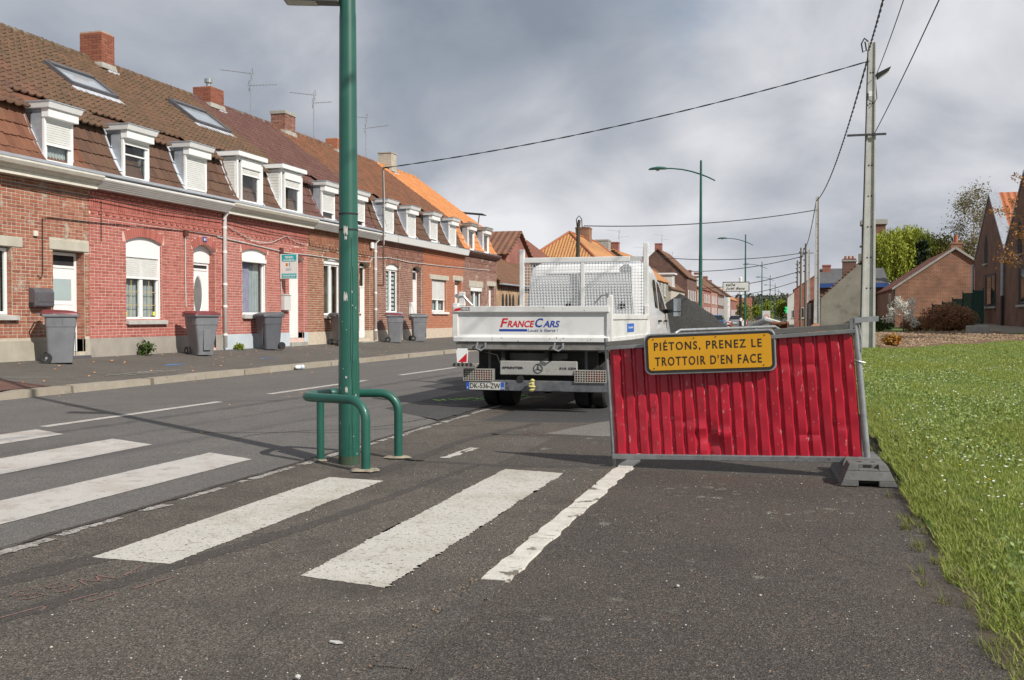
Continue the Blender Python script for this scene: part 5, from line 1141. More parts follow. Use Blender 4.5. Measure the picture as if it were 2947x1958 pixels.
MB().tube([(.37,0,2.34),(.37,0,4.15)], .022, 8).build('lower_tube', pm('brown_steel', [(.08,.04,.03), (.12,.06,.045)], 6, .6), mast); MB().tube([(.37,0,4.15),(.37,0,6.32)], .020, 8).build('upper_tube', M_steeldark, mast)
MB().tube([(.36,0,2.36),(.0,.14,2.40)], .014, 6).build('bracket', MATS['brown_steel'], mast); MB().tube([(.36,0,3.66),(.0,.06,3.66)], .018, 6).build('bracket', M_greycable, mast)
MB().tube([(.39,.0,6.2),(.41,.02,5.0),(.39,.02,3.75),(.33,.02,3.64),(.05,.06,3.62)], .014, 6).build('conduit', M_greycable, mast); MB().tube([(.37,0,6.3),(.45,.05,6.33),(.55,.08,6.27)], .02, 6).build('clamp', M_black, mast)
def antenna(label, loc, h, booms):
    t = thing('tv_antenna', label, 'antenna', loc, 0, 'television antennas on the terrace roofs'); MB().tube([(0,0,-.3),(0,0,h)], .018, 6).build('mast', M_galv, t)
    for z, ang, l, n, el in booms:
        c, s = math.cos(ang), math.sin(ang); b = MB(); b.tube([(-c*l*.12,-s*l*.12,z),(c*l,s*l,z+.12*l)], .011, 5); bo = b.build('boom', M_galv, t)
        for k in range(n):
            q = k/(n-1); e = MB(); px, py, pz = c*l*q, s*l*q, z+.12*l*q; e.tube([(px+s*el,py-c*el,pz),(px-s*el,py+c*el,pz)], .006, 4); e.build('element', M_galv, bo)
        for sg_ in (-1, 1): e = MB(); e.tube([(-c*.05-s*.16,-s*.05+c*.16,z+sg_*.06),(-c*.05-s*.05,-s*.05+c*.05,z+sg_*.2),(-c*.05+s*.16,-s*.05-c*.16,z+sg_*.06)], .007, 4); e.build('reflector', M_galv, bo)
    return t
antenna('tv antenna with two beams on the ridge just beside the lamp post', (-17.8,31.0,8.0), 1.55, [(1.5,R(200),1.0,11,.09),(1.1,R(35),.85,9,.14)])
antenna('tall tv antenna with crossed beams between two chimneys', (-17.8,35.66,8.0), 1.85, [(1.75,R(195),.9,10,.09),(1.45,R(30),.65,8,.16)])
antenna('tv antenna rising behind the green lamp post over the brown roof', (-17.8,40.55,8.2), 1.75, [(1.6,R(190),.9,10,.09),(1.15,R(10),.95,9,.10)])
# ------------------------------------------------------------------ white tipper truck
TR = thing('tipper_truck', 'white crew-cab tipper truck with FRANCECARS on its tailgate', 'truck', (-3.53,13.60,.0))
M_tw = pm('truck_white', [(.66,.66,.64), (.74,.74,.725)], 2.2, .42, spots=[((.50,.495,.47), 1.7, .50, .25), ((.42,.40,.36), 5.0, .64, .14), ((.24,.19,.14), 17, .72, .03)], detail=7)  # broad grey spots: grime that also paints in the shaded grey of the tailgate
M_tw2 = pm('cab_white', [(.78,.79,.80), (.82,.83,.84)], 2, .22, coat=.6)
M_tgrey = pm('chassis_grime', [(.16,.155,.145), (.24,.23,.215)], 6, .75, spots=[((.08,.075,.07), 5, .58, .15)])
M_chas = pm('chassis_black', [(.022,.022,.024), (.045,.043,.04)], 8, .7, spots=[((.10,.09,.08), 12, .64, .1)])
M_bump = pm('bumper_steel', [(.10,.105,.115), (.19,.195,.205)], 9, .5, metal=.3, spots=[((.045,.045,.05), 6, .56, .12), ((.17,.12,.08), 20, .68, .06)])
M_rust0 = pm('exhaust_rust', [(.10,.06,.04), (.17,.11,.08)], 12, .8)
M_tglass = pm('cab_glass', [(.012,.014,.016), (.02,.022,.025)], 2, .04, spec=.8)
HW = 1.11
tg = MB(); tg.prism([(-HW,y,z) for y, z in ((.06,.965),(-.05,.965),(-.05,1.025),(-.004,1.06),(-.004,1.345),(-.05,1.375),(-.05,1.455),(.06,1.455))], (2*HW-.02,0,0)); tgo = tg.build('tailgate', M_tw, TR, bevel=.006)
M_fr = pm('print_red', [(.55,.012,.02), (.6,.02,.03)], 3, .4); M_fb = pm('print_blue', [(.015,.05,.30), (.02,.07,.36)], 3, .4)
lettering('lettering', 'F', .2, M_fr, tgo, (-.440,-.0062,1.165), FACE_S, fit=(.115,.125), depth=.0006, shear=.25, offset=.004)
lettering('lettering', 'RANCE', .16, M_fr, tgo, (-.335,-.0062,1.165), FACE_S, fit=(.385,.092), depth=.0006, shear=.25, offset=.004)
lettering('lettering', 'C', .2, M_fb, tgo, (.060,-.0062,1.165), FACE_S, fit=(.115,.125), depth=.0006, shear=.25, offset=.004)
lettering('lettering', 'ARS', .16, M_fb, tgo, (.170,-.0062,1.165), FACE_S, fit=(.235,.092), depth=.0006, shear=.25, offset=.004)
MB().box(-.455,-.006,1.108,-.055,-.0045,1.140).build('stripe', M_fb, tgo)
lettering('lettering', 'Louez la libert\u00e9 !', .06, pm('print_slate', [(.06,.08,.22)]*2, 2, .5), tgo, (-.045,-.0062,1.103), FACE_S, fit=(.425,.042), depth=.0006, shear=.2)
lettering('lettering', 'MENU', .05, M_panel, tgo, (-.985,-.0525,1.400), FACE_S, fit=(.115,.032), depth=.0008, offset=.001)
MB().box(-.995,-.052,1.395,-.865,-.0505,1.440).build('badge_plate', M_blk, tgo); MB().hexa([(-1.10,-.052,1.385),(-1.0,-.052,1.397),(-1.0,-.0505,1.397),(-1.10,-.0505,1.385),(-1.09,-.052,1.42),(-1.0,-.052,1.438),(-1.0,-.0505,1.438),(-1.09,-.0505,1.42)]).build('badge_stripe', M_fr, tgo)
M_scuff = pm('scuff_mark', [(.16,.13,.10), (.30,.27,.23)], 40, .8)
rs_ = random.Random(3)
for k in range(26):
    x_ = rs_.uniform(-1.05,1.05); low_ = rs_.random() < .6; z_ = rs_.uniform(.972,1.02) if low_ else rs_.uniform(1.385,1.445); w_ = rs_.uniform(.004,.02); h_ = rs_.uniform(.004,.022)
    MB().prism([(x_,-.0508,z_),(x_+w_,-.0508,z_+rs_.uniform(-.004,.004)),(x_+w_*.9,-.0508,z_+h_*.7),(x_+w_*.3,-.0508,z_+h_)], (0,.0004,0)).build('scuff', M_scuff, tgo)
for s in (-1, 1):
    sb = MB(); x0, x1 = (s*HW, s*(HW-.05)); xa, xb = min(x0,x1), max(x0,x1)
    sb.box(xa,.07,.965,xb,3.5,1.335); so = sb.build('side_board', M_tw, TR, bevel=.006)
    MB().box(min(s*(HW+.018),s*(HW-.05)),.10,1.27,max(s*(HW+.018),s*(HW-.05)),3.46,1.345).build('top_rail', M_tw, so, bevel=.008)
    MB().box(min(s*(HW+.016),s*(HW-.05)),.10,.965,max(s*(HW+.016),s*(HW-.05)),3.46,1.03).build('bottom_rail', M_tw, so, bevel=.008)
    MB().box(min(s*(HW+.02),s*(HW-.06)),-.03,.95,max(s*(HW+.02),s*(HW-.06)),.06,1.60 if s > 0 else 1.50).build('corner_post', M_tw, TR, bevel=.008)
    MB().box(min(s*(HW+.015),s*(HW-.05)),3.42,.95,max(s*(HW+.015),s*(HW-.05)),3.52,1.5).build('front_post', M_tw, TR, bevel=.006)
    c = MB(); c.lathe([(.028,-.03),(.032,0),(.02,.03)], (s*(HW-.05),-.02,1.60), 10, 'y'); c.tube([(s*(HW-.05),.0,1.60),(s*(HW-.13),.02,1.60),(s*(HW-.25),.04,1.47)], .012, 6); c.build('tailgate_latch', M_galv, TR)
MB().box(-HW+.05,.02,1.46,-HW+.15,.06,1.66).build('latch_bracket', M_tw, TR, bevel=.015)
MB().box(-HW+.055,.06,.93,HW-.055,3.44,.965).build('bed_floor', M_tgrey, TR)
MB().prism([(-HW+.03,y,z) for y, z in ((-.02,.86),(.10,.84),(3.4,.84),(3.4,.93),(-.02,.955))], (2*HW-.06,0,0)).build('bed_frame', M_tgrey, TR)
for x in (-.75, .35):
    h = MB(); h.tube([(x,-.06,.955),(x-.02,-.07,.87),(x+.05,-.075,.845),(x+.11,-.06,.88),(x+.11,-.05,.95)], .014, 6); h.build('hinge', M_galv, TR)
for x in (-.42, .42): MB().box(x-.04,.1,.55,x+.04,6.2,.72).build('chassis_rail', M_chas, TR)
MB().box(-.86,.35,.30,.86,.40,.84).build('rear_screen', M_chas, TR)
for x in (-.42, .20): MB().box(x-.025,.06,.70,x+.025,.30,.86).build('hinge_bracket', M_chas, TR)
rp_ = MB(); rp_.box(-.46,.05,.505,.63,.12,.70); rpo = rp_.build('rear_beam', pm('beam_white', [(.30,.295,.28), (.40,.39,.37)], 4, .6, spots=[((.20,.19,.17), 4, .60, .2)]), TR, bevel=.01)
lettering('lettering', 'SPRINTER', .05, M_chas, rpo, (-.425,.046,.59), FACE_S, fit=(.30,.030), depth=.002, offset=.001); lettering('lettering', '515 CDI', .05, M_chas, rpo, (.39,.046,.59), FACE_S, fit=(.23,.028), depth=.002, offset=.001)
st = MB(); c0 = Vector((.088,.045,.598)); n = 22
st.tube([c0+Vector((.062*math.cos(2*math.pi*i/n),0,.062*math.sin(2*math.pi*i/n))) for i in range(n+1)], .0055, 6)
for a in (90, 210, 330): st.tube([c0, c0+Vector((.060*math.cos(R(a)),0,.060*math.sin(R(a))))], [.009,.003], 5)
st.build('emblem', M_steeldark, rpo)
MB().box(-.40,.02,.285,1.06,.10,.43).build('bumper', M_bump, TR, bevel=.008)
MB().box(-.97,.03,.285,-.40,.09,.43).build('bumper', M_bump, TR, bevel=.008)
np_ = MB().box(-.945,.012,.295,-.385,.026,.405).build('number_plate', pm('plate_white', [(.50,.49,.45), (.62,.61,.57)], 5, .45, spots=[((.35,.32,.28), 7, .62, .15)]), TR)
lettering('lettering', 'DK-536-ZW', .1, M_blk, np_, (-.885,.0105,.314), FACE_S, fit=(.44,.072), depth=.0008, offset=.001)
for x0, x1 in ((-.943,-.895), (-.437,-.387)): MB().box(x0,.0095,.297,x1,.0118,.403).build('blue_band', pm('plate_blue', [(.02,.09,.42), (.03,.11,.46)], 4, .4), np_)
lettering('lettering', 'F', .03, M_panel, np_, (-.927,.0088,.305), FACE_S, fit=(.016,.026), depth=.0006); lettering('lettering', '59', .03, M_panel, np_, (-.428,.0088,.305), FACE_S, fit=(.032,.026), depth=.0006)
M_lampred = pm('lamp_red', [(.35,.012,.012), (.42,.02,.02)], 5, .25)
for x0 in (-.985, .605):
    lbx = MB().box(x0,.03,.412,x0+.44,.10,.585).build('light_box', M_tgrey, TR, bevel=.006)
    MB().box(x0+.01,.022,.425,x0+.43,.03,.575).build('lamp_dark', M_blk, lbx)
    for q0, q1, mt in ((.20,.27,M_lampred),(.30,.40,M_lampred),(.04,.14,M_tgrey)): MB().box(x0+q0,.012,.44,x0+q1,.021,.56).build('lens', mt, lbx)
    gr = MB()
    for k in range(13): gr.box(x0+.005+k*.0355,-.004,.418,x0+.013+k*.0355,.004,.578)
    for k in range(6): gr.box(x0+.005,-.006,.418+k*.0312,x0+.437,.002,.426+k*.0312)
    o = gr.build('lamp_guard', pm('guard_paint', [(.36,.33,.29), (.46,.43,.38)], 8, .6), lbx); o['kind'] = 'stuff'
tb = MB(); tb.lathe([(.03,.30),(.042,.345),(.03,.385)], (.03,-.03,0), 12); tb.tube([(.03,.03,.33),(.03,-.05,.34)], .025, 8); tb.build('tow_coupling', M_steeldark, TR)
yw = MB(); rgy = random.Random(4); prof_ = []
for i in range(9):
    z_ = .285+.022*i; r0_ = (.018,.036,.030,.044,.034,.046,.03,.034,.012)[i]; prof_.append((z_, r0_))
vs = []; nn_ = 10
for z_, r0_ in prof_:
    for k in range(nn_): q = 2*math.pi*k/nn_; r1_ = r0_*rgy.uniform(.6,1.35); vs.append((.03+r1_*math.cos(q)+.012*math.sin(z_*60), -.055+r1_*.8*math.sin(q), z_))
yw.add(vs, [(i*nn_+k, i*nn_+(k+1) % nn_, (i+1)*nn_+(k+1) % nn_, (i+1)*nn_+k) for i in range(8) for k in range(nn_)]).build('yellow_wrap', pm('yellow_cover', [(.48,.42,.14), (.60,.55,.24)], 18, .7, spots=[((.30,.24,.10), 30, .6, .1)]), TR)
MB().lathe([(.05,.0),(.05,.02)], (-.16,.012,.45), 14, 'y').build('socket', M_black, TR)
fl_ = thing('rear_marker', 'small red and white chevron plate beside the truck rear light', 'marker plate', (-4.50,13.52,.68))
MB().prism([(-.075,0,-.01),(.075,0,-.01),(.085,0,.15),(.07,0,.19),(-.07,0,.19),(-.085,0,.15)], (0,.012,0)).build('plate', M_panel, fl_); MB().prism([(-.062,-.002,.0),(.066,-.002,.0),(.07,-.002,.125)], (0,.002,0)).build('red_wedge', M_fr, fl_)
rb_ = MB(); rb_.prism([(-.17,-.02,-.06),(.20,-.02,-.06),(.15,-.02,-.012),(-.12,-.02,-.012)], (0,.15,0)); rb_.build('rubber_foot', pm('foot_grey', [(.14,.13,.12), (.20,.19,.175)], 10, .9), fl_)
for k in range(5): MB().box(-.12+k*.06,-.024,-.055,-.09+k*.06,-.019,-.015).build('rib', M_blk, fl_)
MB().box(-.012,.0,-.02,.012,.012,.0).build('stem', M_galv, fl_)
for s in (-1, 1):
    lsp = MB()
    for k in range(4): lsp.box(s*.46-.035,.45+.05*k,.42-.022*k,s*.46+.035,1.5-.05*k,.438-.022*k)
    lsp.build('leaf_spring', M_tgrey, TR)['kind'] = 'stuff'
ex = MB().tube([(.28,.30,.36),(.28,.7,.38),(.2,1.6,.45)], .035, 8); ex.build('exhaust', M_rust0, TR); MB().lathe([(.06,-.3),(.075,-.28),(.075,.28),(.06,.3)], (-.2,1.7,.62), 12, 'x').build('air_tank', M_tgrey, TR)
MB().box(-.44,.30,.50,.44,.345,.80).build('cross_member', M_tgrey, TR); MB().tube([(0,.5,.6),(0,1.8,.86)], .06, 10).build('tipping_ram', M_tgrey, TR)
for x in (-.7, .7): MB().box(x-.02,.345,.45,x+.02,.36,.84).build('stay', M_tgrey, TR)
MB().tube([(-.86,.0,.87),(-.6,.02,.80),(-.5,.03,.78),(-.46,.05,.66)], .009, 5).build('lamp_cable', M_black, TR)
# wheels
def wheel(x, y, w, r=.335):
    m = MB(); m.lathe([(r*.55,-w/2),(r*.93,-w/2),(r,-w/2+.03),(r,w/2-.03),(r*.93,w/2),(r*.55,w/2)], (x,y,r), 26, 'x'); o = m.build('wheel', M_black, TR); smooth_angle(o, 35)
    MB().lathe([(r*.56,-w*.3),(r*.5,-w*.2),(r*.2,-w*.1),(r*.2,w*.1),(r*.5,w*.2),(r*.56,w*.3)], (x,y,r), 18, 'x').build('rim', M_tgrey, o)
    tread = MB()
    for k in range(3): q = -w/2+.05+(w-.1)*(k+.5)/3; tread.lathe([(r+.003,-.003),(r+.003,.003)], (x+q,y,r), 24, 'x', caps=False)
    return o
for s in (-1, 1): wheel(s*.56,.95,.20); wheel(s*.80,.95,.20); wheel(s*.84,5.9,.21)
ax = MB().tube([(-.7,.95,.335),(.7,.95,.335)], .07, 8); ax.lathe([(.02,-.16),(.14,-.08),(.15,0),(.14,.08),(.02,.16)], (0,.95,.335), 12, 'y'); ax.build('axle', M_chas, TR)
for s in (-1, 1):
    mg = MB(); pts = [(.95+.42*math.cos(R(a)), .38+.40*math.sin(R(a))) for a in range(-5, 186, 19)]; xo = s*.68
    vs = []
    for y, z in pts: vs += [(xo-.24,y,z),(xo+.24,y,z)]
    mg.add(vs, [(2*i,2*i+1,2*i+3,2*i+2) for i in range(len(pts)-1)]); mg.build('mudguard', M_chas, TR); MB().box(xo-.24,.42,.25,xo+.24,.44,.62).build('mud_flap', M_black, TR)
# headboard with mesh
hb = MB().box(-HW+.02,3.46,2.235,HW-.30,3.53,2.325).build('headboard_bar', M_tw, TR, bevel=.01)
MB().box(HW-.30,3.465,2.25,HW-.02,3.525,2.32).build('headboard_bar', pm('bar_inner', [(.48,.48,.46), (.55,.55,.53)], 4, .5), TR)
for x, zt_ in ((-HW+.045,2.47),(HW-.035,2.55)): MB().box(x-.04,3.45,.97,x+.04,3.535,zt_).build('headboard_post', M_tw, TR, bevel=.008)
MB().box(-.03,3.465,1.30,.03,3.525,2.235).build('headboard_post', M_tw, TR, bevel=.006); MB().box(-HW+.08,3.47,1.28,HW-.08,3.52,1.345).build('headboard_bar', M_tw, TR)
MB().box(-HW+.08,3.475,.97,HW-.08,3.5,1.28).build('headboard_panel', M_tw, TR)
me_ = MB(); n = 0; xx = -HW+.08
while xx < HW-.07: me_.box(xx-.0038,3.487,1.345,xx+.0038,3.494,2.24); xx += .052
zz = 1.38
while zz < 2.235: me_.box(-HW+.08,3.494,zz-.0038,HW-.07,3.500,zz+.0038); zz += .052
o = me_.build('wire_mesh', pm('mesh_wire', [(.58,.58,.57), (.68,.68,.67)], 6, .5), TR); o['kind'] = 'stuff'
# load in front of the headboard: two pale boards leaning on the cab side of the mesh
MB().hexa([(-.97,3.56,1.32),(.86,3.56,1.32),(.86,3.59,1.32),(-.97,3.59,1.32),(-.93,3.60,2.02),(.80,3.60,2.06),(.80,3.63,2.06),(-.93,3.63,2.02)]).build('cab_guard_board', pm('board_pale', [(.66,.68,.70), (.72,.74,.76)], 2, .5), TR)
for x in (-.26, .66): MB().lathe([(.055,.0),(.055,.012)], (x,3.545,1.50), 16, 'y').build('round_vent', M_blk, TR)
# cab: cross-section shells along y, with tumblehome
def cab_ring(y, zb, zt_, wb, wt, rr=.16):
    P = []; n = 6
    wm = wb; zm = zb+(zt_-zb)*.42
    right = [(wb,zb),(wb+.01,zb+(zm-zb)*.5),(wb,zm)] + [(wt+(wb-wt)*(1-t)*.9, zm+(zt_-rr-zm)*t) for t in (.33,.66,1.)]
    wx = right[-1][0]
    for i in range(1, n+1): a = R(90*i/n); right.append((wx-rr+rr*math.cos(a) if i else wx, zt_-rr+rr*math.sin(a)))
    left = [(-x, z) for x, z in right[::-1]]
    return [(x, y, z) for x, z in right+left]
cab = MB()
CAB = [(3.72,.55,2.15,1.02,.90,.12), (3.76,.50,2.22,1.10,.98,.20), (4.2,.48,2.30,1.11,1.0,.22), (4.9,.48,2.29,1.11,1.0,.22), (5.3,.48,2.18,1.11,1.0,.18), (5.9,.48,1.88,1.11,1.02,.10), (6.5,.48,1.52,1.10,1.05,.06), (7.25,.45,1.28,1.08,1.0,.08), (7.75,.45,1.06,1.02,.92,.10), (7.9,.45,.92,.96,.84,.1)]
rings = [cab_ring(*q) for q in CAB]
n = len(rings[0]); vs = [p for r_ in rings for p in r_]; fs = [(i*n+k, (i+1)*n+k, (i+1)*n+(k+1) % n, i*n+(k+1) % n) for i in range(len(rings)-1) for k in range(n)]+[tuple(range(n)), tuple(range((len(rings)-1)*n, len(rings)*n))[::-1]]
co = cab.add(vs, fs).build('cab', M_tw2, TR); smooth_angle(co, 40)
def side_w(y, z):   # half-width of the cab side at length y and height z
    for A_, B_ in zip(CAB[:-1], CAB[1:]):
        if A_[0] <= y <= B_[0]: break
    k = (y-A_[0])/(B_[0]-A_[0]); zb_, zt_, wb, wt, rr = [a+(b-a)*k for a, b in zip(A_[1:], B_[1:])]; zm = zb_+(zt_-zb_)*.42
    if z <= zm: return wb+.004
    t = (z-zm)/max(.05, zt_-rr-zm); w0 = wt+(wb-wt)*(1-min(t, 1))*.9
    if t <= 1: return w0+.004
    h = min(1, (z-(zt_-rr))/rr); return w0-rr+rr*math.sqrt(max(0, 1-h*h))+.004
def side_quad(name, pts, mat, s, off=.006):
    m = MB(); m.poly([(s*(side_w(y, z)+off), y, z) for y, z in (pts if s > 0 else pts[::-1])]); return m.build(name, mat, co)
for s in (-1, 1):
    side_quad('side_window', [(4.66,1.48),(5.02,1.46),(5.02,1.95),(4.93,1.98),(4.72,1.98),(4.65,1.91)], M_tglass, s)
    side_quad('side_window', [(5.24,1.44),(5.72,1.40),(6.22,1.36),(6.28,1.42),(6.0,1.60),(5.72,1.78),(5.50,1.90),(5.36,1.95),(5.26,1.95)], M_tglass, s)
    side_quad('door_seam', [(5.14,.62),(5.155,.62),(5.155,2.1),(5.14,2.1)], M_chas, s, .004); side_quad('door_seam', [(6.46,.75),(6.475,.75),(6.475,1.40),(6.46,1.40)], M_chas, s, .004); side_quad('door_seam', [(4.50,.62),(4.515,.62),(4.515,2.0),(4.50,2.0)], M_chas, s, .004)
    for y in (4.78, 5.62): MB().box(min(s*1.11,s*1.155),y,1.215,max(s*1.11,s*1.155),y+.17,1.255).build('door_handle', M_blk, co, bevel=.008)
    mr = MB(); xa = s*1.06; mr.tube([(xa,6.25,1.42),(s*1.28,6.12,1.43)], .045, 8); mr.build('mirror_arm', M_blk, TR)
    mh = MB(); mh.box(min(s*1.22,s*1.40),6.02,1.32,max(s*1.22,s*1.40),6.14,1.68); mo = mh.build('mirror', M_blk, TR, bevel=.04, seg=3)
    MB().box(min(s*1.24,s*1.38),6.010,1.42,max(s*1.24,s*1.38),6.018,1.66).build('mirror_glass', pm('mirror_glass', [(.35,.38,.40), (.42,.45,.47)], 3, .05, metal=.9), mo); MB().box(min(s*1.24,s*1.38),6.010,1.325,max(s*1.24,s*1.38),6.018,1.40).build('mirror_glass', MATS['mirror_glass'], mo)
    MB().box(min(s*1.03,s*1.09),3.9,.46,max(s*1.03,s*1.09),5.3,.60).build('sill_trim', M_chas, co)
MB().poly([(-.86,5.34,2.15),(.86,5.34,2.15),(.93,5.9,1.865),(.97,6.45,1.53),(-.97,6.45,1.53),(-.93,5.9,1.865)]).build('windscreen', M_tglass, co, loc=(0,.015,.02))
MB().box(-.66,3.70,1.55,.66,3.714,2.08).build('rear_window', M_tw2, co)
MB().lathe([(.09,-.006),(.09,.006)], (.55,2.05,1.39), 12, 'x').build('number_disc', M_tw, TR)
ba = MB().box(HW+.001,1.33,1.085,HW+.006,1.95,1.21).build('badge', pm('badge_blue', [(.03,.13,.50), (.04,.16,.55)], 3, .4), TR)
lettering('lettering', 'franceloc', .05, M_panel, ba, (HW+.0075,1.42,1.135), FACE_E, fit=(.44,.04), depth=.0006)
# ------------------------------------------------------------------ buildings further down the street
def tile_mat(name, cols, ax='y', period=.24, spots=None, rowp=.30):
    """tiles too small to tell apart: courses and pan rolls as relief in the material"""
    if name in MATS: return MATS[name]
    m = pm(name, cols, 1.6, .85, spots=spots); nt = m.node_tree; N = nt.nodes; L = nt.links; b = N['Principled BSDF']
    g = N.new('ShaderNodeNewGeometry'); s = N.new('ShaderNodeSeparateXYZ'); L.new(g.outputs['Position'], s.inputs[0])
    def wave(src, p):
        d = N.new('ShaderNodeMath'); d.operation = 'MULTIPLY'; d.inputs[1].default_value = 2*math.pi/p; L.new(src, d.inputs[0])
        q = N.new('ShaderNodeMath'); q.operation = 'SINE'; L.new(d.outputs[0], q.inputs[0]); return q.outputs[0]
    a = N.new('ShaderNodeMath'); a.operation = 'ADD'; L.new(wave(s.outputs[1 if ax == 'y' else 0], period), a.inputs[0]); L.new(wave(s.outputs[2], rowp*.6), a.inputs[1])
    bp = N.new('ShaderNodeBump'); bp.inputs['Strength'].default_value = .9; bp.inputs['Distance'].default_value = .03; L.new(a.outputs[0], bp.inputs['Height']); L.new(bp.outputs[0], b.inputs['Normal'])
    return m
def brick_mat(name, c1, c2, mortar, sc=1.0):
    if name in MATS: return MATS[name]
    m = bpy.data.materials.new(name); m.use_nodes = True; MATS[name] = m; nt = m.node_tree; N = nt.nodes; L = nt.links; b = N['Principled BSDF']
    g = N.new('ShaderNodeNewGeometry'); s = N.new('ShaderNodeSeparateXYZ'); L.new(g.outputs['Position'], s.inputs[0])
    a = N.new('ShaderNodeMath'); a.operation = 'ADD'; L.new(s.outputs[0], a.inputs[0]); L.new(s.outputs[1], a.inputs[1])
    c = N.new('ShaderNodeCombineXYZ'); L.new(a.outputs[0], c.inputs[0]); L.new(s.outputs[2], c.inputs[1])
    t = N.new('ShaderNodeTexBrick'); t.inputs['Color1'].default_value = (*c1,1); t.inputs['Color2'].default_value = (*c2,1); t.inputs['Mortar'].default_value = (*mortar,1)
    t.inputs['Scale'].default_value = 1.0; t.inputs['Brick Width'].default_value = .225*sc; t.inputs['Row Height'].default_value = .075*sc; t.inputs['Mortar Size'].default_value = .007*sc; L.new(c.outputs[0], t.inputs['Vector'])
    n = N.new('ShaderNodeTexNoise'); n.inputs['Scale'].default_value = 1.3; n.inputs['Detail'].default_value = 6; L.new(g.outputs['Position'], n.inputs['Vector'])
    r = N.new('ShaderNodeMapRange'); L.new(n.outputs[0], r.inputs[0]); r.inputs[1].default_value = .3; r.inputs[2].default_value = .7; r.inputs[3].default_value = .72; r.inputs[4].default_value = 1.2
    mx = N.new('ShaderNodeMixRGB'); mx.blend_type = 'MULTIPLY'; mx.inputs[0].default_value = 1; L.new(t.outputs[0], mx.inputs[1]); L.new(r.outputs[0], mx.inputs[2]); L.new(mx.outputs[0], b.inputs['Base Color'])
    b.inputs['Roughness'].default_value = .88; return m
BM_orange = brick_mat('brick_orange', (.30,.13,.07), (.22,.09,.05), (.34,.27,.20), 1.25); BM_dark = brick_mat('brick_dark', (.22,.098,.06), (.165,.073,.047), (.14,.10,.075), 1.0)
BM_red = brick_mat('brick_red', (.32,.10,.075), (.25,.075,.055), (.36,.25,.20)); BM_buff = brick_mat('brick_buff', (.46,.29,.16), (.38,.22,.12), (.42,.34,.25)); BM_brown = brick_mat('brick_brown', (.16,.075,.055), (.12,.055,.042), (.2,.15,.12)); BM_rose = brick_mat('brick_rose', (.40,.18,.14), (.33,.14,.11), (.42,.31,.26))
M_render = pm('grey_render', [(.22,.205,.165), (.31,.29,.24)], 1.2, .9, bump=.2, spots=[((.14,.13,.105), 1.4, .55, .2), ((.38,.36,.31), 3, .66, .12)])
M_render2 = pm('cream_render', [(.44,.40,.32), (.52,.48,.40)], 1.2, .9, spots=[((.32,.29,.23), 1.2, .56, .2)])
M_wwall = pm('white_wall', [(.58,.57,.54), (.66,.65,.62)], 1.5, .8)
TM_or = tile_mat('tiles_orange', [(.44,.19,.065), (.54,.27,.11), (.36,.16,.06)], 'x', spots=[((.30,.13,.06), 3, .60, .1)]); TM_or2 = tile_mat('tiles_orange_y', [(.46,.20,.07), (.54,.27,.11)], 'y', spots=[((.33,.15,.07), 3, .60, .1)])
TM_br = tile_mat('tiles_brown', [(.15,.075,.045), (.22,.11,.06)], 'y', spots=[((.12,.11,.055), 1.5, .58, .15)]); TM_brx = tile_mat('tiles_brown_x', [(.16,.08,.055), (.26,.12,.07)], 'x', period=.35, spots=[((.11,.09,.06), 2, .58, .15)])
TM_red = tile_mat('tiles_red', [(.20,.075,.05), (.27,.10,.065)], 'y', spots=[((.13,.075,.055), 1.4, .58, .15)]); TM_tc = tile_mat('tiles_terracotta', [(.40,.13,.06), (.50,.18,.085)], 'x', period=.35)
M_slate = pm('slate_grey', [(.085,.085,.09), (.13,.128,.13)], 2, .8, spots=[((.06,.06,.06), 3, .58, .15)])
def far_window(parent, face, a0, a1, z0, z1, plane, fmat=None):
    """face 'x': window in a wall of constant x seen from +x (plane = wall x), 'X' seen from -x, 'y': wall of constant y seen from -y"""
    m = MB(); g = MB(); t = .07; sg_ = {'x': 1, 'X': -1, 'y': -1}[face]
    def bx(mb, a, b, c, d, o0, o1):
        p0, p1 = sorted((plane+sg_*o0, plane+sg_*o1))
        if face in 'xX': mb.box(p0, a, c, p1, b, d)
        else: mb.box(a, p0, c, b, p1, d)
    for q in ((a0,a0+t,z0,z1), (a1-t,a1,z0,z1), (a0+t,a1-t,z0,z0+t), (a0+t,a1-t,z1-t,z1)): bx(m, *q, .01, .06)
    bx(m, (a0+a1)/2-t*.35, (a0+a1)/2+t*.35, z0+t, z1-t, .01, .05)
    o = m.build('window', fmat or M_white, parent); bx(g, a0+t*.9, a1-t*.9, z0+t*.9, z1-t*.9, .015, .035); g.build('pane', M_tglass, o)
    s = MB(); bx(s, a0-.06, a1+.06, z0-.08, z0, .01, .12); s.build('sill', M_stone, o); return o
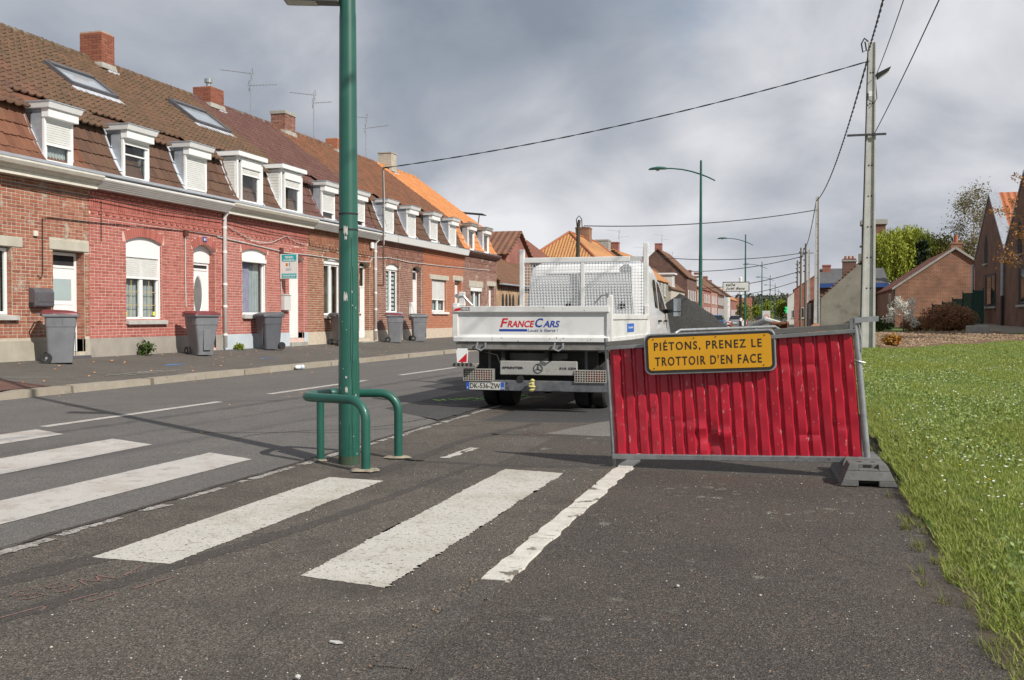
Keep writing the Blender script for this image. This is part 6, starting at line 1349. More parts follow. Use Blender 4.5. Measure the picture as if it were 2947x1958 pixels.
def gable_block(label, x0, x1, y0, y1, zb, ze, zr, axis, wall, roof, over=.18, cat='house', name='house', group=None, hip=False, chims=(), wins=(), rt=.12):
    """axis: direction of the ridge; wins: (face,a0,a1,z0,z1)"""
    t = thing(name, label, cat, (x0, y0, zb), 0, group); X, Y, E, Z = x1-x0, y1-y0, ze-zb, zr-zb
    w = MB()
    if axis == 'x': w.prism([(0,0,-.3),(0,Y,-.3),(0,Y,E),(0,Y/2,Z),(0,0,E)] if not hip else [(0,0,-.3),(0,Y,-.3),(0,Y,E),(0,0,E)], (X,0,0))
    else: w.prism([(0,0,-.3),(X,0,-.3),(X,0,E),(X/2,0,Z),(0,0,E)] if not hip else [(0,0,-.3),(X,0,-.3),(X,0,E),(0,0,E)], (0,Y,0))
    w.build('wall', wall, t)
    if hip:
        r = MB(); o = over
        if axis == 'y': A_, B_ = (X/2,min(Y/2,X*.55),Z), (X/2,Y-min(Y/2,X*.55),Z)
        else: A_, B_ = (min(X/2,Y*.55),Y/2,Z), (X-min(X/2,Y*.55),Y/2,Z)
        c = [(-o,-o,E),(X+o,-o,E),(X+o,Y+o,E),(-o,Y+o,E)]
        if axis == 'y': fs = [[c[0],c[1],A_],[c[1],c[2],B_,A_],[c[2],c[3],B_],[c[3],c[0],A_,B_]]
        else: fs = [[c[0],c[1],B_,A_],[c[1],c[2],B_],[c[2],c[3],A_,B_],[c[3],c[0],A_]]
        ro = None
        for f in fs:
            k = MB().poly([(p[0],p[1],p[2]+.05) for p in f]).build('roof_slope' if ro else 'roof', roof if isinstance(roof, bpy.types.Material) else roof[0], t if not ro else ro); ro = ro or k
        rg = MB()
        for a, b in ((c[0],A_),(c[1],A_ if axis == 'y' else B_),(A_,B_),(c[2],B_),(c[3],B_ if axis == 'y' else A_)): rg.tube([(a[0],a[1],a[2]+.07),(b[0],b[1],b[2]+.07)], .11, 6)
        rg.build('hip_tiles', MATS['terracotta'], ro)['kind'] = 'stuff'
    else:
        ro = None; dl = over
        half = Y/2 if axis == 'x' else X/2; sl = (Z-E)/half
        for s in (0, 1):
            m = MB()
            if axis == 'x':
                e, r_ = (-dl, Y/2) if s == 0 else (Y+dl, Y/2); z0 = E-dl*sl
                m.hexa([(-over,e,z0),(X+over,e,z0),(X+over,r_,Z),(-over,r_,Z),(-over,e,z0+rt),(X+over,e,z0+rt),(X+over,r_,Z+rt),(-over,r_,Z+rt)])
            else:
                e, r_ = (-dl, X/2) if s == 0 else (X+dl, X/2); z0 = E-dl*sl
                m.hexa([(e,-over,z0),(r_,-over,Z),(r_,Y+over,Z),(e,Y+over,z0),(e,-over,z0+rt),(r_,-over,Z+rt),(r_,Y+over,Z+rt),(e,Y+over,z0+rt)])
            k = m.build('roof_slope' if ro else 'roof', roof, t if not ro else ro); ro = ro or k
    for (cx, cy, h, lu, mt, pot) in chims:
        q = MB().box(cx-x0-lu/2, cy-y0-lu/2, Z-.8, cx-x0+lu/2, cy-y0+lu/2, Z+h).build('chimney', mt, ro); MB().box(cx-x0-lu/2-.04, cy-y0-lu/2-.04, Z+h-.14, cx-x0+lu/2+.04, cy-y0+lu/2+.04, Z+h-.04).build('chimney_band', mt, q)
        if pot: MB().lathe([(.15,Z+h),(.12,Z+h+.5),(.15,Z+h+.54)], (cx-x0,cy-y0,0), 12).build('chimney_pot', MATS['terracotta'], q)
    for f, a0, a1, z0, z1 in wins:
        pl_ = {'x': X, 'X': 0, 'y': 0}[f]; off = y0 if f in 'xX' else x0; far_window(t, f, a0-off, a1-off, z0-zb, z1-zb, pl_)
    return t
# low annex with arched openings after the terrace
ax_ = thing('annex', 'low buff brick annex with arched openings and brown sloping roof', 'outbuilding', (XW,46.55,0))
MB().box(-2.6,0,.2,0,10.2,3.0).build('wall', BM_buff, ax_)
for k in range(6):
    u = 1.05+k*.62+(.5 if k > 3 else 0); n = 8; w_ = .20; P = [(.012,u-w_,1.2),(.012,u+w_,1.2)]+[(.012,u+w_*math.cos(R(180*i/n)),2.05+.42*math.sin(R(180*i/n))) for i in range(n+1)]
    MB().prism(P, (-.02,0,0)).build('arched_opening', M_dark, ax_)
for u in (4.3, 5.6): b = MB(); b.tube([(.0,u,2.3),(.12,u,2.3),(.12,u,2.2)], .012, 5); b.lathe([(.03,2.02),(.07,2.06),(.06,2.2),(.01,2.24)], (.12,u,0), 8); b.build('wall_lantern', M_blk, ax_)
for k in range(22): MB().box(.0,.3+k*.42,2.62,.05,.5+k*.42,2.86).build('corbel', BM_brown, ax_)
MB().hexa([(.22,-.05,2.93),(.22,10.2,2.93),(-2.8,10.2,5.25),(-2.8,-.05,5.25),(.22,-.05,3.03),(.22,10.2,3.03),(-2.8,10.2,5.35),(-2.8,-.05,5.35)]).build('roof', TM_br, ax_)
MB().box(.15,-.05,2.86,.30,10.2,2.93).build('gutter', M_zinc, ax_)
gable_block('red brick cross wing with brown tiled roof above the annex', -19.2, -15.2, 53.2, 58.2, .4, 4.75, 6.05, 'x', BM_red, TM_brx, chims=[(-18.2,56.4,.55,.75,BM_red,False)], over=.2)
cw = thing('chimney_cowl', 'flat metal cowl on legs over the squat red chimney', 'chimney cowl', (-18.2,56.4,6.6)); MB().tube([(-.3,-.3,0),(-.38,-.35,.75)], .03, 5).build('leg', M_steeldark, cw); MB().tube([(.3,.3,0),(.36,.35,.60)], .03, 5).build('leg', M_steeldark, cw); MB().hexa([(-.75,-.5,.74),(.75,-.3,.60),(.75,.5,.58),(-.75,.4,.74),(-.75,-.5,.79),(.75,-.3,.65),(.75,.5,.63),(-.75,.4,.79)]).build('plate', M_steeldark, cw)
gable_block('grey rendered house with brown-red roof behind the cross wing', -20.5, -14.6, 61.0, 66.5, .3, 4.1, 6.35, 'y', M_render, TM_red, chims=[(-17.5,61.5,.3,.7,M_conc,False)], wins=[('x',62.0,63.0,1.4,2.9),('x',64.5,65.5,1.4,2.9)])
gable_block('house with bright orange hipped roof and tall chimney behind the truck', -21.8, -14.0, 77.0, 97.0, .2, 4.7, 8.15, 'y', M_render2, TM_or, hip=True, chims=[(-18.0,87.5,.95,1.2,BM_orange,False),(-17.9,96,.5,1.3,M_conc,False)], wins=[('x',81,82.2,1.3,2.9),('x',85,86.2,1.3,2.9)])
for ch_ in bpy.data.objects['house.007'].children if 'house.007' in bpy.data.objects else []: pass
rows_ = [('orange roofed grey gable house just right of the truck cab', 100.5, 114, 5.2, 8.0, M_render, TM_or2, 'y'), ('cream rendered gable house with brown roof down the street', 116.5, 131, 4.6, 7.4, M_render2, TM_br, 'y'), ('tall brown brick house with steep brown roof down the street', 134, 147, 6.6, 10.2, BM_brown, TM_br, 'y'),
         ('rose brick house with white dormer far down the street', 147.2, 158, 5.6, 8.6, BM_rose, TM_red, 'y'), ('red brick house beyond the rose brick one', 158.2, 172, 5.6, 8.4, BM_red, TM_red, 'y'), ('rose house with two tall windows in the distance', 172.2, 186, 5.8, 8.4, BM_rose, TM_br, 'y'),
         ('dark brick house in the distant left row', 186.2, 202, 5.6, 8.6, BM_brown, TM_br, 'y'), ('brick house with orange roof at the far bend', 214, 236, 5.0, 8.2, BM_red, TM_or2, 'y'), ('white gabled house at the far bend', 204, 212, 5.6, 8.6, M_wwall, TM_br, 'y')]
for lab, y0, y1, ze, zr, wm, rm, ax in rows_:
    ws = []; yy = y0+1.2
    while yy < y1-1.6:
        ws += [('x',yy,yy+1.1,1.3,2.9)] + ([('x',yy,yy+1.0,3.6,4.9)] if ze > 5 else []); yy += 2.9
    h = gable_block(lab, -21.5, -13.9+(.6 if y0 > 200 else 0), y0, y1, .15, ze, zr, ax, wm, rm, wins=ws, chims=[(-17.7,y0+.7,.8,.9,BM_red,False)], group='houses further down the left side')
    if y0 in (116.5, 147.2):
        d_ = MB().box(6.0, 2.0, ze-.1, 7.5, 4.2, ze+1.5).build('dormer', M_wwall, h); far_window(d_, 'x', 2.2, 3.0, ze+.1, ze+1.3, 7.5); far_window(d_, 'x', 3.2, 4.0, ze+.1, ze+1.3, 7.5); MB().box(5.8,1.8,ze+1.5,7.8,4.4,ze+1.68).build('dormer_roof', M_white, d_)
for k in range(4):
    antenna_y = (104, 121, 138, 150)[k]
    antenna(['tv antenna over the orange roofed grey house', 'tv antenna over the cream gable house', 'tv antenna over the tall brown house', 'tv antenna over the rose brick house'][k], (-17.7,antenna_y,(8.0,7.4,10.2,8.6)[k]), 2.2, [(2.1,R(195),1.2,5,.16),(1.5,R(20),1.0,4,.2)])
# right side of the street
g_ = thing('house', 'grey rendered half-gable house with crumbling chimney behind the concrete pole', 'house', (1.45,72.0,.3)); g_w = MB(); g_w.prism([(0,0,-.4),(2.95,0,-.4),(2.95,0,4.70),(2.55,0,4.70),(0,0,2.28)], (0,9,0)); g_w.build('wall', M_render, g_)
MB().hexa([(-.10,-.06,2.24),(2.56,-.06,4.72),(2.56,9,4.72),(-.10,9,2.24),(-.10,-.06,2.34),(2.56,-.06,4.82),(2.56,9,4.82),(-.10,9,2.34)]).build('roof', TM_br, g_); MB().box(2.40,.0,4.5,2.80,.5,5.25).build('chimney', M_render, g_)
ch2 = MB().box(1.55,4.0,3.6,2.45,5.0,5.15).build('chimney', BM_brown, g_); MB().box(1.5,3.95,4.95,2.5,5.05,5.05).build('chimney_band', M_conc, ch2)
for k in range(3): MB().lathe([(.09,5.15),(.08,5.35)], (1.75+k*.25,4.5,0), 8).build('chimney_pot', MATS['terracotta'], ch2)
gable_block('brick house with blue fascia behind the grey gable', 1.75, 7.0, 92, 102, .2, 4.2, 5.6, 'x', BM_brown, M_slate, over=.3, chims=[(2.4,96,.4,.7,BM_red,False)])
MB().box(-.35,-.34,3.65,5.6,-.30,4.0).build('fascia', pm('blue_fascia', [(.03,.07,.22), (.04,.09,.27)], 4, .5), bpy.data.objects[[o.name for o in bpy.data.objects if o.get('label') == 'brick house with blue fascia behind the grey gable'][0]])
for lab, y0, y1, x0, ze, zr, wm, rm in (('orange roofed low house beyond the blue fascia', 106, 118, 1.2, 2.9, 4.3, BM_brown, TM_tc), ('white fronted red brick house on the right near the far poles', 150, 162, -.6, 5.2, 7.6, BM_red, TM_br), ('pale house on the right at the far end', 200, 222, -2.0, 5.0, 8.0, M_wwall, TM_br)):
    gable_block(lab, x0, x0+7, y0, y1, .15, ze, zr, 'y', wm, rm, wins=[('X',y0+2,y0+3.2,1.2,2.8),('X',y0+6,y0+7.2,1.2,2.8),('y',x0+.8,x0+1.9,1.2,2.7)], group='houses further down the right side')
bh = gable_block('small orange brick house with lopsided red roof and terracotta pot beyond the lawn', 6.4, 14.0, 75.0, 92.0, .5, 3.3, 5.95, 'y', BM_orange, TM_red, over=.12, chims=[(10.3,75.4,.45,.7,BM_orange,True)], wins=[('X',78,79.4,1.6,3.0)])
MB().box(-.10,-.08,.3,.0,.02,2.8).build('downpipe', M_blk, bh); vb = MB(); vb.hexa([(-.2,-.16,2.68),(3.8,-.16,5.42),(3.8,-.10,5.42),(-.2,-.10,2.68),(-.2,-.16,2.84),(3.8,-.16,5.60),(3.8,-.10,5.60),(-.2,-.10,2.84)]); vb.build('verge', M_conc, bh); vb = MB(); vb.hexa([(7.8,-.16,2.68),(3.82,-.16,5.42),(3.82,-.10,5.42),(7.8,-.10,2.68),(7.8,-.16,2.84),(3.82,-.16,5.60),(3.82,-.10,5.60),(7.8,-.10,2.84)]); vb.build('verge', M_conc, bh)
# saw-tooth gabled hall
hall = thing('gabled_hall', 'dark brick hall with steep gables and zinc-edged terracotta roof beyond the lawn', 'hall', (10.9,42.0,.5)); G = [(0,9.75),(9.75,19.5),(19.5,29.4)]
for k, (a, b) in enumerate(G):
    w = MB(); ze, zr = 4.45, 8.1; w.prism([(0,a,-.4),(0,b-.002,-.4),(0,b-.002,ze),(0,(a+b)/2,zr),(0,a,ze)], (14,0,0)); wo = w.build('wall', BM_dark, hall)
    for s in (0, 1):
        e, m_ = (a, (a+b)/2) if s == 0 else (b, (a+b)/2); MB().hexa([(.5,e,ze),(14,e,ze),(14,m_,zr),(.5,m_,zr),(.5,e,ze+.12),(14,e,ze+.12),(14,m_,zr+.12),(.5,m_,zr+.12)]).build('roof', TM_tc, hall)
        MB().hexa([(-.06,e,ze+.0),(.5,e,ze),(.5,m_,zr),(-.06,m_,zr),(-.06,e,ze+.14),(.5,e,ze+.14),(.5,m_,zr+.14),(-.06,m_,zr+.14)]).build('zinc_edge', M_zinc, hall)
    uc = (a+b)/2+1.0; n = 10
    P = [(-.012,uc+.55,4.05),(-.012,uc-.55,4.05)]+[(-.012,uc-.55*math.cos(R(180*i/n)),5.0+.75*math.sin(R(180*i/n))) for i in range(n+1)]
    MB().prism(P, (.03,0,0)).build('arched_window', M_dark, wo); MB().box(-.10,uc-.7,3.95,.0,uc+.7,4.05).build('sill', M_conc, wo)
    for c_ in ((a+b)/2-.3,):
        rv = MB().box(-.006,c_-2.1,1.45,.4,c_+1.5,3.35).build('window_recess', M_dark, wo)
        f = MB(); rect_frame(f, -.03, -.01, c_-1.9, c_+.9, 1.5, 3.3, .10); f.box(-.03,c_-.7,1.5,-.01,c_-.6,3.3); f.build('window', M_blk, rv); MB().quad((-.015,c_+.8,1.6),(-.015,c_-1.8,1.6),(-.015,c_-1.8,3.2),(-.015,c_+.8,3.2)).build('pane', M_tglass, rv); MB().box(-.12,c_-2.2,1.33,-.007,c_+1.6,1.45).build('sill', M_conc, wo)
    d = MB(); d.tube([(-.12,b-.02,ze-.25),(-.12,b-.02,2.0)], .09, 8); d.build('downpipe', M_zinc, hall); d = MB(); d.tube([(-.12,b-.02,2.0),(-.12,b-.02,-.3)], .09, 8); d.build('downpipe', M_blk, hall)
fence_ = thing('mesh_fence', 'dark green stepped mesh fence panels beside the gabled hall', 'fence', (7.8,66.6,.6))
M_gf = pm('fence_green', [(.012,.06,.045), (.018,.075,.055)], 6, .6); M_gfm = pm('fence_mesh', [(.014,.075,.055), (.022,.10,.072)], 6, .6); _n = M_gfm.node_tree; _t = _n.nodes.new('ShaderNodeBsdfTransparent'); _m = _n.nodes.new('ShaderNodeMixShader'); _m.inputs[0].default_value = .22; _n.links.new(_n.nodes['Principled BSDF'].outputs[0], _m.inputs[1]); _n.links.new(_t.outputs[0], _m.inputs[2]); _n.links.new(_m.outputs[0], _n.nodes['Material Output'].inputs[0])
for k in range(5):
    x = .0+k*.57; zt_ = [1.55,1.7,1.9,2.25,2.4][k]; MB().box(x-.03,-.03,-.2,x+.03,.03,zt_).build('post', M_gf, fence_); MB().box(x+.03,-.006,.0,x+.54,.006,zt_-.08).build('panel', M_gfm, fence_)
MB().box(-.03+5*.57,-.03,-.2,.03+5*.57,.03,2.45).build('post', M_gf, fence_)
tw = thing('church_tower', 'distant square brick belfry with clock rising behind the pole', 'tower', (13.2,232,0)); MB().box(0,0,0,4.6,4.6,21.2).build('shaft', BM_dark, tw); MB().box(-.35,-.35,21.2,4.95,4.95,22.2).build('cornice', M_conc, tw); MB().lathe([(1.0,-.05),(1.0,.0)], (3.3,-.06,18.3), 20, 'y').build('clock_face', M_render2, tw); MB().box(.4,-.05,13.5,1.4,.0,19).build('louvre', M_dark, tw); MB().box(-.4,-.4,16.6,5.0,5.0,16.9).build('string_course', M_conc, tw)
sp_ = thing('church_spire', 'tiny pointed church spire on the far skyline', 'church', (-5.5,829,0)); MB().box(-2,-2,0,2,2,11).build('tower', M_render, sp_); MB().lathe([(2.3,11),(.05,19)], (0,0,0), 8).build('spire', M_anthra, sp_); MB().box(2,-3,0,12,3,7.5).build('nave', M_render, sp_)
# ------------------------------------------------------------------ concrete and wooden poles, wires
M_pole = pm('pole_concrete', [(.42,.415,.39), (.52,.515,.49)], 3, .85, bump=.15, spots=[((.27,.265,.24), 2.5, .60, .2)])
def concrete_pole(label, loc, H, w0, w1, lean=0):
    t = thing('utility_pole', label, 'utility pole', loc, 0, 'concrete utility poles on the right of the street')
    def col(name, x0, x1, y0, y1, mat=M_pole):   # fractions of half width
        m = MB(); m.hexa([(w0*x0,w0*y0,-.3),(w0*x1,w0*y0,-.3),(w0*x1,w0*y1,-.3),(w0*x0,w0*y1,-.3),(w1*x0+lean,w1*y0,H),(w1*x1+lean,w1*y0,H),(w1*x1+lean,w1*y1,H),(w1*x0+lean,w1*y1,H)]); return m.build(name, mat, t, bevel=.008)
    col('flange', -1,-.62,-.62,.62); col('flange', .62,1,-.62,.62); wb = col('web', -.62,.62,-.30,.30)
    for k in range(9):
        z = .9+k*H/10; r = w0+(w1-w0)*z/H
        for sx in (-.28, .28): MB().lathe([(.022,-.004),(.022,.004)], (sx*r+lean*z/H,-.30*r-.004,z), 8, 'y').build('bolt_hole', M_dark, wb)
    return t
p1 = concrete_pole('tall concrete utility pole with floodlight and crossbar at the lawn edge', (1.96,31.7,.36), 8.95, .205, .105, .06)
ca = MB().box(-.62,-.16,6.22,.46,-.11,6.28).build('crossbar', M_steeldark, p1)
fl = MB(); fl.hexa([(.20,-.10,7.86),(.52,-.10,8.08),(.52,.10,8.08),(.20,.10,7.86),(.18,-.10,8.02),(.58,-.12,8.20),(.58,.12,8.20),(.18,.10,8.02)]); flo = fl.build('floodlight', M_blk, p1, bevel=.01); MB().hexa([(.24,-.08,7.875),(.51,-.08,8.06),(.51,.08,8.06),(.24,.08,7.875),(.24,-.08,7.885),(.51,-.08,8.07),(.51,.08,8.07),(.24,.08,7.885)]).build('lens', M_lens, flo); MB().tube([(.1,0,7.95),(.22,0,7.98)], .03, 6).build('bracket', M_steeldark, p1)
MB().box(-.03,-.17,7.35,.06,-.10,7.50).build('junction_box', M_white, p1); MB().tube([(.16,-.05,7.8),(.20,-.05,7.3),(.12,-.12,7.15),(-.02,-.15,7.25)], .014, 5).build('drop_cable', M_cable, p1)
MB().tube([(-.06,-.08,8.7),(-.105,-.11,6.3),(-.175,-.13,3),(-.215,-.14,.3)], .018, 5).build('riser_cable', M_cable, p1)
lo = MB(); lo.tube([(-.05,-.1,8.95),(-.16,-.1,9.05),(-.24,-.1,8.9),(-.2,-.1,8.65),(-.1,-.1,8.7),(-.14,-.1,8.95)], .025, 6); lo.build('cable_coil', M_cable, p1)
p2 = concrete_pole('second concrete utility pole, in front of the grey gable end', (1.17,70.9,.3), 9.0, .205, .105)
p3 = concrete_pole('third and thinner concrete utility pole far down the street', (1.03,114.5,.2), 8.4, .20, .10)
MB().tube([(-.6,0,8.0),(.5,0,8.0)], .04, 5).build('crossbar', M_steeldark, p3)
M_wood = pm('pole_wood', [(.13,.105,.075), (.19,.155,.115)], 6, .9, stretch=(1,1,.1))
wood = []
for lab, loc, H in (('nearest of the wooden poles in the distance', (.81,130,.1), 10.2), ('middle wooden pole in the distance', (.29,145.4,.1), 10.7), ('farthest wooden pole in the distance', (-.18,166,.1), 10.1)):
    t = thing('wooden_pole', lab, 'utility pole', loc, 0, 'wooden utility poles far down the street'); MB().tube([(0,0,-.3),(0,0,H)], [.17,.11], 8).build('shaft', M_wood, t); wood.append(t)
    for k in range(5): MB().lathe([(.05,-.08),(.09,0),(.05,.08)], (-.2,0,H-.6-k*.7), 6).build('insulator', M_blk, t); MB().tube([(0,0,H-.6-k*.7),(-.2,0,H-.6-k*.7)], .025, 4).build('pin', M_steeldark, t)
wp = thing('wooden_pole', 'dark wooden pole standing in front of the orange hipped roof', 'utility pole', (-12.6,59.4,.3)); MB().tube([(0,0,-.3),(.05,0,6.3),(.12,0,6.75)], [.15,.11,.09], 8).build('shaft', pm('dark_wood', [(.05,.042,.032), (.08,.068,.05)], 6, .9), wp)
lo = MB(); lo.tube([(-.02,0,6.3),(-.06,0,6.8),(.1,0,7.0),(.26,0,6.8),(.28,0,6.35),(.5,0,6.3)], .03, 5); lo.build('cable_loop', M_cable, wp)
def wire(label, a, b, sag, r, mat=M_cable, twist=False, n=40):
    a, b = Vector(a), Vector(b); P = []
    for i in range(n+1):
        t = i/n; q = a.lerp(b, t); q.z -= sag*4*t*(1-t)
        P.append(q)
    m = MB()
    if not twist: m.tube(P, r, 5)
    else:
        d = (b-a).normalized(); s_ = d.cross(Vector((0,0,1))).normalized(); u = s_.cross(d)
        n2 = n*5; L_ = (b-a).length
        for ph in (0, math.pi):
            PP = []
            for i in range(n2+1):
                t = i/n2; q = a.lerp(b, t); q.z -= sag*4*t*(1-t); an = ph+t*L_*5.0; PP.append(q+(s_*math.cos(an)+u*math.sin(an))*r*.9)
            m.tube(PP, r*.8, 4)
    o = m.build('overhead_wire', mat); return tag(o, label, 'wire', 'overhead wires')
wire('black wire from the concrete pole across the road to the service mast', (1.95,31.6,8.75), (-13.4,31.95,6.30), .30, .013, twist=True)
wire('twisted cable from the near concrete pole back towards the viewer', (1.92,31.6,9.05), (1.3,-6,8.9), .9, .018, twist=True, n=60)
wire('twisted cable between the first and second concrete poles', (1.92,31.8,8.9), (1.1,70.8,9.0), .75, .020, twist=True, n=60)
wire('cable between the second and third concrete poles', (1.1,71,9.1), (.45,114.4,8.6), .9, .03)
wire('thin wire from the crossbar of the near pole, inner of two', (2.12,31.6,8.3), (1.75,-6,8.6), .8, .011)
wire('thin wire from the crossbar of the near pole, outer of two', (2.1,31.6,6.65), (2.95,-6,8.9), .5, .012)
wire('thin wire from the second concrete pole across to the dark wooden pole', (1.05,70.8,8.4), (-12.2,59.4,6.7), .35, .03)
wire('far wire crossing the street behind the lamps', (.9,114.4,8.3), (-13.7,104,7.4), .5, .04)
wire('farther wire crossing the street', (.6,130,8.8), (-13.8,137,7.4), .5, .045)
wire('farthest wire crossing the street', (.2,145,7.6), (-13.8,150,5.5), .5, .05); wire('lowest distant wire across the street', (-.1,166,7.0), (-13.8,190,5.0), .5, .05)
wire('wire running on between the distant wooden poles', (.6,130,9.6), (-.3,166,9.4), .6, .04)
# lamps down the street
for k, (y, lab) in enumerate(((44.5,'green street lamp standing right of the truck, the second one'), (85,'green street lamp rising behind the salle sign, the third one'), (127,'fourth green street lamp in the row'), (168,'fifth green street lamp in the row'), (209,'sixth green street lamp in the row'), (250,'last and smallest green street lamp in the row'))):
    o = lampA.copy(); COL.objects.link(o); o['label'] = lab; o.location = (-4.05-.10*k, y, 0)
    for ch in lampA.children:
        if ch.name.split('.')[0] in ('pole', 'arm', 'lamp_head'): copy_tree(ch, o)
# ------------------------------------------------------------------ site clutter behind the barrier
s2 = thing('direction_sign', 'white sign reading salle Joel Bats on a black and white banded post', 'sign', (-2.72,51.15,0))
MB().box(-.86,-.05,2.56,.42,-.02,3.04).build('plate', pm('sign_white', [(.66,.66,.62), (.72,.72,.68)], 4, .5), s2, bevel=.01); f = MB(); rect_frame(f, -.86, -.86, 0, 0, 0, 0, 0) if False else None
for q in ((-.86,2.56,.42,2.59),(-.86,3.01,.42,3.04),(-.86,2.59,-.83,3.01),(.39,2.59,.42,3.01)): MB().box(q[0],-.056,q[1],q[2],-.051,q[3]).build('border', M_blk, s2)
lettering('lettering', 'salle', .15, M_blk, s2, (-.70,-.054,2.83), FACE_S, fit=(.44,.14), depth=.003, shear=.2, space=1.2, offset=.003); lettering('lettering', 'Jo\u00ebl Bats', .15, M_blk, s2, (-.70,-.054,2.63), FACE_S, fit=(.90,.14), depth=.003, shear=.2, space=1.15, offset=.003)
for z0, z1, mt in ((0,1.12,M_blk),(1.12,1.28,M_panel),(1.28,2.42,M_blk),(2.42,2.56,M_panel),(3.04,3.2,M_panel)): MB().lathe([(.062,z0),(.062,z1)], (0,0,0), 14).build('post_band', mt, s2)
MB().lathe([(.075,3.18),(.075,3.24),(.03,3.27)], (0,0,0), 14).build('cap', M_panel, s2)
bz_ = thing('mesh_barrier', 'low galvanised mesh barrier between the truck and the footpath', 'barrier', (-1.64,14.08,0), math.atan2(1.74,1.39))
L_ = 2.23; MB().tube([(0,0,0),(0,0,1.0),(.04,0,1.09),(.12,0,1.125),(L_-.14,0,1.165),(L_-.05,0,1.13),(L_,0,1.03),(L_,0,.0)], .020, 8).build('frame', M_galv, bz_, smooth=True)
w = MB(); x = .12
while x < L_-.05: w.tube([(x,0,.15),(x,0,1.13)], .0025, 4); x += .10
for z in (.15,.4,.65,.9): w.tube([(.02,0,z),(L_-.02,0,z)], .0025, 4)
w.build('wire_infill', M_galv, bz_)['kind'] = 'stuff'
M_rust = pm('rusty_iron', [(.14,.06,.03), (.24,.11,.06)], 12, .85, bump=.4)
rs = thing('iron_stake', 'rusty iron stake by the mesh barrier', 'stake', (-.95,15.3,0)); MB().tube([(0,0,-.1),(0,0,1.19)], .022, 6).build('shaft', M_rust, rs); MB().lathe([(.05,1.17),(.05,1.2)], (0,0,0), 8).build('head', M_rust, rs); MB().tube([(.02,0,.95),(.10,.05,.8),(.22,.1,.86),(.30,.1,.74)], .012, 5).build('bent_wire', M_rust, rs)
def heap(name, label, cat, loc, rx, ry, h, mat, nx=30, rough=.12, seed=3, kind=None):
    rg = random.Random(seed); V = []; n = nx
    bumps = [(rg.uniform(-.8,.8), rg.uniform(-.8,.8), rg.uniform(.1,.35), rg.uniform(-1,1)) for _ in range(26)]
    for j in range(n+1):
        for i in range(n+1):
            x, y = -1+2*i/n, -1+2*j/n; r = math.hypot(x, y); z = max(0, 1-r)**.85*1.05; z += sum(a*rough*math.exp(-((x-bx)**2+(y-by)**2)/s**2) for bx, by, s, a in bumps)*max(0, 1-r)
            V.append((x*rx+rg.uniform(-1,1)*rx*.015, y*ry+rg.uniform(-1,1)*ry*.015, max(-.05, z*h+rg.uniform(-1,1)*h*.02)))
    me = np_mesh(name, np.array(V), np.array([(j*(n+1)+i, j*(n+1)+i+1, (j+1)*(n+1)+i+1, (j+1)*(n+1)+i) for j in range(n) for i in range(n)])); o = link(name, me, mat); o.location = loc; tag(o, label, cat); return o
heap('spoil_heap', 'heap of dark broken asphalt beside the truck cab', 'heap', (-3.35,30.3,0), 2.7, 2.4, 1.85, pm('asphalt_rubble', [(.028,.027,.026), (.05,.048,.045)], 14, .95, bump=1., bscale=25), 46, .14, 5)
heap('sand_heap', 'low dark heap of soil behind the mesh barrier', 'heap', (-2.0,24.5,0), 1.9, 1.6, .95, MATS['asphalt_rubble'], 36, .14, 8)
rub = heap('rubble_heap', 'orange heap of broken bricks by the second pole', 'heap', (.72,46.9,.15), .95, .9, .85, pm('brick_dust', [(.25,.12,.07), (.34,.18,.11)], 10, .95, bump=.8), 24, .2, 6)
rbm = MB()
for k in range(260):
    a, r = random.uniform(0, 6.28), random.random()**.5*.9; px, py = r*.92*math.cos(a), r*.87*math.sin(a); pz = .84*(1-r)**.85+.02; s = random.uniform(.04,.09); m_ = Matrix.Rotation(random.uniform(0,3), 3, 'Z') @ Matrix.Rotation(random.uniform(-.8,.8), 3, 'X')
    rbm.hexa([Vector((px,py,pz))+m_ @ Vector(q) for q in ((-s,-s*.5,-s*.3),(s,-s*.5,-s*.3),(s,s*.5,-s*.3),(-s,s*.5,-s*.3),(-s,-s*.5,s*.3),(s,-s*.5,s*.3),(s,s*.5,s*.3),(-s,s*.5,s*.3))])
rbm.build('broken_bricks', pm('broken_brick', [(.36,.15,.08), (.46,.22,.13)], 8, .9, rnd='i', rcols=[(.28,.11,.06), (.44,.20,.11), (.52,.36,.24)], rmix=.7), rub)['kind'] = 'stuff'
bk = thing('excavator_bucket', 'rusty excavator bucket and white arm behind the barrier', 'excavator', (-.52,31.0,0))
for s in (-.22, .22): MB().prism([(s-.015,-.1,.75),(s-.015,.25,.72),(s-.015,.35,1.0),(s-.015,.2,1.18),(s-.015,-.05,1.15)], (.03,0,0)).build('bucket_cheek', M_rust, bk)
bb = MB(); pts = [(-.1,.75),(.1,.70),(.25,.72),(.35,1.0),(.2,1.18)]; bb.add([p for y, z in pts for p in ((-.22,y,z),(.22,y,z))], [(2*i,2*i+1,2*i+3,2*i+2) for i in range(4)]); bb.build('bucket_shell', M_rust, bk); MB().tube([(0,.2,1.12),(-.4,.5,1.22),(-.8,.9,1.05)], [.07,.09,.1], 8).build('arm', M_wwall, bk); MB().tube([(-.8,.9,1.05),(-.9,1.0,.0)], .1, 8).build('arm', M_wwall, bk); MB().lathe([(.05,-.26),(.05,.26)], (0,.12,1.12), 8, 'x').build('pin', M_rust, bk)
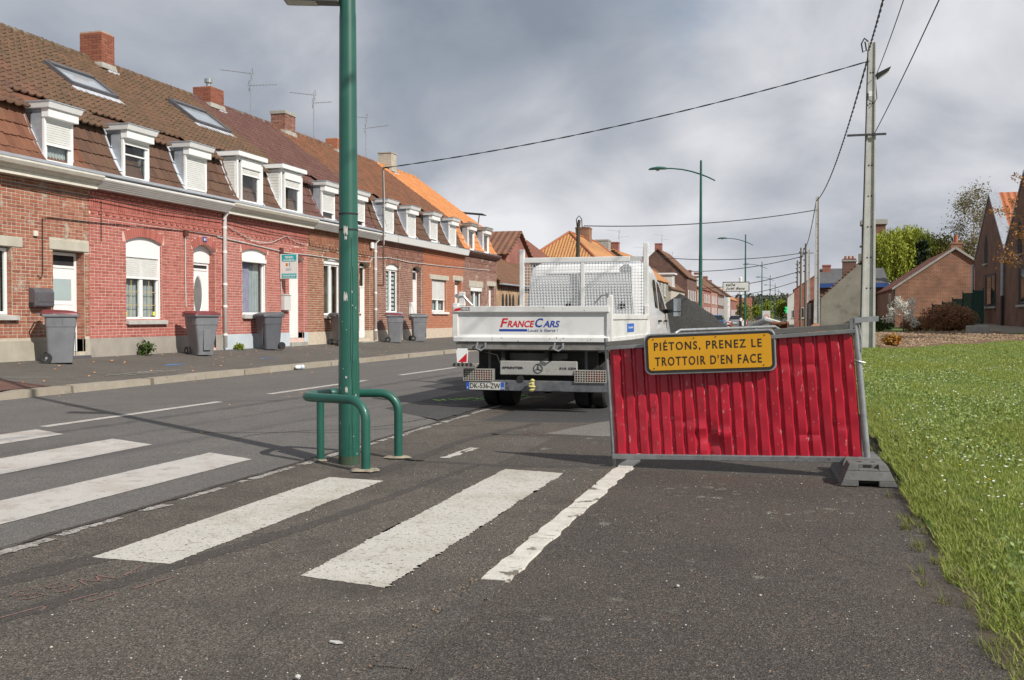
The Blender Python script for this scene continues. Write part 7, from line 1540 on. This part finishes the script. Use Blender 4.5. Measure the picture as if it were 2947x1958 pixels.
for k, (x, y, lab) in enumerate(((-5.67,88.7,'red and white delineator board left of the banded post'), (-6.4,76,'red and white delineator board at the foot of the asphalt heap'), (-6.6,82,'red and white delineator board half hidden by the heap'))):
    t = thing('delineator', lab, 'delineator', (x,y,.03), R(8), 'red and white delineators'); MB().box(-.15,0,.12,.15,.03,.95).build('board', M_panel, t)
    for q in range(3): z = .17+q*.27; MB().hexa([(-.148,-.005,z+.12),(.148,-.005,z),(.148,0,z),(-.148,0,z+.12),(-.148,-.005,z+.23),(.148,-.005,z+.11),(.148,0,z+.11),(-.148,0,z+.23)]).build('red_band', M_fr, t)
    MB().box(-.2,-.15,0,.2,.18,.1).build('foot', M_blk, t)
def round_sign(label, loc, r, post, inner=None):
    t = thing('road_sign', label, 'road sign', loc); MB().tube([(0,.05,0),(0,.05,post)], .03, 6).build('post', M_galv, t); MB().lathe([(r,-.01),(r,.01)], (0,0,post), 22, 'y').build('disc', M_fr, t); MB().lathe([(r*.76,-.018),(r*.76,-.012)], (0,0,post), 22, 'y').build('face', M_panel, t); return t
round_sign('round white sign with red ring beside the banded post', (-4.59,92,0), .33, .8)
t = thing('road_sign', 'white speed zone sign with red ring far down the street', 'road sign', (-3.93,133.9,0)); MB().tube([(0,.06,0),(0,.06,2.2)], .03, 6).build('post', M_galv, t); MB().box(-.5,-.02,.55,.5,.02,2.15).build('plate', M_wwall, t); MB().lathe([(.36,-.03),(.36,-.02)], (0,0,1.3), 20, 'y').build('ring', M_fr, t); MB().lathe([(.26,-.04),(.26,-.03)], (0,0,1.3), 20, 'y').build('disc', M_panel, t); lettering('lettering', '30', .3, M_blk, t, (-.17,-.045,1.18), FACE_S, fit=(.34,.24), depth=.004)
gc = thing('pharmacy_cross', 'small lit green cross on a far shopfront', 'shop sign', (-2.5,227,0)); mg_ = bpy.data.materials.new('cross_light'); mg_.use_nodes = True; e_ = mg_.node_tree.nodes['Principled BSDF']; e_.inputs['Base Color'].default_value = (.02,.5,.12,1); e_.inputs['Emission Color'].default_value = (.02,.8,.25,1); e_.inputs['Emission Strength'].default_value = 1.0
MB().box(-.25,-.05,2.2,.25,.05,3.6).build('upright', mg_, gc); MB().box(-.8,-.04,2.65,.8,.06,3.15).build('crosspiece', mg_, gc); MB().tube([(0,.1,0),(0,.1,3)], .05, 6).build('bracket', M_galv, gc)
def car(label, loc, rz, paint):
    t = thing('parked_car', label, 'car', loc, rz, 'cars parked far down the street'); b = MB(); rings = []
    for y, zb_, zt_, w_ in ((0,.42,.62,.72),(.08,.28,.92,.82),(.5,.25,.98,.85),(1.1,.25,1.0,.86),(2.8,.25,.96,.86),(3.6,.27,.82,.82),(4.1,.32,.68,.74)): rings.append([(w_,y,zb_),(w_+.02,y,(zb_+zt_)/2),(w_-.05,y,zt_),(-w_+.05,y,zt_),(-w_-.02,y,(zb_+zt_)/2),(-w_,y,zb_)])
    n = 6; vs = [p for r_ in rings for p in r_]; fs = [(i*n+k, i*n+(k+1) % n, (i+1)*n+(k+1) % n, (i+1)*n+k) for i in range(6) for k in range(n)]+[tuple(range(n))[::-1], tuple(range(6*n,7*n))]
    smooth_angle(b.add(vs, fs).build('body', paint, t), 50)
    c = MB(); c.hexa([(-.76,.12,.95),(.76,.12,.95),(.74,3.0,.95),(-.74,3.0,.95),(-.60,.55,1.45),(.60,.55,1.45),(.58,1.9,1.47),(-.58,1.9,1.47)]); g2 = c.build('cabin_glass', M_tglass, t); MB().hexa([(-.61,.5,1.42),(.61,.5,1.42),(.59,1.95,1.44),(-.59,1.95,1.44),(-.55,.6,1.48),(.55,.6,1.48),(.53,1.85,1.5),(-.53,1.85,1.5)]).build('roof', paint, t, bevel=.02)
    for x in (-.8, .8):
        for y in (.75, 3.3): MB().lathe([(.18,-.09),(.3,-.09),(.31,0),(.3,.09),(.18,.09)], (x,y,.31), 14, 'x').build('wheel', M_black, t)
    for x in (-.62, .62): MB().box(x-.14,-.02,.62,x+.14,.05,.78).build('tail_light', M_lampred, t)
    MB().box(-.26,-.03,.42,.26,.0,.53).build('number_plate', M_panel, t); return t
car('blue car parked far down the left side', (-8.95,118,.10), 0, pm('car_blue', [(.04,.17,.36), (.05,.20,.40)], 3, .3, coat=.5)); car('silver car parked beyond the blue one', (-8.2,140,.10), 0, pm('car_silver', [(.36,.38,.40), (.42,.44,.46)], 3, .3, metal=.5))
car('dark car standing farther along the road', (-6.6,190,.08), 0, pm('car_dark', [(.03,.03,.035), (.045,.045,.05)], 3, .3, coat=.5)); car('white car at the far end of the road', (-9.3,165,.10), 0, M_tw2)
cont = thing('skip_container', 'dark green site container behind the parked cars', 'container', (-10.4,112,.1)); MB().box(0,0,.1,1.2,2.2,1.35).build('box', M_anthra, cont, bevel=.02); MB().box(-.03,-.03,1.25,1.23,2.23,1.35).build('rim', M_anthra, cont)
# distant rise with woods
hill = sheet('hills', fr(-900, 700, 32), fr(420, 1500, 16), lambda x, y: -.4 + 15*max(0, min(1, (y-420)/480))*(1+.25*math.sin(x*.006)+.12*math.sin(x*.02+1)), pm('hill_green', [(.06,.08,.045), (.10,.11,.07)], .03, .95))
# ------------------------------------------------------------------ plants
def leaf_mat(name, cols, trans=.25): return pm(name, [cols[0], cols[-1]], 1.5, .6, rnd='i', rcols=cols, rmix=.75, trans=trans, spec=.25)
def leaf_mesh(name, pts, size, droop=0., rng=RNG, aspect=1.6, up=.3):
    """one leaf-shaped quad at each point"""
    n = len(pts); pts = np.asarray(pts); s = size*(.6+.8*rng.random(n))[:,None]
    d = rng.normal(size=(n,3)); d[:,2] -= droop*2.5; d /= np.linalg.norm(d, axis=1)[:,None]
    q = rng.normal(size=(n,3)); q[:,2] += up; w = np.cross(d, q); w /= np.linalg.norm(w, axis=1)[:,None]+1e-6
    a = pts; b = pts+d*s*aspect*.5+w*s*.5; c = pts+d*s*aspect; e = pts+d*s*aspect*.5-w*s*.5
    V = np.stack([a,b,c,e], 1).reshape(-1,3); return np_mesh(name, V, np.arange(4*n).reshape(n,4))
def limbs(m, base, height, r0, n, spread, rg, lean=(0,0), forks=2, start=.3, rise=.75):
    """trunk and limbs; returns limb end points and points along limbs"""
    ends = []; tr = []
    for i in range(7): t = i/6; tr.append(Vector(base)+Vector((lean[0]*t+rg.uniform(-.03,.03)*height*.3*t, lean[1]*t+rg.uniform(-.03,.03)*height*.3*t, height*t)))
    m.tube(tr, [r0*(1-.85*i/6) for i in range(7)], 8)
    for k in range(n):
        t = start+(1-start)*(k+.5)/n; p = tr[min(5, int(t*6))].lerp(tr[min(6, int(t*6)+1)], t*6-int(t*6)); a = rg.uniform(0, 6.28) if n < 4 else k*2.4+rg.uniform(-.4,.4); L_ = spread*(1.1-.6*t)*rg.uniform(.7,1.15)
        q1 = p+Vector((math.cos(a)*L_*.5, math.sin(a)*L_*.5, L_*.5*rise)); q2 = p+Vector((math.cos(a+.2)*L_, math.sin(a+.2)*L_, L_*rise*rg.uniform(.7,1.2))); r = r0*(1-.8*t)*.5
        m.tube([p, q1, q2], [r, r*.6, r*.2], 5); ends += [q2, q1.lerp(q2,.5)]
        for f in range(forks):
            b = a+rg.uniform(-1.2,1.2); s = q1.lerp(q2, rg.uniform(0,.6)); e = s+Vector((math.cos(b)*L_*.45, math.sin(b)*L_*.45, L_*.4*rg.uniform(.3,1.2))); m.tube([s, s.lerp(e,.5)+Vector((0,0,.04*L_)), e], [r*.45, r*.3, r*.12], 4); ends += [e, s.lerp(e,.6)]
    ends.append(tr[-1]); return ends
def tree(label, loc, H, trunk_r, nl, spread, lmat, bmat, nleaf, lsize, clump, droop=0., name='tree', lean=(0,0), trunk_h=.85, squash=1., seed=1, group=None, rise=.75, start=.3, cat='tree'):
    rg = random.Random(seed); nr_ = np.random.default_rng(seed); t = thing(name, label, cat, loc, 0, group); m = MB(); ends = limbs(m, (0,0,-.15), H*trunk_h, trunk_r, nl, spread, rg, lean, rise=rise, start=start); m.build('trunk', bmat, t)
    E_ = np.array([e[:] for e in ends]); k = len(E_); idx = nr_.integers(0, k, nleaf); off = nr_.normal(size=(nleaf,3))*clump; off[:,2] *= squash; P = E_[idx]+off
    if droop: P[:,2] -= np.abs(nr_.normal(size=nleaf))*droop
    link('crown', leaf_mesh('crown', P, lsize, droop=droop > 0 and 1. or 0., rng=nr_), lmat, t); return t
M_bark = pm('bark', [(.09,.07,.05), (.15,.12,.09)], 9, .95, bump=.6, stretch=(1,1,.25)); M_birchbark = pm('birch_bark', [(.42,.40,.36), (.55,.53,.48)], 6, .85, spots=[((.08,.07,.06), 9, .60, .08)])
L_willow = leaf_mat('leaf_willow', [(.20,.25,.02), (.31,.36,.035), (.42,.44,.08)]); L_mid = leaf_mat('leaf_mid', [(.10,.12,.02), (.17,.18,.03), (.24,.22,.05)]); L_birch = leaf_mat('leaf_birch', [(.16,.15,.06), (.24,.21,.09), (.22,.17,.08)]); L_fir = leaf_mat('leaf_fir', [(.015,.03,.012), (.025,.045,.018), (.04,.06,.02)], .05)
L_orange = leaf_mat('leaf_orange', [(.33,.13,.03), (.45,.20,.05), (.50,.28,.09), (.28,.15,.05)]); L_young = leaf_mat('leaf_young', [(.16,.22,.02), (.24,.30,.03), (.30,.33,.05)]); L_white = leaf_mat('petal_white', [(.70,.68,.60), (.80,.78,.72)], .3); L_red = leaf_mat('leaf_copper', [(.30,.12,.08), (.46,.20,.14), (.42,.24,.12), (.26,.22,.08)], .35)
L_far = leaf_mat('leaf_far', [(.055,.06,.04), (.08,.08,.05), (.11,.10,.065)], .05); L_shrub = leaf_mat('leaf_shrub', [(.04,.09,.02), (.08,.14,.035), (.12,.16,.05)])
def willow(label, loc, H, Rr, seed):
    nr_ = np.random.default_rng(seed); rg = random.Random(seed); t = thing('willow_tree', label, 'tree', loc); m = MB(); ends = limbs(m, (0,0,-.2), H*.6, .5, 9, Rr*.8, rg, rise=.6, start=.35); m.build('trunk', M_bark, t); P = []
    for k in range(620):
        a = rg.uniform(0,6.28); r = Rr*math.sqrt(rg.random()); z0 = H*(.66+.34*math.sqrt(max(0,1-(r/Rr)**2)))+rg.uniform(-.7,.4); L_ = rg.uniform(.25,.62)*H*(.5+.6*r/Rr)
        n = 48; tt = np.linspace(0,1,n); P.append(np.stack([r*math.cos(a)+(.25*np.sin(tt*2))*math.cos(a), r*math.sin(a)+(.25*np.sin(tt*2))*math.sin(a), z0-tt*L_], 1)+nr_.normal(size=(n,3))*.09)
    link('crown', leaf_mesh('crown', np.concatenate(P), .11, droop=1., rng=nr_, aspect=2.6), L_willow, t); return t
willow('weeping willow in fresh yellow-green leaf behind the brick house', (9.3,101,.3), 9.3, 3.6, 4)
tree('second pale green tree behind the brick house ridge', (12.8,99.5,.3), 8.6, .22, 10, 2.1, L_mid, M_bark, 10000, .13, .55, seed=12)
tree('thin birch with sparse olive leaves beside the hall gable', (14.7,97.5,.3), 11.8, .2, 16, 2.3, L_birch, M_birchbark, 9000, .095, .45, seed=5, rise=.9, start=.25, trunk_h=.95)
tree('olive tree low beside the birch', (13.4,96.5,.3), 7.6, .2, 9, 1.8, L_birch, M_bark, 7000, .12, .5, seed=15)
ft = thing('fir_tree', 'dark conical fir in front of the willow', 'tree', (9.9,91,.3)); MB().tube([(0,0,-.2),(0,0,7.3)], [.16,.03], 8).build('trunk', M_bark, ft); P = []
for k in range(15):
    z = 1.2+k*.42; rr = 1.55*(1-z/7.8)+.08
    for j in range(11):
        a = j*.571+k*.9; tt = np.linspace(.1,1,14); P.append(np.stack([rr*tt*math.cos(a), rr*tt*math.sin(a), z-.28*tt*rr], 1)+RNG.normal(size=(14,3))*.07)
link('crown', leaf_mesh('crown', np.concatenate(P), .19, aspect=2.2), L_fir, ft)
tree('small tree with orange-brown young leaves leaning in from the frame edge', (8.25,38.6,.55), 6.3, .12, 16, 2.1, L_orange, M_bark, 3600, .05, .13, seed=21, rise=.55, start=.35, squash=.55)
for k, (x, y, h, lab) in enumerate(((-9.9,196,4.0,'first slim young street tree in pale leaf, far left'), (-8.4,222,3.6,'second slim young street tree, lowest of the row'), (-5.5,198,4.2,'third slim young street tree behind the speed sign'), (-3.4,214,5.0,'tallest slim young street tree near the green cross'))):
    tree(lab, (x,y,0), h, .09, 8, .8, L_young, M_bark, 900, .26, .36, seed=30+k, squash=1.5, start=.3, group='young street trees in the distance')
# magnolia, copper hedge, small plants in a chipped bed
M_chips = pm('bark_chips', [(.13,.08,.045), (.20,.13,.078)], 14, .95, bump=1., bscale=40, spots=[((.09,.055,.035), 7, .55, .15), ((.42,.32,.22), 30, .64, .06)])
bed = sheet('planting_bed', fr(2.3, 8.6, 14), fr(31.0, 50.0, 20), lambda x, y: lawn_z(x,y)+.02+.03*math.sin(x*5+y*3) if not (y < 31.2+ (x-2.3)*1.35 or x > 8.4) else lawn_z(x,y)-.05, M_chips)
tree('white flowering magnolia bush in the bark bed', (4.55,49.0,.62), 1.65, .04, 10, .62, L_white, M_bark, 1500, .055, .085, name='magnolia', seed=41, start=.08, rise=.9, cat='shrub')
def bush(label, loc, rx, ry, h, mat, n, size, seed, name='shrub', cat='shrub', group=None):
    nr_ = np.random.default_rng(seed); rg = random.Random(seed); t = thing(name, label, cat, loc, 0, group); m = MB()
    for k in range(14): a = rg.uniform(0,6.28); m.tube([(rg.uniform(-.1,.1)*rx,rg.uniform(-.1,.1)*ry,-.05),(math.cos(a)*rx*.4,math.sin(a)*ry*.4,h*.5),(math.cos(a)*rx*.75,math.sin(a)*ry*.75,h*rg.uniform(.6,.95))], [.02,.014,.005], 4)
    m.build('stem', M_bark, t); u = nr_.normal(size=(n,3)); u /= np.linalg.norm(u, axis=1)[:,None]; r = nr_.random(n)[:,None]**.45; P = u*r*np.array([rx,ry,h*.5])*(1+.18*np.sin(u[:,:1]*7+seed)*np.cos(u[:,1:2]*6)); P[:,2] += h*.52; P[:,2] = np.maximum(P[:,2], .03)
    link('foliage', leaf_mesh('foliage', P, size, rng=nr_), mat, t); return t
bush('rounded copper-red hedge in the bark bed before the mesh fence', (6.45,49.4,.60), 1.15, .7, 1.25, L_red, 9000, .055, 51)
bush('small orange and green plant at the foot of the near concrete pole', (2.75,33.2,.42), .28, .25, .34, leaf_mat('leaf_azalea', [(.10,.16,.03), (.50,.14,.04), (.62,.30,.04)]), 420, .06, 52)
bush('grey-green grassy shrub left of the magnolia', (3.3,50.4,.6), 1.0, .5, .75, L_shrub, 2200, .07, 53); bush('dark low shrub between magnolia and copper hedge', (5.4,51.5,.6), .8, .5, .7, L_red, 1500, .07, 54)
bush('small weed growing from the plinth of number 61', (-13.55,19.15,.47), .20, .16, .30, L_shrub, 260, .045, 55, name='weed', cat='plant'); bush('tiny weed at the foot of the pale blue plinth', (-13.6,23.05,.48), .14, .1, .15, L_young, 150, .04, 56, name='weed', cat='plant')
lw = tag(MB().box(6.75,45.4,.3,7.5,46.4,.96).build('low_wall', M_conc, None, bevel=.02), 'squat concrete block wall at the end of the copper hedge', 'wall')
terr = sheet('hall_terrace', fr(7.6, 40, 8), fr(46.5, 75, 12), lambda x, y: lawn_z(x,y)+.03, pm('terrace_gravel', [(.24,.20,.15), (.31,.27,.21)], 6, .95, bump=.5, bscale=60, spots=[((.13,.15,.06), 2, .56, .15)]))
# far wood on the rise
P = []
for k in range(420):
    x, y = RNG.uniform(-260,160), RNG.uniform(560,1000); z = -.4+15*min(1,(y-420)/480)*(1+.25*math.sin(x*.006)+.12*math.sin(x*.02+1)); r = RNG.uniform(2.2,4.2); u = RNG.normal(size=(70,3)); u /= np.linalg.norm(u, axis=1)[:,None]; P.append(np.array([x,y,z+r*.9])+u*np.array([r,r,r*1.05])*RNG.random((70,1))**.3)
fw = link('far_wood', leaf_mesh('far_wood', np.concatenate(P), 1.3), L_far); fw['kind'] = 'stuff'
for k in range(26):
    x = -120+k*9.0+random.uniform(-3,3); y = random.uniform(330,520); h = random.uniform(4.5,8); w_ = random.uniform(6,10)
    if -12 < x < -1: continue
    gable_block('small house in the far town below the wooded rise', x, x+w_, y, y+8, -.3, h, h+3, 'x', [M_render2,BM_red,M_wwall,BM_brown][k % 4], [TM_tc,TM_br,TM_red][k % 3], group='houses of the far town', wins=[('y',x+1,x+2.2,1.2,2.8),('y',x+3.4,x+4.6,1.2,2.8)])
# ------------------------------------------------------------------ grass, daisies, litter
def in_lawn(x, y): return ~((x > 2.3) & (x < 8.5) & (y > 31.1+(x-2.3)*1.35))
def blades(n, x0, x1, y0, y1, h, w, rng, bias=1.6, edge=None, lean=.5):
    y = y0+(y1-y0)*rng.random(n)**bias; x = (x0 if edge is None else edge(y, rng))+(x1-x0)*rng.random(n)
    k = in_lawn(x, y); x, y = x[k], y[k]; n = len(x)
    z = np.array([lawn_z(a, b) for a, b in zip(x, y)])-.004; hh = h*(.45+.9*rng.random(n)**1.5); a = rng.uniform(0, 6.283, n); l = lean*hh*(.3+rng.random(n)); ww = w*(.6+.8*rng.random(n)); pa = a+1.57+rng.normal(size=n)*.3
    B0 = np.stack([x-np.cos(pa)*ww, y-np.sin(pa)*ww, z], 1); B1 = np.stack([x+np.cos(pa)*ww, y+np.sin(pa)*ww, z], 1); M0 = np.stack([x+np.cos(a)*l*.35-np.cos(pa)*ww*.7, y+np.sin(a)*l*.35-np.sin(pa)*ww*.7, z+hh*.6], 1); M1 = M0+np.stack([np.cos(pa)*ww*1.4, np.sin(pa)*ww*1.4, np.zeros(n)], 1); T = np.stack([x+np.cos(a)*l, y+np.sin(a)*l, z+hh], 1)
    V = np.stack([B0,B1,M0,M1,T], 1).reshape(-1,3); o = np.arange(n)[:,None]*5; F_ = np.concatenate([o+np.array([[0,1,3]]), o+np.array([[0,3,2]]), o+np.array([[2,3,4]])], 0); return V, F_
G1 = leaf_mat('grass_blade', [(.17,.235,.035), (.265,.335,.055), (.36,.405,.10), (.45,.42,.17), (.225,.285,.045)], .34)
sets = [blades(150000, .0, 3.2, 2.6, 12, .027, .0036, RNG, 1.0, lambda y, r: .775+.03*np.sin(y*3.1)+.02*np.sin(y*7.7)), blades(120000, 0, 7, 9, 24, .032, .0058, RNG, 1.1, lambda y, r: .79+.03*np.sin(y*3.1)), blades(90000, 0, 13, 22, 46, .036, .011, RNG, 1.1, lambda y, r: .86+0*y), blades(22000, 0, .30, 2.6, 14, .055, .003, RNG, 1.2, lambda y, r: .755+.03*np.sin(y*3.1)+.02*np.sin(y*7.7), lean=1.1)]
VV = []; FF = []; o_ = 0
for V, F_ in sets: VV.append(V); FF.append(F_+o_); o_ += len(V)
gr = link('grass', np_mesh('grass', np.concatenate(VV), np.concatenate(FF)), G1); gr['kind'] = 'stuff'; gr['label'] = 'short mown grass covering the lawn beside the footpath'
# broad-leaved weeds in the turf
n = 26000; y = 2.8+18*RNG.random(n)**1.1; x = .88+4.2*RNG.random(n); k = np.sin(x*2.3+y*1.1)+np.sin(y*.9-x*1.7) > -.2; x, y = x[k], y[k]
wd = link('clover', leaf_mesh('clover', np.stack([x, y, np.array([lawn_z(a,b) for a, b in zip(x,y)])+.012+.02*RNG.random(len(x))], 1), .026, aspect=1.25, up=2.), leaf_mat('clover_leaf', [(.16,.24,.06), (.25,.33,.10), (.36,.42,.18)], .2)); wd['kind'] = 'stuff'; wd['label'] = 'patches of clover and broad-leaved weeds in the lawn'
def daisies():
    m = 3000; y = 2.9+24*RNG.random(m)**1.5; x = .92+(1.2+.22*y)*RNG.random(m); keep = (np.sin(x*1.9+y*.6)+np.sin(y*1.3-x*2.1) > -.35) & in_lawn(x, y); x, y = x[keep], y[keep]; mb = MB(); my = MB()
    for a, b in zip(x, y):
        z = lawn_z(a, b)+random.uniform(.03,.05); r = random.uniform(.007,.011)*(1+max(0,b-10)*.015); tx, ty = random.uniform(-.4,.4), random.uniform(-.4,.4); q = my if random.random() < .05 else mb
        q.poly([(a+r*math.cos(i*1.047), b+r*math.sin(i*1.047), z+r*(tx*math.cos(i*1.047)+ty*math.sin(i*1.047))) for i in range(6)])
    for mm, nm, mt, lb_ in ((mb,'daisies',pm('daisy_white', [(.78,.77,.72), (.84,.83,.80)], 5, .7), 'scattered white daisies across the lawn'), (my,'dandelions',pm('dandelion_yellow', [(.65,.45,.02), (.7,.5,.04)], 5, .7), 'scattered yellow dandelions across the lawn')):
        o = mm.build(nm, mt); o['kind'] = 'stuff'; o['label'] = lb_
daisies()
# tufts along the broken path edge
tv = []; tf = []; o_ = 0
for k in range(60):
    cy = 2.8+10*random.random(); cx = .70+random.gauss(0,.05)
    n = 26; a = RNG.uniform(0,6.28,n); h = .02+.055*RNG.random(n)
    for i in range(n):
        x, y = cx+random.gauss(0,.018), cy+random.gauss(0,.03); l = h[i]*random.uniform(.4,1.4); c, s = math.cos(a[i]), math.sin(a[i]); w_ = .0022
        tv += [(x-s*w_,y+c*w_,.006),(x+s*w_,y-c*w_,.006),(x+c*l,y+s*l,.006+h[i])]; tf.append((o_,o_+1,o_+2)); o_ += 3
tu = link('edge_tufts', np_mesh('edge_tufts', np.array(tv), np.array(tf)), leaf_mat('tuft_blade', [(.12,.17,.03), (.20,.22,.06), (.26,.21,.09)], .3)); tu['kind'] = 'stuff'; tu['label'] = 'tufts of dry grass along the broken path edge'
# loose chippings on the bay and path
def grit(name, n, x0, x1, y0, y1, smin, smax, zf, mat, seed, label, dens=None):
    rg = random.Random(seed); V = []; F_ = []; o = 0
    for k in range(n):
        y = y0+(y1-y0)*rg.random()**1.3; x = rg.uniform(x0, x1)
        if dens and rg.random() > dens(x, y): continue
        s = rg.uniform(smin, smax)*(1.7 if rg.random() < .02 else 1); a = rg.uniform(0,6.28); c, q = math.cos(a), math.sin(a); z = zf(x, y)
        pts = [(-1,-.6,0),(.9,-.7,0),(1,.6,0),(-.8,.7,0),(-.5,-.3,.9),(.5,-.3,.8),(.5,.3,.7),(-.4,.35,.8)]
        V += [(x+(px*c-py*q)*s*rg.uniform(.8,1.2), y+(px*q+py*c)*s, z+pz*s*.8) for px, py, pz in pts]; F_ += [tuple(i+o for i in f) for f in ((4,5,6,7),(0,1,5,4),(1,2,6,5),(2,3,7,6),(3,0,4,7))]; o += 8
    ob = link(name, np_mesh(name, np.array(V), np.array(F_)), mat); ob['kind'] = 'stuff'; ob['label'] = label; return ob
M_grit = pm('pale_grit', [(.45,.42,.37), (.60,.57,.52)], 60, .85, rnd='i', rcols=[(.62,.60,.55), (.35,.31,.26), (.55,.50,.42), (.22,.19,.16), (.68,.66,.62)], rmix=.8)
grit('white_chippings', 900, -3.15, -1.55, 3.2, 12, .002, .0045, lambda x,y:-.004, M_grit, 2, 'white paint chips and grit on the parking bay', lambda x, y: .35+.65*math.exp(-((x+1.75)/.35)**2)+.3*math.exp(-((x+3.1)/.2)**2))
grit('loose_gravel', 900, -4.2, -1.52, 2.6, 12, .002, .005, lambda x,y:-.004, pm('brown_grit', [(.16,.14,.12), (.26,.23,.20)], 40, .9, rnd='i', rcols=[(.12,.10,.085), (.28,.25,.22), (.20,.15,.11)], rmix=.8), 3, 'loose brown gravel on the parking bay')
grit('path_grit', 420, -1.3, .7, 2.6, 9, .0018, .0045, lambda x,y:.010, M_grit, 4, 'scattered grit on the footpath')
grit('kerb_dirt', 700, -1.56, -1.46, 2.6, 9, .002, .007, lambda x,y:.004, pm('dark_grit', [(.08,.065,.05), (.16,.13,.10)], 40, .9, rnd='i', rcols=[(.06,.05,.04), (.18,.15,.12), (.30,.17,.08)], rmix=.8), 5, 'dirt and grit along the flush kerb')
grit('fallen_leaves', 150, -10.6, -4.4, 5, 30, .012, .022, lambda x,y: road_z(x)+.004, pm('leaf_litter', [(.45,.20,.08), (.55,.28,.12)], 20, .8), 6, 'scattered orange leaves on the road', lambda x, y: .12+.88*math.exp(-((x+10.5)/.25)**2))
grit('pavement_leaves', 90, -13.6, -10.9, 12, 30, .012, .024, lambda x,y: pave_z(x)+.012, MATS['leaf_litter'], 7, 'scattered orange leaves on the far pavement')
grit('wood_chips', 7000, 2.4, 8.4, 31.4, 49, .018, .045, lambda x,y: lawn_z(x,y)+.02+.03*math.sin(x*5+y*3), pm('wood_chip', [(.30,.20,.12), (.42,.30,.19)], 10, .9, rnd='i', rcols=[(.12,.065,.04), (.26,.17,.10), (.38,.28,.18), (.18,.10,.06)], rmix=.8), 9, 'bark and wood chips covering the planting bed', lambda x, y: 0 if y < 31.5+(x-2.3)*1.35 else 1)
def slab(name, label, cat, pts, h, mat):
    m = MB(); m.prism(pts, (0,0,h)); return tag(m.build(name, mat, None), label, cat)
slab('paint_flake', 'small white stone chip lying by the broken kerb', 'stone', [(-1.80,3.72,.001),(-1.765,3.708,.001),(-1.74,3.722,.001),(-1.765,3.738,.001),(-1.80,3.734,.001)], .005, M_sill)
for k, (x, y, r, lab) in enumerate(((-1.72,3.30,.012,'round pebble near the bottom of the frame'), (-1.70,3.18,.008,'small white pebble beside the round pebble'), (-.55,4.92,.010,'lone white pebble on the footpath'))):
    m = MB(); m.lathe([(.002,.0),(r*.8,r*.15),(r,r*.5),(r*.7,r*.95),(.002,r*1.1)], (x,y,.008), 9); tag(m.build('pebble', M_sill, None, smooth=True), lab, 'pebble')
stk = tag(MB().tube([(.70,3.82,.012),(.73,3.72,.016),(.76,3.56,.012)], .006, 5).build('twig', pm('dry_stalk', [(.36,.22,.09), (.44,.30,.14)], 8, .8), None), 'dry brown stalk at the path edge', 'twig')
can = thing('litter_bottle', 'crushed white plastic bottle lying against the far kerb', 'bottle', (-10.55,20.4,.16), R(78)); MB().lathe([(.02,-.14),(.04,-.11),(.05,-.05),(.045,.02),(.05,.08),(.048,.12)], (0,0,.05), 12, 'x').build('body', M_panel, can, smooth=True); MB().lathe([(.052,-.02),(.050,.05)], (0,0,.05), 12, 'x', caps=False).build('label_band', pm('label_blue', [(.35,.50,.62), (.45,.58,.68)], 5, .5), can)
bpy.context.view_layer.update()
